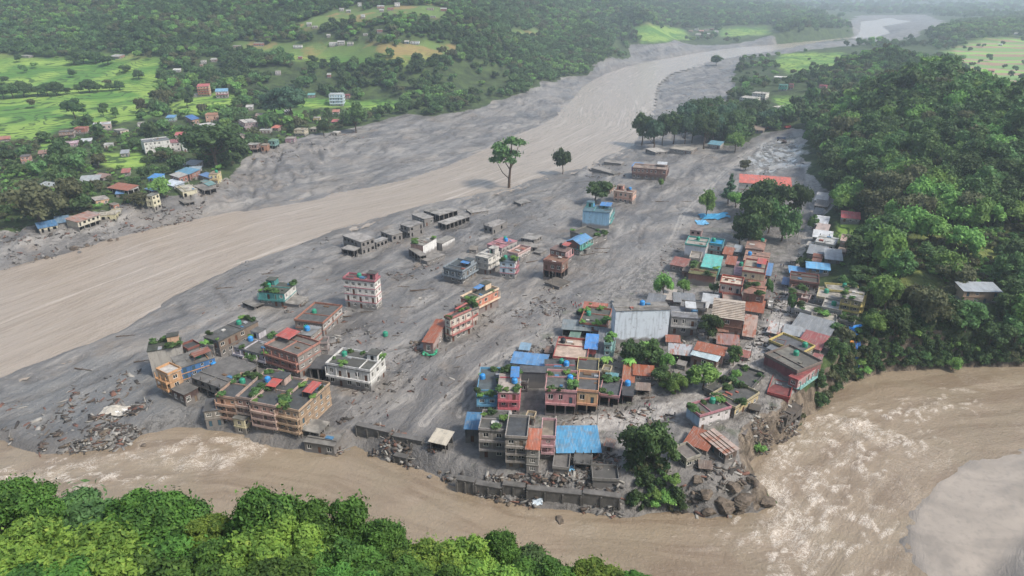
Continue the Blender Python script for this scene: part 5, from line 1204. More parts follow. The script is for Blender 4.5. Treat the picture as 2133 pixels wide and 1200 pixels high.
def crown_mesh(name, seed, R, Hc, nl, n, ls, mat, base=0.0, spread=1.0, kind='round', elong=1.5):
    """crown of many leaf sprays: n small faces on nl overlapping lobes; base = height of its underside"""
    r = np.random.RandomState(seed); C = []; 
    for i in range(nl):
        if kind == 'cone':
            t = (i + .5) / nl; a = r.rand() * 2 * PI; q = R * (1 - t) * .55 * r.rand() ** .3
            C.append((q * math.cos(a), q * math.sin(a), base + Hc * (.08 + .88 * t), R * (.42 * (1 - t) + .12), Hc / nl * 1.1))
        elif kind == 'tall':
            t = r.rand(); a = r.rand() * 2 * PI; q = R * (.35 + .5 * math.sin(PI * min(1, t * .9 + .1))) * r.rand() ** .5
            C.append((q * math.cos(a), q * math.sin(a), base + Hc * (.1 + .82 * t), R * r.uniform(.28, .46), Hc * r.uniform(.09, .15)))
        else:
            a = r.rand() * 2 * PI; t = r.rand() ** .7; q = R * .72 * r.rand() ** .5 * spread
            zc = base + Hc * (.22 + .62 * t) * (1 - .35 * (q / R) ** 2); s = r.uniform(.28, .5) * min(1.0, (12 / nl) ** .42)
            C.append((q * math.cos(a), q * math.sin(a), zc, R * s, Hc * s * .62))
    C = np.array(C); wgt = C[:, 3] ** 2; k = r.choice(len(C), n, p=wgt / wgt.sum()); c = C[k]
    d = r.normal(size=(n, 3)); d /= np.linalg.norm(d, axis=1)[:, None]; d[:, 2] = np.where(d[:, 2] < -.35, -d[:, 2] * .6, d[:, 2])
    rad = .62 + .42 * r.rand(n) ** .6 + (r.rand(n) > .88) * r.rand(n) ** 2 * .75
    P = c[:, :3] + d * np.stack([c[:, 3], c[:, 3], c[:, 4]], 1) * rad[:, None]
    nn = d * np.array([1, 1, 1.3]) + r.normal(size=(n, 3)) * .55; nn /= np.linalg.norm(nn, axis=1)[:, None]
    t1 = np.cross(nn, r.normal(size=(n, 3))); t1 /= np.linalg.norm(t1, axis=1)[:, None]; t2 = np.cross(nn, t1)
    s = ls * (.6 + .8 * r.rand(n))[:, None]; a_ = t1 * s * elong * .5; b_ = t2 * s * .5
    V = np.stack([P - a_, P - b_ * .9 - nn * s * .08, P + a_, P + b_ * .9 - nn * s * .08], 1).reshape(-1, 3)
    F = np.arange(4 * n).reshape(n, 4); return np_mesh(name, V, F, [mat]), C

def trunk_mesh(name, seed, h, r0, C, nb=6):
    r = random.Random(seed); b = MB(); p = Vector((0, 0, -.8)); pts = [p]; n = 4
    for i in range(n): p = Vector((r.uniform(-.05, .05) * h, r.uniform(-.05, .05) * h, h * (i + 1) / n)); pts.append(p)
    for i in range(n): b.tube(pts[i], pts[i + 1], r0 * (1 - .62 * i / n), r0 * (1 - .62 * (i + 1) / n), M_BARK, 7)
    for i in r.sample(range(len(C)), min(nb, len(C))):
        c = Vector(C[i][:3]); s = pts[max(1, min(n, int(n * r.uniform(.45, .9))))]
        m_ = (s + c) / 2 + Vector((0, 0, -.08 * h)); b.tube(s, m_, r0 * .42, r0 * .3, M_BARK, 5); b.tube(m_, c, r0 * .3, r0 * .1, M_BARK, 5)
    return b.mesh(name)

KIND = {}; CO = {}
def top_row(k, x, y, z, sxy, sz):
    c = CO[k]; X_ = x + c[:, 0] * sxy; Y_ = y + c[:, 1] * sxy; dz = z + c[:, 2] * sz - CAM_H
    f = Y_ * math.cos(TILT) - dz * math.sin(TILT); u = Y_ * math.sin(TILT) + dz * math.cos(TILT); return float(np.percentile(IH / 2 - FPX * u / f, .4))
def kind(k, seed, R, Hc, nl, n, ls, mat, base, spread=1.0, shape='round', tr=.28, nb=6, elong=1.5):
    cm, C = crown_mesh('crown', seed, R, Hc, nl, n, ls, LM[mat], base, spread, shape, elong)
    co = np.empty(len(cm.vertices) * 3, np.float32); cm.vertices.foreach_get('co', co); co = co.reshape(-1, 3)
    CO[k] = co[::5].astype(float)
    KIND[k] = (cm, trunk_mesh('trunk', seed, base + Hc * .55, tr, C, nb), float(np.percentile(co[:, 2], 99.3)), float(np.percentile(np.hypot(co[:, 0], co[:, 1]), 98.5)))
for i in range(4):
    for m_ in ('dark', 'mid'):
        kind('far_%s%d' % (m_, i), 10 + i, 5.0, 7.5, 9, 620, 1.25, m_, 1.4)
for i in range(2): kind('far_light%d' % i, 20 + i, 4.6, 7.0, 8, 600, 1.2, 'light', 2.2); kind('far_drab%d' % i, 24 + i, 4.8, 7.0, 8, 620, 1.2, 'drab', 2.4)
for i in range(3):
    kind('mid_dark%d' % i, 30 + i, 5.2, 8.0, 20, 3600, .56, 'dark', 1.3); kind('mid_mid%d' % i, 33 + i, 5.0, 7.6, 19, 3400, .55, 'mid', 1.2)
kind('mid_light0', 40, 4.6, 7.0, 12, 2800, .56, 'light', 1.0); kind('mid_light1', 41, 4.0, 7.6, 12, 2600, .54, 'light', .9)
kind('mid_drab0', 42, 5.0, 7.5, 13, 3000, .6, 'drab', 1.3); kind('grove0', 43, 7.5, 13, 22, 5600, .75, 'dark', 3.2, tr=.5, nb=9); kind('grove1', 44, 7.0, 12, 21, 5400, .75, 'blue', 3.4, tr=.5, nb=9)
kind('lone', 45, 7.5, 13, 15, 2600, .85, 'mid', 8.5, 1.15, 'tall', .62, 11); kind('conifer', 46, 3.4, 12, 13, 2400, .6, 'blue', 1.5, shape='cone', nb=3)
for i in range(3): kind('near_g%d' % i, 50 + i, 5.4, 9.5, 80, 38000, .23, 'near', 3.0, tr=.4, elong=1.9); 
for i in range(2): kind('near_y%d' % i, 55 + i, 5.0, 9.0, 72, 34000, .24, 'neary', 4.0, tr=.4, elong=1.9)
kind('near_p0', 57, 4.2, 12.5, 62, 30000, .24, 'near', 3.0, shape='tall', tr=.4, elong=1.9, nb=10); kind('near_t0', 58, 3.6, 11, 40, 20000, .27, 'near', 5, shape='tall', tr=.33, elong=1.9); kind('near_f0', 59, 5.4, 7, 13, 7000, .42, 'mid', 7.5, 1.25, tr=.3, elong=2.4, nb=10)
kind('bush_d', 60, 1.6, 2.2, 7, 700, .34, 'dark', .1, tr=.08, nb=3); kind('bush_m', 61, 1.6, 2.1, 7, 700, .34, 'mid', .1, tr=.08, nb=3); kind('bush_l', 62, 1.5, 1.9, 7, 650, .34, 'light', .1, tr=.08, nb=3)
kind('bush_b', 63, 1.6, 2.0, 7, 650, .36, 'drab', .1, tr=.08, nb=3)

def plant(k, x, y, z, sc, label, cat='tree', name='tree', group=None, sz=1.0, rz=None):
    cm, tm, h, R = KIND[k]; t = thing(name, label, cat, (x, y, z), rz if rz is not None else random.uniform(0, 6.28), group)
    t.scale = (sc, sc, sc * sz); link('crown' if cat == 'tree' else 'foliage', cm, t); link('trunk' if cat == 'tree' else 'stem', tm, t); return t

def tree_px(k, px, py, tall, label, wide=None, **kw):
    """tree whose foot stands at a picture point and that is `tall` rows high, `wide` columns across"""
    p = hit(px, py); D = math.sqrt(p.x ** 2 + p.y ** 2 + (CAM_H - p.z) ** 2)
    d = ray(px, py - tall); t = math.hypot(p.x, p.y) / math.hypot(d[0], d[1]); ht = max(1.0, CAM_H + d[2] * t - p.z)
    cm, tm, h, R = KIND[k]; sc = ht / h; sxy = sc if wide is None else (wide * D / FPX) / (2.0 * R)
    for _ in range(5):
        sc *= max(.5, min(1.6, tall / max(6.0, py - top_row(k, p.x, p.y, p.z - .1, sxy, sc))))
    sc = max(sc, sxy * .45)
    o = plant(k, p.x, p.y, p.z - .1, 1.0, label, **kw); o.scale = (sxy, sxy, sc); TREES_AT.append((p.x, p.y)); return o
TREES_AT = []
NT = [ # kind, foot column, row, rows tall, columns wide, label
('lone',1060,391,106,76,'very tall thin lone tree standing in mud beside the river'),('mid_dark0',1172,363,54,40,'smaller round lone tree on the river bank'),
('mid_dark1',1240,422,50,64,'round dark tree beside the peach house in the mud'),('mid_light1',1377,391,19,13,'tiny palm like tree alone in open mud'),
('conifer',1517,424,60,32,'dark pointed conifer left of the orange red roof'),('mid_light0',1471,450,54,38,'bright green tree at the mud edge below the conifer'),
('mid_light1',1532,432,32,38,'yellow green tree in front of the orange roofed school'),('mid_dark2',1572,450,70,60,'dark tree in front of the left end of the school roof'),('mid_dark1',1612,470,96,84,'largest dark tree in front of the school roof'),
('mid_dark0',1655,455,76,54,'dark tree at the right end of the school roof'),('mid_mid1',1560,500,88,66,'broad green tree at the front of the school grove'),('mid_dark1',1577,520,74,52,'dark low crowned tree over the brick decked block'),('mid_mid2',1628,502,76,56,'leafy tree at the right front of the school grove'),('mid_mid0',1600,486,70,50,'middle tree of the school grove'),('mid_dark2',1540,508,50,40,'shadowy tree at the left foot of the school grove'),
('mid_light1',1381,622,54,40,'pale feathery tree at the mud edge left of the brick houses'),('mid_light0',1423,614,32,28,'small light tree beside the pale feathery tree'),('mid_mid0',1486,613,24,22,'small green tree under the broad brick house'),
('mid_dark0',1475,706,56,48,'rounded green tree beside the white banded house'),('mid_dark1',1312,760,60,52,'dark garden tree below the pale blue block'),('mid_mid2',1352,765,58,54,'green garden tree right of the dark garden tree'),('mid_light0',1388,772,36,34,'light green shrubby tree at the garden wall'),
('mid_light1',1465,812,54,66,'bright bushy tree in the lower garden'),('mid_mid1',1527,762,40,34,'green tree between the silver gable and the street'),('mid_light0',1407,820,42,44,'bright shrubby tree left in the lower garden'),('mid_mid0',1372,800,36,40,'green tree behind the garden shed'),('mid_mid1',1440,800,30,30,'small tree filling the lower garden'),('mid_light1',1532,792,22,22,'small round bush tree by the street side'),
('mid_dark2',1318,962,74,74,'large dark green tree at the riverbank near the blue roof'),('mid_mid1',1366,975,90,84,'largest tree on the front bank above the rock tip'),
('mid_mid0',1600,618,36,18,'slim dark tree on the street left side'),('mid_mid1',1646,650,36,18,'slim tree on the street opposite the slim dark tree'),('mid_dark1',1668,562,30,34,'green tree by the grey sheet roofs'),('mid_mid2',1693,478,30,22,'tree beside the white sheeted hut'),
('mid_dark1',1805,560,72,84,'broad spreading tree right of the arcaded house'),('mid_light0',1830,560,86,70,'light green tree at the foot of the ridge'),('mid_dark0',1790,590,40,60,'dark round tree behind the blue gable hall'),('mid_mid0',1760,600,22,30,'bushy tree behind the mustard parapet house'),
('mid_light1',1840,650,70,50,'tall light green tree right of the mustard balconies'),('mid_light0',1818,700,46,44,'light tree above the landslip'),('mid_dark2',1858,700,60,60,'dark tree above the landslip'),('mid_mid2',1738,742,40,42,'green tree behind the dark red twin roof'),('mid_drab0',1755,715,34,36,'drab tree beside the sheet workshop'),
('mid_dark0',1960,680,64,60,'dark tree below the hillside stone house'),('mid_mid1',2010,690,60,60,'green tree below the hillside stone house'),('mid_dark1',2060,720,60,60,'dark tree at the right bank top'),('mid_mid0',2110,720,56,60,'green tree near the right frame edge above the river'),('mid_dark2',1930,640,44,50,'dark tree left of the hillside stone house'),('mid_mid2',2110,620,44,56,'tree right of the hillside stone house'),('mid_light0',1985,770,26,30,'light bush tree at the right water line'),
('mid_dark0',157,247,42,42,'round dark tree alone in the bright paddy'),('mid_drab0',345,232,46,36,'brownish tree at the paddy corner'),('mid_drab0',298,236,32,26,'small brownish tree in the paddy'),('mid_dark1',391,226,38,28,'dark tree between paddy and houses'),('mid_mid0',216,244,24,16,'slim tree at the lower paddy edge'),('mid_mid1',242,246,22,14,'second slim tree at the lower paddy edge'),
('grove0',455,352,92,110,'huge drab green tree above the blue roofed bank cluster'),('grove1',610,250,72,74,'great grey green tree left of the hill path'),('grove1',575,245,55,50,'grey green tree beside the great one by the hill path'),('mid_drab0',85,470,90,90,'large drab tree above the low cream house'),('mid_drab0',150,440,70,60,'drab tree behind the market hall'),
('mid_mid0',742,277,62,48,'tree standing at the left mud shore beside a small ruin'),('mid_dark2',675,285,36,26,'dark tree among the shore houses'),('mid_mid1',555,275,36,28,'green tree behind the stilt house'),('mid_drab0',291,432,34,44,'drab tree left of the tall cream house'),('mid_light0',338,412,42,42,'light green spreading tree right of the tall cream house'),('mid_drab0',206,350,30,34,'rust brown tree in the left woods'),
('mid_dark1',1492,137,22,26,'small round tree on the far mud island tip'),('mid_mid1',1521,300,44,10,'slim tree in mud before the far grove'),('mid_light0',1530,318,42,36,'bright tree at the right end of the far grove'),('mid_drab0',1552,355,22,26,'low shrub clump in the flooded yard'),
]
for k, px, py, tall, wide, lab in NT:
    tree_px(k, px, py, tall, lab, wide)
for i, (px, py, tl, wd) in enumerate([(8,205,34,34),(28,205,30,36),(52,202,32,36),(80,200,22,26),(100,200,26,30),(118,200,30,30),(140,196,14,18),(165,194,18,20),(186,193,28,30),(205,192,18,22),(228,190,16,20),(250,188,20,20),(155,135,22,30),(175,133,26,30),(200,132,24,30),(225,135,20,28),(262,150,14,24),(290,165,20,20),(240,262,12,14),(20,310,12,14)]):
    tree_px(('mid_dark0', 'mid_mid1', 'mid_dark2')[i % 3], px, py, tl, 'dark tree in the rows that divide the bright paddies', wd, group='trees between the paddies')
# the tall grove on the river bend
random.seed(11)
GR = [(1336,303,64,44),(1362,310,62,40),(1380,303,66,42),(1402,300,64,40),(1426,300,60,36),(1441,298,62,38),(1466,310,72,52),(1484,300,70,50),(1505,296,64,50),(1528,290,60,44),(1425,270,56,44),(1450,262,58,46),(1480,255,52,46),(1510,262,48,44),(1545,270,46,44),(1572,262,44,42),(1595,268,40,40),(1612,258,34,34),(1467,280,60,46),(1500,276,58,46),(1536,250,40,40),(1562,240,34,34)]
for i, (px, py, tl, wd) in enumerate(GR):
    tree_px(('grove0', 'grove1', 'mid_dark1')[i % 3], px, py, tl, 'tall dark tree of the grove on the river bend', wd, group='trees of the river bend grove')
# foreground trees on the near slope
def tree_top(k, px, py, yw, wide, label, sz=1.0):
    """tree on the near slope whose top reaches a picture point; yw = ground distance in front of the camera"""
    d = ray(px, py); t = yw / d[1]; x, z = d[0] * t, CAM_H + d[2] * t; zg = terrain(x, yw)
    cm, tm, h, R = KIND[k]; D = math.sqrt(x * x + yw * yw + (CAM_H - z) ** 2); sxy = (wide * D / FPX) / (2.0 * R); hz_ = z - zg
    zc = sxy * sz; o = plant(k, x, yw, zg, 1, label); want = hz_ / h
    o.scale = (sxy, sxy, zc)
    o.location.z = z - h * zc
    for _ in range(4): o.location.z -= (py - top_row(k, x, yw, o.location.z, sxy, zc)) * D / FPX / math.cos(math.radians(42))
    if o.location.z > zg - .3:   # the crown keeps its proportions, the trunk reaches down to the slope
        dz = o.location.z - zg + .8; b = MB(); b.tube((0, 0, -dz / zc), (0, 0, -.6), .46, .4, M_BARK, 8, False); b.build('trunk_foot', o)
    return o
FG = [('near_p0',22,1000,66,130,1.0,'leafy tree reaching highest at the left frame edge'),('near_y0',20,1085,58,170,.9,'yellow green tree in the lower left corner'),('near_f0',140,1020,72,170,.8,'feathery tree with flat sprays over the brown water'),
('near_y1',150,1110,54,210,.9,'yellow green tree second from the lower left corner'),('near_g1',258,1026,68,210,1.05,'big green tree left of centre left with a rounded top'),('near_p0',335,1030,70,160,1.0,'green tree with narrow crest beside the rounded one'),('near_g0',330,1110,56,230,.8,'low spreading green tree under the rounded tops'),('near_y0',430,1070,66,90,1.0,'small yellowish tree in the gap between big crowns'),
('near_g1',430,1125,56,170,.8,'dark low tree filling the gap between big crowns'),('near_p0',540,1018,66,160,1.2,'bright pointed tree highest of the near slope'),('near_y1',560,1085,58,190,1.0,'yellow green tree below the bright pointed tree'),('near_t0',645,1056,66,110,1.1,'green tree right of the bright pointed tree'),('near_t0',712,1044,68,120,1.3,'slim open tree with ragged top over the river'),
('near_g1',690,1125,56,190,.8,'green tree under the slim open tree'),('near_p0',790,1085,64,120,1.0,'green tree right of the slim open tree'),('near_y0',880,1128,58,150,.9,'bright yellow green tree left of bottom centre'),('near_y1',962,1120,60,160,.9,'bright yellow green tree nearest bottom centre'),('near_p0',1040,1105,64,90,1.2,'slender green tree at bottom centre'),
('near_f0',1108,1125,64,140,.8,'feathery tree right of bottom centre'),('near_g1',1130,1160,56,160,.7,'low green tree right of bottom centre'),('near_y1',1255,1172,56,130,.7,'rightmost bright tree of the near slope'),('near_g2',1330,1188,54,70,.7,'rightmost small crown at the frame bottom'),('near_g0',240,1150,50,260,.7,'dark green tree at the frame bottom left'),('near_g2',560,1165,50,220,.7,'dark green tree at the frame bottom under the pointed one'),
('near_g1',800,1165,50,200,.7,'dark green tree at the frame bottom left of centre'),('near_y0',1010,1180,50,180,.7,'yellow green tree cut by the frame bottom at centre'),('near_g2',60,1160,50,200,.7,'dark green tree cut by the lower left corner'),('near_g0',400,1172,48,200,.7,'green tree cut by the frame bottom left of the pointed one'),('near_g1',700,1180,48,180,.7,'green tree cut by the frame bottom under the slim open tree'),('near_g0',920,1180,48,170,.7,'green tree cut by the frame bottom near centre')]
for k, px, py, yw, wd, sz, lab in FG: tree_top(k, px, py, yw, wd, lab, sz)

# roof plants
random.seed(5)
for p, s_, lab, grp in ROOFPLANTS:
    o = plant(random.choice(['bush_d', 'bush_m', 'bush_l', 'bush_m']), p.x, p.y, p.z, s_, lab, 'plant', 'rooftop_shrub', grp); o.scale = (s_ * .85, s_ * .85, s_ * .6)

# banana plants
def banana():
    r = random.Random(3); b = MB(); g = leaf_mat('banana_leaf', '5c8a34', '7aa53e', '93b84a', .35)
    for i in range(11):
        a = i * 2.4; ln = r.uniform(2.4, 3.4); ca_, sa__ = math.cos(a), math.sin(a); pts = []
        for j in range(6):
            t = j / 5; rr = ln * t * (.9 - .25 * t); z = 3.0 + 1.7 * t - 2.4 * t * t * r.uniform(.8, 1.1); wd = .42 * math.sin(PI * min(1, .12 + t * .9))
            pts.append(((ca_ * rr - sa__ * wd, sa__ * rr + ca_ * wd, z - .08), (ca_ * rr, sa__ * rr, z + .05), (ca_ * rr + sa__ * wd, sa__ * rr - ca_ * wd, z - .08)))
        for j in range(5):
            A, B_ = pts[j], pts[j + 1]; b.face([A[0], B_[0], B_[1], A[1]], g); b.face([A[1], B_[1], B_[2], A[2]], g)
    t = MB(); t.tube((0, 0, -.4), (0, 0, 3.1), .22, .12, plain_mat('banana_stem', '6f7f4a', .8), 8); return b.mesh('leaves'), t.mesh('stem')
bl_, bs_ = banana()
for i, (px, py, s_) in enumerate([(1325,755,1.5),(1340,748,1.7),(1356,760,1.4),(1262,768,1.2),(1310,772,1.3)]):
    p = hit(px, py); t = thing('banana_plant', 'banana plant with long arching leaves in the garden below the pale blue block', 'banana plant', p, i * 1.3, 'banana plants in the garden'); t.scale = (s_, s_, s_); link('leaves', bl_, t); link('stem', bs_, t)

# ---------------------------------------------------------------- woods: points by region
def scatter(poly, z, n, seed, cond=None, world=False):
    P = np.array(poly, float) if world else poly_world(poly, z)
    r = np.random.RandomState(seed); lo, hi = P.min(0), P.max(0)
    X = lo[0] + r.rand(n) * (hi[0] - lo[0]); Y = lo[1] + r.rand(n) * (hi[1] - lo[1]); m = inside(X, Y, P); X, Y = X[m], Y[m]
    return X, Y
def pxrow(X, Y, Z):
    dz = Z - CAM_H; f = Y * math.cos(TILT) - dz * math.sin(TILT); u = Y * math.sin(TILT) + dz * math.cos(TILT)
    return IW / 2 + FPX * X / f, IH / 2 - FPX * u / f
# candidates over the whole landscape, density falling with distance
r = np.random.RandomState(77)
cand = []
for (y0, y1, cell, sc0) in ((150, 420, 6.4, .85), (420, 800, 6.6, .9), (800, 1400, 6.8, .84), (1400, 2400, 10.5, 1.12), (2400, 4500, 24, 2.1), (4500, 9000, 60, 3.2)):
    wx_ = y1 * .82 + 40; gx, gy = np.meshgrid(np.arange(-wx_, wx_, cell), np.arange(y0, y1, cell)); gx = gx.ravel() + (r.rand(gx.size) - .5) * cell * .9; gy = gy.ravel() + (r.rand(gy.size) - .5) * cell * .9
    cand.append(np.stack([gx, gy, np.full(gx.size, sc0)], 1))
cand = np.concatenate(cand); X, Y, SC = cand.T; Z = vterr(X, Y)
px_, py_ = pxrow(X, Y, Z + 6)
keep = (px_ > -90) & (px_ < IW + 90) & (py_ > -60) & (py_ < 900)
X, Y, Z, SC, px_, py_ = [a[keep] for a in (X, Y, Z, SC, px_, py_)]
mudv = vterr(X, Y, mud); fv = vterr(X, Y, FIELD); rfv = vterr(X, Y, RFIELD); gv = vterr(X, Y, GRASSY); dw = vterr(X, Y, dR); tv = vterr(X, Y, town)
dens = np.ones(len(X)); dist = np.hypot(X, Y)
dens *= (mudv < .3) * (dw > 3) * (tv < .5)
dens *= np.where(fv > .5, np.where(rfv > .5, .10, .03), 1.0); dens *= np.where(gv > .5, .22, 1.0)
patch = fbm(X / 60, Y / 60, 3, 99)
leftv = (X < 0) & (dist < 1000) & (Z < 30)
dens *= np.where(leftv, sstep(.36, .6, patch) * .65 + .08, np.where(Z > 1e9, 1, 1))
valley = (Z < 12) & (dist > 1300); dens *= np.where(valley, sstep(.42, .62, fbm(X / 160, Y / 160, 3, 98)) * .6, 1)
rightflat = (X > 150) & (dist > 650) & (Z < 14) & (dist < 3000); dens *= np.where(rightflat, sstep(.45, .6, patch) * .5 + .04, 1)
# keep trees off the houses
HB = np.array([o.location[:2] for o in bpy.data.objects if o.get('category') == 'building'])
ok = r.rand(len(X)) < dens
X, Y, Z, SC, px_, py_, dist, patch = [a[ok] for a in (X, Y, Z, SC, px_, py_, dist, patch)]
md = np.full(len(X), 1e9)
for hx, hy in HB:
    # a wider gap on the side towards the camera, so that houses stay in view as they do in clearings
    hd = math.hypot(hx, hy); ux, uy = hx / hd, hy / hd; al = (X - hx) * ux + (Y - hy) * uy; ac = -(X - hx) * uy + (Y - hy) * ux
    md = np.minimum(md, np.sqrt((np.where(al < 0, al / np.where(hd > 300, 4.2, 2.6), al / 1.2)) ** 2 + ac ** 2))
ok = md > 7.0 + np.clip(dist / 400, 0, 3)
for tx, ty in TREES_AT: ok &= ((X - tx) ** 2 + (Y - ty) ** 2 > 20)
for wp in (ROAD,): ok &= seg_dist(X, Y, wp)[0] > 6
X, Y, Z, SC, px_, py_, dist, patch = [a[ok] for a in (X, Y, Z, SC, px_, py_, dist, patch)]
size = SC * (.65 + .75 * r.rand(len(X))) * np.where((dist < 800) & (X > 60), 1.5, 1.0) * np.where((X > 0) & (dist < 300), .85, 1.0); rot = r.rand(len(X)) * 6.28
u_ = r.rand(len(X)); tone = fbm(X / 45, Y / 45, 3, 55) + (u_ - .5) * .35
spc = np.where(tone < .38, 0, np.where(tone < .56, 1, np.where(tone < .76, 2, 3)))   # dark, mid, light, drab
order = np.argsort(dist / size); NIND = 185
left = (px_ < 1250)
def wood_label(i):
    kd = ('dark green', 'mid green', 'light green', 'drab olive')[spc[i]]; szn = 'large' if size[i] > 1.15 else 'small' if size[i] < .85 else 'middling'
    if left[i]: return '%s %s tree among the left bank woods and gardens' % (szn, kd), 'trees of the left bank woods'
    pt = 'high on' if py_[i] < 300 else 'on the face of' if py_[i] < 470 else 'at the foot of'; far_ = 'above the road' if px_[i] < 1850 else 'towards the right frame edge'
    return '%s %s tree %s the right ridge %s' % (szn, kd, pt, far_), 'trees of the right ridge forest'
vis = [i for i in order if 0 < px_[i] < IW and py_[i] > 0][:NIND]; visset = set(vis)
for i in vis:
    k = (['mid_dark%d' % (i % 3), 'mid_mid%d' % (i % 3), 'mid_light%d' % (i % 2), 'mid_drab0'])[spc[i]]
    lab, grp = wood_label(i); o = plant(k, X[i], Y[i], Z[i] - .3, size[i], lab, group=grp, rz=float(rot[i])); o.scale.z *= float(.8 + .5 * r.rand())

def cloud_object(name, label, Xs, Ys, Zs, sc, rt, idx, protos, cat='forest'):
    """one object that carries a whole wood: its points, with the crowns of real trees set on them"""
    n = len(Xs); me = bpy.data.meshes.new(name); me.vertices.add(n)
    me.vertices.foreach_set('co', np.stack([Xs, Ys, Zs], 1).astype(np.float32).ravel())
    for nm, a in (('sc', sc), ('rt', rt), ('szz', sc * (.8 + .45 * np.random.rand(n)))):
        at = me.attributes.new(nm, 'FLOAT', 'POINT'); at.data.foreach_set('value', a.astype(np.float32))
    at = me.attributes.new('idx', 'INT', 'POINT'); at.data.foreach_set('value', idx.astype(np.int32)); me.update()
    o = link(name, me); tag(o, label, cat, kind='stuff')
    ng = bpy.data.node_groups.new(name + '_planting', 'GeometryNodeTree'); ng.interface.new_socket('Geometry', in_out='INPUT', socket_type='NodeSocketGeometry'); ng.interface.new_socket('Geometry', in_out='OUTPUT', socket_type='NodeSocketGeometry')
    N = ng.nodes.new; L_ = ng.links.new; gi, go = N('NodeGroupInput'), N('NodeGroupOutput')
    m2p = N('GeometryNodeMeshToPoints'); iop = N('GeometryNodeInstanceOnPoints'); jn = N('GeometryNodeJoinGeometry')
    for pr in protos:
        oi = N('GeometryNodeObjectInfo'); oi.inputs['Object'].default_value = pr; oi.inputs['As Instance'].default_value = True; oi.transform_space = 'ORIGINAL'; L_(oi.outputs['Geometry'], jn.inputs[0])
    def A(nm, ty='FLOAT'):
        a = N('GeometryNodeInputNamedAttribute'); a.data_type = ty; a.inputs[0].default_value = nm; return a.outputs[0]
    L_(gi.outputs[0], m2p.inputs[0]); L_(m2p.outputs[0], iop.inputs['Points']); L_(jn.outputs[0], iop.inputs['Instance']); iop.inputs['Pick Instance'].default_value = True
    L_(A('idx', 'INT'), iop.inputs['Instance Index']); cr = N('ShaderNodeCombineXYZ'); L_(A('rt'), cr.inputs[2]); e2r = cr.outputs[0]; L_(e2r, iop.inputs['Rotation'])
    cs = N('ShaderNodeCombineXYZ'); a = A('sc'); L_(a, cs.inputs[0]); L_(a, cs.inputs[1]); L_(A('szz'), cs.inputs[2]); L_(cs.outputs[0], iop.inputs['Scale']); L_(iop.outputs[0], go.inputs[0])
    md_ = o.modifiers.new('planting', 'NODES'); md_.node_group = ng; return o
# one living tree of each far kind stands in the wood; the wood object repeats their crowns
protos = {}
far_i = [i for i in order if i not in visset and 0 < px_[i] < IW and py_[i] > 0]
fk = ['far_dark%d' % i for i in range(4)] + ['far_mid%d' % i for i in range(4)] + ['far_light0', 'far_light1', 'far_drab0', 'far_drab1']
for q, k in enumerate(fk):
    i = far_i[q * 7]; visset.add(i); lab, grp = wood_label(i)
    o = plant(k, X[i], Y[i], Z[i] - .3, size[i], lab, group=grp, rz=float(rot[i])); protos[k] = [c for c in o.children if c.name.startswith('crown')][0]
# mid-range kinds used closer in
mk = ['mid_dark0', 'mid_dark1', 'mid_mid0', 'mid_mid1', 'mid_light0', 'mid_light1', 'mid_drab0']
for o in list(bpy.data.objects):
    if o.type == 'MESH' and o.name.startswith('crown'):
        for k in mk:
            if k not in protos and o.data == KIND[k][0]: protos[k] = o
rest = np.array([i for i in range(len(X)) if i not in visset])
near_ = dist[rest] < 420
def idxs(sel, tbl):
    return np.array([tbl[spc[i]][int(rot[i] * 1000) % len(tbl[spc[i]])] for i in sel])
selF = rest[~near_]; selN = rest[near_]
kl = list(protos.keys()); kl_f = fk; kl_n = mk
tF = [[0, 1, 2, 3], [4, 5, 6, 7], [8, 9], [10, 11]]; tN = [[0, 1], [2, 3], [4, 5], [6]]
for nm, lab, sel, kk, tb in (('forest', 'dense green forest covering the hills left of the river', selF[px_[selF] < 1330], kl_f, tF), ('forest', 'dark forest over the right ridge and the far right hills', selF[px_[selF] >= 1330], kl_f, tF),
                        ('woods', 'mixed trees filling the foot of the right ridge', selN[px_[selN] >= 1100], kl_n, tN), ('woods', 'mixed trees filling the left bank gardens', selN[px_[selN] < 1100], kl_n, tN)):
    if len(sel): cloud_object(nm, lab, X[sel], Y[sel], Z[sel] - .4, size[sel], rot[sel], idxs(sel, tb), [protos[k] for k in kk])
print('WOOD', len(X), len(selF), len(selN))
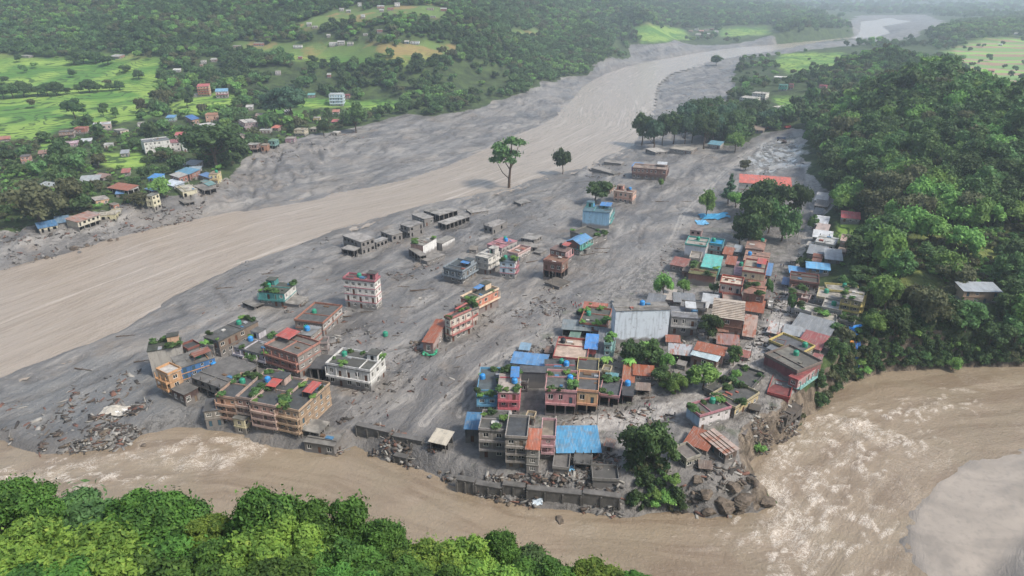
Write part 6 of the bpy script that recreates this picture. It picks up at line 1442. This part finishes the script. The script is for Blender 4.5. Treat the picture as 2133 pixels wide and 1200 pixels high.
# undergrowth: shrubs on slopes, banks and in gardens
r2 = np.random.RandomState(8); bx_ = []
for poly, z, cell in (([(1850,700),(2000,715),(2160,715),(2160,770),(1850,772)], 0, 1.4), ([(1780,480),(2133,430),(2300,420),(2300,780),(2133,760),(1850,765),(1760,830),(1690,880),(1640,930),(1600,960),(1560,930),(1700,790),(1790,700)], 12, 2.2), ([(1700,780),(1760,740),(1850,720),(2000,730),(2133,730),(2133,768),(1850,776),(1790,790),(1700,860),(1660,890)], 0, 1.5),
                      ([(1270,960),(1420,970),(1460,1040),(1440,1078),(1300,1072)], 0, 1.7), ([(1380,780),(1500,790),(1500,830),(1380,830),(1230,780),(1240,750),(1390,745)], 1.5, 2.6), ([(1490,800),(1590,800),(1590,850),(1500,850)], 3, 5),
                      ([(1555,930),(1640,900),(1640,930),(1570,965)], 0, 2.0), ([(1690,440),(1800,440),(1800,560),(1700,560)], 7, 4.5),
                      ([(0,300),(560,240),(520,330),(300,420),(0,470)], 4, 4.5), ([(560,240),(900,215),(700,270),(540,310)], 5, 5)):
    P = poly_world(poly, z); lo, hi = P.min(0) - (60 if z > 9 else 12), P.max(0) + (60 if z > 9 else 12); gx, gy = np.meshgrid(np.arange(lo[0], hi[0], cell), np.arange(max(60, lo[1]), hi[1], cell)); gx = gx.ravel() + (r2.rand(gx.size) - .5) * cell; gy = gy.ravel() + (r2.rand(gy.size) - .5) * cell
    u1, u2 = pxrow(gx, gy, vterr(gx, gy)); m = inside(u1, u2, np.array(poly, float)) & (vterr(gx, gy, dR) > .8) & ((fbm(gx / 12, gy / 12, 3, 44) > .40) | (cell < 1.8)) & (vterr(gx, gy, FIELD) < .5); bx_.append(np.stack([gx[m], gy[m]], 1))
bx_ = np.concatenate(bx_); BXX, BYY = bx_.T
md = np.full(len(BXX), 1e9)
for hx, hy in HB: md = np.minimum(md, np.hypot(BXX - hx, BYY - hy))
m = (md > 6.5) & (seg_dist(BXX, BYY, ROAD)[0] > 5); BXX, BYY = BXX[m], BYY[m]
bp = {}
for q, (k, px, py, lab) in enumerate((('bush_d', 1790, 742, 'dark shrub at the landslip edge'), ('bush_m', 1500, 835, 'green shrub on the street corner garden'), ('bush_l', 1585, 945, 'bright reed clump by the rapids below the ravine'), ('bush_b', 1730, 790, 'dry brown shrub on the steep right bank'))):
    p = hit(px, py); o = plant(k, p.x, p.y, p.z, 1.5, lab, 'shrub', 'shrub'); bp[k] = [c for c in o.children if c.name.startswith('foliage')][0]
t_ = fbm(BXX / 25, BYY / 25, 2, 66) + (r2.rand(len(BXX)) - .5) * .4; ib = np.where(t_ < .4, 0, np.where(t_ < .6, 1, np.where(t_ < .72, 2, 3)))
steep = (vterr(BXX, BYY, dR) < 16) & (BXX > 0); ib = np.where(steep & (r2.rand(len(BXX)) < .6), 3, ib)
cloud_object('undergrowth', 'scrubby undergrowth on the slopes, banks and gardens', BXX, BYY, vterr(BXX, BYY), .5 + 1.1 * r2.rand(len(BXX)), r2.rand(len(BXX)) * 6.28, ib, [bp[k] for k in ('bush_d', 'bush_m', 'bush_l', 'bush_b')], 'undergrowth')
print('BUSH', len(BXX), np.sum((BXX>100)&(BYY<400)))

# ================================================================= ROCKS, DEBRIS, WALLS, POLES, VEHICLES, PEOPLE
def rock_mat(hx='7c7164', name='rock'):
    g = NG(name); p = g.geo(); n = g.noise(g.mapv(p, (.6, .6, 1.6)), 1, 6, .65, .5); b = hexc(hx)
    g.set('Base Color', g.mix(g.ramp(n, .35, .7), tuple(x * .45 for x in b[:3]) + (1,), b)); g.set('Normal', g.bump(n, .8, .5)); return g.m
M_ROCK = rock_mat('74685b'); M_ROCKG = rock_mat('8b8884', 'boulder')
def rock_mesh(seed, mat, rough=.35, flat=.7):
    r = random.Random(seed); bm = bmesh.new(); bmesh.ops.create_icosphere(bm, subdivisions=4, radius=1)
    pl = [(Vector((r.gauss(0, 1), r.gauss(0, 1), r.gauss(0, .7))).normalized(), r.uniform(.42, .82)) for _ in range(15)]
    for v in bm.verts:
        for n_, d_ in pl:
            q = v.co.dot(n_) - d_
            if q > 0: v.co -= n_ * q
        k_ = 1 + .09 * ((int((v.co.z + 2) * 7)) % 2) + .05 * math.sin(9 * v.co.x + 5 * v.co.y); v.co.x *= k_; v.co.y *= k_
        v.co += Vector((r.uniform(-1, 1), r.uniform(-1, 1), r.uniform(-1, 1))) * .025; v.co.z *= flat
    me = bpy.data.meshes.new('rock'); bm.to_mesh(me); bm.free(); me.materials.append(mat); return me
RK = [rock_mesh(i, M_ROCK) for i in range(4)] + [rock_mesh(9 + i, M_ROCKG) for i in range(3)]
def rock(px, py, wpx, label, k=0, hgt=.8, name='rock', group=None, rz=None, sink=.25):
    p = hit(px, py); D = (p - Vector((0, 0, CAM_H))).length; s_ = wpx * D / FPX / 2
    o = link(name, RK[k]); o.location = (p.x, p.y, p.z + s_ * hgt * (.5 - sink)); o.scale = (s_, s_ * .85, s_ * hgt); o.rotation_euler = (random.uniform(-.15, .15), random.uniform(-.15, .15), random.uniform(0, 6) if rz is None else rz)
    tag(o, label, 'rock', group); return o
random.seed(31)
for i, (px, py, w_, lab) in enumerate([(1505,1052,80,'large layered brown rock at the river tip'),(1552,1040,70,'pale cracked rock right of the large layered one'),(1596,1046,50,'dark flat boulder at the outermost tip'),(1470,1030,54,'brown ledge rock under the collapsed shack'),(1525,1015,60,'buff rock shelf above the layered rock'),(1480,1066,40,'low brown rock at the water line of the tip'),(1450,1000,40,'broken rock face under the pale green house'),(1565,1000,36,'yellowish rock block behind the pale cracked one'),(1540,1064,40,'small rock between the two large tip rocks'),(1168,1086,36,'long wet boulder washed over in the brown river'),(300,928,20,'grey boulder in the lower rapids'),(1660,905,30,'dark shelf of rock below the ravine')]):
    rock(px, py, w_ * .8, lab, i % 4, .62 if i < 9 else .4, sink=.45)
for px, py, w_ in [(1035,1028,14),(1060,1036,20),(1012,1024,10),(38,549,10),(98,538,12),(142,515,14),(152,520,16),(182,512,12),(200,500,10),(215,499,14),(230,502,12),(245,500,10),(165,527,9),(118,530,9),(75,541,8),(32,546,13),(88,536,10),(15,560,12),(895,995,16),(925,1000,14),(915,985,12),(870,975,12),(850,968,10),(505,550,9),(515,546,12)]:
    rock(px, py, w_, 'boulder lying along the eroded river edge', random.choice([0, 1, 4, 5, 6]), .8, 'boulder', 'boulders along the eroded river edge')
# driftwood and tree trunks washed onto the mud
def log_mesh(seed):
    r = random.Random(seed); b = MB(); p = Vector((-.5, 0, 0)); rr = .035
    for i in range(6):
        q = Vector((-.5 + (i + 1) / 6, r.uniform(-.03, .03), r.uniform(-.008, .012))); b.tube(p, q, rr, rr * .86, M_BARK, 7, i in (0, 5)); p = q; rr *= .86
        if r.random() < .6: b.tube(q, q + Vector((r.uniform(.03, .1), r.uniform(-.12, .12), r.uniform(.02, .08))), rr * .5, rr * .15, M_BARK, 5)
    for k in range(6): a = k; b.tube((-.5, 0, 0), (-.57, .07 * math.cos(a), .07 * math.sin(a)), .012, .004, M_BARK, 5)
    return b.mesh('log')
LG = [log_mesh(i) for i in range(4)]
for i, (px, py, w_, rz) in enumerate([(690,716,40,.35),(880,604,46,.15),(845,598,30,-.1),(1262,527,50,-.15),(1255,518,30,.1),(1225,530,30,.4),(300,752,30,.3),(175,770,34,-.2),(262,700,30,.2),(730,659,36,.1),(830,700,22,-.05),(1050,498,40,.05),(1120,620,24,.6),(1075,660,20,-.4),(960,742,24,.7),(1010,660,16,.2),(940,800,20,.9),(1300,700,20,.4),(725,812,26,.5),(990,1032,30,-.3),(1250,470,26,.1),(1380,420,26,.05),(1020,580,26,.1),(765,650,24,.05),(1430,420,22,.1),(850,640,30,.1),(470,600,30,.3),(560,570,24,.3),(1110,545,30,.5),(940,690,22,.5)]):
    p = hit(px, py); D = (p - Vector((0, 0, CAM_H))).length; s_ = w_ * D / FPX
    o = link('driftwood_log', LG[i % 4]); o.location = (p.x, p.y, p.z + .1); o.scale = (s_,) * 3; o.rotation_euler = (0, random.uniform(-.03, .03), rz); tag(o, 'driftwood log stranded on the grey mud', 'log', 'driftwood logs on the mud')

# loose wreckage: uncountable planks, bricks, sheets and stones
def debris(name, label, zones, seed, mats, smin, smax, flat=.3):
    r = np.random.RandomState(seed); V = []; F = []; MI = []; n0 = 0
    for poly, z, n in zones:
        P = poly_world(poly, z); lo, hi = P.min(0), P.max(0); c = 0; X_ = lo[0] + r.rand(n * 6) * (hi[0] - lo[0]); Y_ = lo[1] + r.rand(n * 6) * (hi[1] - lo[1])
        m = inside(X_, Y_, P) & (fbm(X_ / 5, Y_ / 5, 3, 12) > .44) & (vterr(X_, Y_, dR) > .3); X_, Y_ = X_[m][:n], Y_[m][:n]; Z_ = vterr(X_, Y_)
        for x, y, zz in zip(X_, Y_, Z_):
            s = smin + (smax - smin) * r.rand() ** 3; l, w_, t = s * 1.25, s * (.07 + .5 * r.rand() ** 1.6), s * flat * (.15 + .7 * r.rand()); a = r.rand() * 6.28
            R_ = np.array(Matrix.Rotation(a, 3, 'Z') @ Matrix.Rotation(r.normal() * .3, 3, 'X') @ Matrix.Rotation(r.normal() * .25, 3, 'Y'))
            Q_ = np.array([(sx_ * l, sy * w_, sz * t) for sz in (-.5, .5) for sx_, sy in ((-.5, -.5), (.5, -.5), (.5, .5), (-.5, .5))]) @ R_.T + np.array([x, y, zz + t * .3])
            V.append(Q_); F += [tuple(n0 + q for q in f) for f in ((0, 3, 2, 1), (4, 5, 6, 7), (0, 1, 5, 4), (1, 2, 6, 5), (2, 3, 7, 6), (3, 0, 4, 7))]; k = r.randint(len(mats)); MI += [k] * 6; n0 += 8
    me = np_mesh(name, np.concatenate(V), np.array(F), mats, MI); o = link(name, me); tag(o, label, 'debris', kind='stuff'); return o
DM = [plain_mat('debris_brown', '564c44', .95), plain_mat('debris_grey', '7a7772', .95), plain_mat('debris_dark', '45413d', .95), plain_mat('debris_brick', '75564a', .95), plain_mat('debris_pale', '98948c', .9), plain_mat('debris_dark', '45413d', .95), plain_mat('debris_brown', '564c44', .95), plain_mat('debris_wood', '6e6356', .95), plain_mat('debris_dark', '45413d', .95), plain_mat('debris_grey', '7a7772', .95)]
debris('debris', 'broken planks, bricks and stones strewn over the front bank', [([(640,900),(720,860),(870,900),(990,990),(940,1000),(740,940)], -1, 1500), ([(990,980),(1290,1000),(1300,1070),(1000,1030)], -1, 900), ([(1400,960),(1560,950),(1600,1040),(1440,1070)], 2, 320), ([(1150,940),(1290,950),(1290,1000),(1160,990)], 0, 500), ([(600,690),(700,640),(800,700),(720,740)], -1, 200)], 1, DM, .3, 2.4)
debris('debris', 'wreckage and driftwood strewn over the gravel bar', [([(100,905),(300,880),(290,940),(170,950),(60,950)], -4, 700), ([(200,830),(300,830),(300,870),(180,880)], -4, 350), ([(0,830),(300,760),(330,880),(0,920)], -4, 350)], 2, DM, .3, 2.6)
debris('debris', 'scattered rubble in the central mud plain', [([(860,690),(920,690),(900,740),(850,730)], -1, 260), ([(1070,640),(1150,600),(1180,640),(1090,680)], 0, 320), ([(1060,740),(1150,700),(1160,745),(1070,760)], 0, 420), ([(1135,560),(1190,590),(1170,615),(1130,600)], 0, 160), ([(800,560),(860,560),(860,575),(800,572)], -1, 120), ([(600,620),(640,625),(620,650),(590,645)], -2, 160), ([(860,520),(930,545),(900,560),(860,550)], -1, 150), ([(720,760),(820,720),(900,780),(800,860),(720,850)], -1, 300), ([(700,450),(1500,400),(1500,560),(900,760),(700,640)], -1, 350), ([(640,640),(1100,600),(1200,700),(880,860),(700,860)], -1, 350), ([(420,560),(700,480),(700,640),(420,680)], -4, 150)], 3, DM, .25, 1.9)
debris('debris', 'wreckage around the village lanes and ravine', [([(1400,640),(1700,560),(1700,720),(1560,760),(1420,740)], 3, 2000), ([(1130,760),(1300,700),(1420,760),(1500,830),(1280,880),(1140,880)], 2, 700), ([(1560,880),(1660,830),(1680,860),(1600,930)], 1, 600), ([(1280,850),(1420,850),(1420,880),(1290,890)], 2, 160), ([(1660,460),(1720,440),(1690,560),(1650,600)], 4, 260), ([(1380,500),(1440,500),(1400,600),(1370,580)], 1, 160), ([(1500,300),(1660,300),(1670,360),(1560,360)], 1, 200)], 4, DM, .3, 2.0)
debris('debris', 'eroded rubble along the left bank below the houses', [([(0,480),(250,440),(470,375),(520,350),(400,440),(250,490),(0,560)], 0, 1500), ([(520,330),(760,260),(760,280),(560,340)], 1, 300), ([(1230,335),(1300,330),(1320,365),(1220,365)], -3, 200)], 5, DM, .4, 2.6)

# river walls of concrete on the broken front bank
M_CW = conc_mat('6f6c68', 'river_wall', .1)
for i, (x0, y0, x1, y1, hp, lab) in enumerate([(744,880,812,886,24,'stepped concrete wall behind the mud terrace'),(820,905,880,914,12,'low concrete wall with rubble on top'),(953,990,988,994,32,'square concrete buttress on the broken bank'),(992,1002,1044,1008,24,'cracked river wall right of the buttress'),(1048,1004,1092,1008,22,'river wall with a pale patch below the tower house'),(1098,1012,1210,1022,26,'longest concrete river wall under the foundations'),(1214,1020,1290,1030,26,'concrete river wall below the square footing'),(822,945,848,950,16,'short leaning wall block near the water')]):
    A = hit(x0, y0 + hp); B_ = hit(x1, y1 + hp); d = (B_ - A); d.z = 0; ln = d.length; hgt = hp * .75 * (A - Vector((0, 0, CAM_H))).length / FPX / math.cos(math.radians(33)) 
    zb = min(A.z, B_.z); o = thing('river_wall', lab, 'wall', ((A.x + B_.x) / 2, (A.y + B_.y) / 2, zb), math.atan2(d.y, d.x)); b = MB(); b.box(-ln / 2, ln / 2, -.3, 1.2, -1.5, hgt, M_CW); b.build('wall', o)
    b = MB(); b.box(-ln / 2 - .15, ln / 2 + .15, -.45, 1.4, hgt + .003, hgt + .3, M_CW); b.build('coping', o)
    b = MB(); n = max(2, int(ln / 3.5))
    for q in range(n + 1): x = -ln / 2 + ln * q / n; b.box(x - .2, x + .2, -.62, -.302, -1.5, hgt - .3, M_CW)
    b.build('buttress', o)

# leaning poles
def pole_mesh():
    b = MB(); m = plain_mat('pole_steel', '6f6c68', .7); b.tube((0, 0, -.5), (0, 0, 7.5), .12, .07, m, 8); c = MB(); c.box(-.8, .8, -.05, .05, 6.9, 7.05, m)
    for x in (-.6, 0, .6): c.tube((x, 0, 7.05), (x, 0, 7.25), .05, .04, plain_mat('insulator', 'c9c4bc', .4), 6)
    return b.mesh('pole'), c.mesh('crossarm')
PL = pole_mesh()
for i, (px, py, lean) in enumerate([(1689,420,.0),(1150,600,.02),(1655,560,.08),(1640,640,-.1),(1619,700,.0),(1563,745,.03),(1243,900,-.03),(1665,355,.0),(1660,500,.05)]):
    p = hit(px, py); t = thing('utility_pole', 'thin steel utility pole with short crossarm beside the mud road', 'pole', p, random.uniform(0, 3), 'utility poles along the roads'); t.rotation_euler.x = lean; link('pole', PL[0], t); link('crossarm', PL[1], t)

# vehicles stranded at the far end of the road
def truck(px, py, rz, hx, label, name='truck', s_=1.0):
    p = hit(px, py); t = thing(name, label, 'truck' if name == 'truck' else 'excavator', p, rz); t.scale = (s_,) * 3; m = plain_mat('vehicle_paint', hx, .45, .5); bk = plain_mat('tyre', '1e1e1e', .9, .1)
    b = MB()
    if name == 'truck':
        b.box(-3.2, 1.1, -1.15, 1.15, 1.0, 1.2, m); b.box(-3.2, -3.1, -1.15, 1.15, 1.2, 2.2, m); b.box(-3.1, 1.1, -1.15, -1.05, 1.2, 2.2, m); b.box(-3.1, 1.1, 1.05, 1.15, 1.2, 2.2, m); b.build('cargo_bed', t)
        b = MB(); b.face([(1.25, -1.1, .7), (3.1, -1.1, .7), (3.1, -1.1, 1.7), (2.75, -1.1, 2.7), (1.25, -1.1, 2.7)], m); b.face([(1.25, 1.1, .7), (3.1, 1.1, .7), (3.1, 1.1, 1.7), (2.75, 1.1, 2.7), (1.25, 1.1, 2.7)][::-1], m)
        pr = [(1.25, .7), (3.1, .7), (3.1, 1.7), (2.75, 2.7), (1.25, 2.7)]
        for q in range(5): (a, c), (e, f) = pr[q], pr[(q + 1) % 5]; b.face([(a, -1.1, c), (a, 1.1, c), (e, 1.1, f), (e, -1.1, f)], m)
        cb = b.build('cab', t); b = MB(); b.face([(3.05, -.95, 1.78), (3.05, .95, 1.78), (2.79, .95, 2.55), (2.79, -.95, 2.55)], M_GLASS); w_ = b.build('windscreen', cb); w_.location = (.03, 0, .01)
        WP_ = [(-2.2, s) for s in (-1, 1)] + [(2.2, s) for s in (-1, 1)]
        for x, s in WP_: b = MB(); b.tube((x, s * .85, .5), (x, s * 1.15, .5), .5, .5, bk, 14); b.build('wheel', t)
    else:
        for s in (-1, 1): b = MB(); b.box(-1.9, 1.9, s * 1.15 - .3, s * 1.15 + .3, .05, .85, bk); b.build('track', t)
        b = MB(); b.box(-1.7, 1.2, -1.2, 1.2, .95, 1.9, m); b.build('body', t); b = MB(); b.box(.0, 1.5, .2, 1.2, 1.9, 3.0, m); b.box(1.5, 1.53, .3, 1.1, 2.1, 2.9, M_GLASS); b.build('cab', t)
        b = MB(); b.tube((1.2, -.3, 1.6), (3.6, -.3, 4.2), .25, .2, m, 6); b.build('boom', t); b = MB(); b.tube((3.6, -.3, 4.2), (5.0, -.3, 2.0), .18, .15, m, 6); b.build('arm', t); b = MB(); b.box(4.5, 5.3, -.8, .2, 1.2, 2.0, bk); b.build('bucket', t)
truck(1562,276,.3,'a03c34','red truck stranded beside the far grove'); truck(1592,270,.2,'b58a6c','tan truck at the far roadside trees'); truck(1627,292,-.3,'3f4f68','dark blue truck stuck in the flooded roadside'); truck(1640,268,.5,'a04a48','reddish truck at the bend of the far road')
truck(1633,298,2.8,'6a5a54','rusty brown excavator beside the dark blue truck','excavator'); truck(1604,640,1.2,'c9c6c0','small white pickup truck in the village street','truck',.7)

# blue and coloured sheets fallen on the ground
def tarp(px, py, w_, d_, hx, label, seed):
    p = hit(px, py); r = random.Random(seed); b = MB(); m = plain_mat('tarpaulin', hx, .5, .3); n = 9; G = {}
    for i in range(n + 1):
        for j in range(n + 1):
            x, y = (i / n - .5) * w_, (j / n - .5) * d_; G[i, j] = (x + r.uniform(-.15, .15), y + r.uniform(-.15, .15), terrain(p.x + x, p.y + y) - p.z + .25 + r.uniform(0, .5))
    for i in range(n):
        for j in range(n):
            if r.random() < .12 and (i in (0, n - 1) or j in (0, n - 1)): continue
            b.face([G[i, j], G[i + 1, j], G[i + 1, j + 1], G[i, j + 1]], m)
    o = b.build('tarpaulin', None, p); tag(o, label, 'tarpaulin')
tarp(1488,452,16,9,'3f8fb8','crumpled blue tarpaulins spread below the bright tree',1); tarp(1462,465,6,8,'6aa5c8','pale blue sheet propped beside the crumpled tarpaulins',2); tarp(1782,686,5,4,'2a86d0','blue tarpaulin caught at the landslip top',3); tarp(1772,697,4,3,'2f8fd0','small blue sheet below the blue tarpaulin',4)
tarp(1778,728,2.4,3,'d08a3c','orange scrap of cloth on the landslip',5); tarp(1786,736,2,3.5,'3a6fb0','narrow blue rag on the landslip',6); tarp(1186,978,2.5,2,'7fb8d8','light blue sheet scrap on the riverbank',7); tarp(240,857,8,5,'aaa498','torn pale roof slab stranded on the gravel bar',8); tarp(256,860,4,3,'d8d5d0','white sheet scrap on the gravel bar',9); tarp(1120,1048,2.6,1.6,'c8d2d8','white plastic sheet at the water line',10)
tarp(896,738,5,3.4,'2f8f6a','flattened green tank at the rust roofed row',11)
for px, py, kd, lab in [(803,700,'g','green water tank lying alone in open mud'),(1205,655,'k','black drum beside the walking people')]:
    p = hit(px, py); tank(Matrix.Translation(p), 0, 0, .1, kd, lab, .9)

# stone and rust row house beside the gap: small heaps of wreck timber leaning on the mud
# people
def person_mesh(shirt, trousers, pose):
    vs = [(0, 0, .95), (0, 0, 1.18), (0, .0, 1.42), (0, 0, 1.53), (0, .01, 1.68), (-.19, 0, 1.4), (-.25, .02, 1.14), (-.24, -.06, .9), (.19, 0, 1.4), (.25, .02, 1.14), (.24, -.08, .9), (-.1, 0, .9), (-.11, -.04 - pose, .5), (-.11, .0 - pose * .4, .07), (-.11, -.12 - pose * .4, .03), (.1, 0, .9), (.11, -.02 + pose, .5), (.11, .08 + pose * .8, .07), (.11, -.04 + pose * .8, .03)]
    es = [(0, 1), (1, 2), (2, 3), (3, 4), (2, 5), (5, 6), (6, 7), (2, 8), (8, 9), (9, 10), (0, 11), (11, 12), (12, 13), (13, 14), (0, 15), (15, 16), (16, 17), (17, 18)]
    rad = [.14, .13, .15, .055, .105, .065, .045, .035, .065, .045, .035, .095, .07, .045, .04, .095, .07, .045, .04]
    me = bpy.data.meshes.new('p'); me.from_pydata(vs, es, []); o = bpy.data.objects.new('p', me); COL.objects.link(o); m = o.modifiers.new('s', 'SKIN'); 
    if not me.skin_vertices: me.skin_vertices.new()
    for i, r_ in enumerate(rad): me.skin_vertices[0].data[i].radius = (r_, r_ * (.75 if i < 3 else 1)); me.skin_vertices[0].data[i].use_root = (i == 0)
    o.modifiers.new('u', 'SUBSURF').levels = 1
    dg = bpy.context.evaluated_depsgraph_get(); out = bpy.data.meshes.new_from_object(o.evaluated_get(dg)); bpy.data.objects.remove(o)
    out.materials.clear()
    for q in (plain_mat('skin', '7a5340', .6), plain_mat('shirt', shirt, .9), plain_mat('trousers', trousers, .9), plain_mat('hair', '1c1816', .8)): out.materials.append(q)
    for f in out.polygons:
        c = f.center; f.material_index = 3 if c.z > 1.68 else 0 if c.z > 1.5 or (abs(c.x) > .2 and c.z < 1.05) else 1 if c.z > .95 else 2 if c.z > .1 else 3
        f.use_smooth = True
    return out
PM = {}
PEOPLE = [(1200,643,'b03040','2a2c38','person in crimson shirt nearest the track in the red group'),(1194,640,'c04a50','303038','person in rose shirt at the left of the red group'),(1206,641,'a02838','22242c','person in dark red top at the right of the red group'),(1210,638,'b5485c','2c2c34','person in pink red scarf at the back of the red group'),(1198,636,'8a2838','2a2a30','person in maroon top behind the red group'),
 (1163,657,'30343c','22242a','person in dark clothes leading the grey group'),(1168,660,'4a5058','2a2c30','person in grey shirt in the grey group'),(1166,665,'2c3038','1e2026','person in black closest to the houses'),(1172,651,'5a6068','30323a','person in pale grey at the back of the grey group'),(1177,648,'a8a49c','2c2e34','person in light shirt last in the grey group'),
 (1626,556,'3a5a88','22242c','person in blue shirt on the upper street'),(1631,557,'6a3a40','22242c','person in brown red beside the blue shirt'),(1615,580,'9a4a48','2a2a30','person in red brown on the street slope'),(1612,590,'404858','22242c','person in slate shirt on the street slope'),(1611,640,'2a2c34','1c1e24','person in black standing in the street'),(1597,673,'b04040','33343c','person in red beside the rubble house'),(1590,668,'c8c4bc','33343c','person in white beside the rubble house'),
 (1352,850,'a8485c','2c2c34','person in pink walking on the lower street'),(1532,770,'2c3038','22242a','person in black on the street bend'),(1545,757,'8a4048','2a2a30','person in red walking up the street'),(1634,610,'4a5a68','22242a','person in grey blue on the upper lane'),(1640,600,'6a6a70','22242a','person in ash grey on the upper lane'),(1622,625,'a84a50','2a2a30','person in bright red on the upper lane'),(1606,655,'3a3f48','22242a','person in charcoal near the white pickup'),(1495,808,'b0a89c','33343c','person in beige by the street garden'),(1405,868,'4a3f3c','22242a','person in brown at the street corner'),(1190,634,'2c3038','22242a','person in black far left of the red group'),(1368,852,'8a8a92','2c2c34','person in grey on the lower street'),(1343,848,'7a3a44','2c2c34','person in dark red on the lower street'),(1331,496,'2c3038','22242a','person alone in open mud near the blue turreted house'),(808,872,'7a4048','2c2c34','person in red brown on the front terrace'),(1655,560,'3a4a60','22242c','person in dark blue by the tarp hut')]
for i, (px, py, a, b_, lab) in enumerate(PEOPLE):
    if (a, b_, i % 2) not in PM: PM[a, b_, i % 2] = person_mesh(a, b_, (.12, .02)[i % 2])
    p = hit(px, py); o = link('person', PM[a, b_, i % 2]); o.location = p; o.rotation_euler = (0, 0, random.uniform(0, 6.28)); tag(o, lab, 'person')

HAZE=0.0002

# ----------------------------------------------------------------- haze
hz = NG("haze_air"); hz.t.nodes.clear(); ho = hz.n("ShaderNodeOutputMaterial"); hv = hz.n("ShaderNodeVolumePrincipled")
hv.inputs['Color'].default_value = (.78, .90, 1.0, 1); hv.inputs['Density'].default_value = HAZE; hv.inputs['Anisotropy'].default_value = .25
hz.l(hv.outputs[0], ho.inputs['Volume'])
b = MB(); b.box(-12000, 12000, -500, 17000, float(H.min()) - 1, float(H.max()) + 60, hz.m); tag(b.build("haze"), kind='stuff')
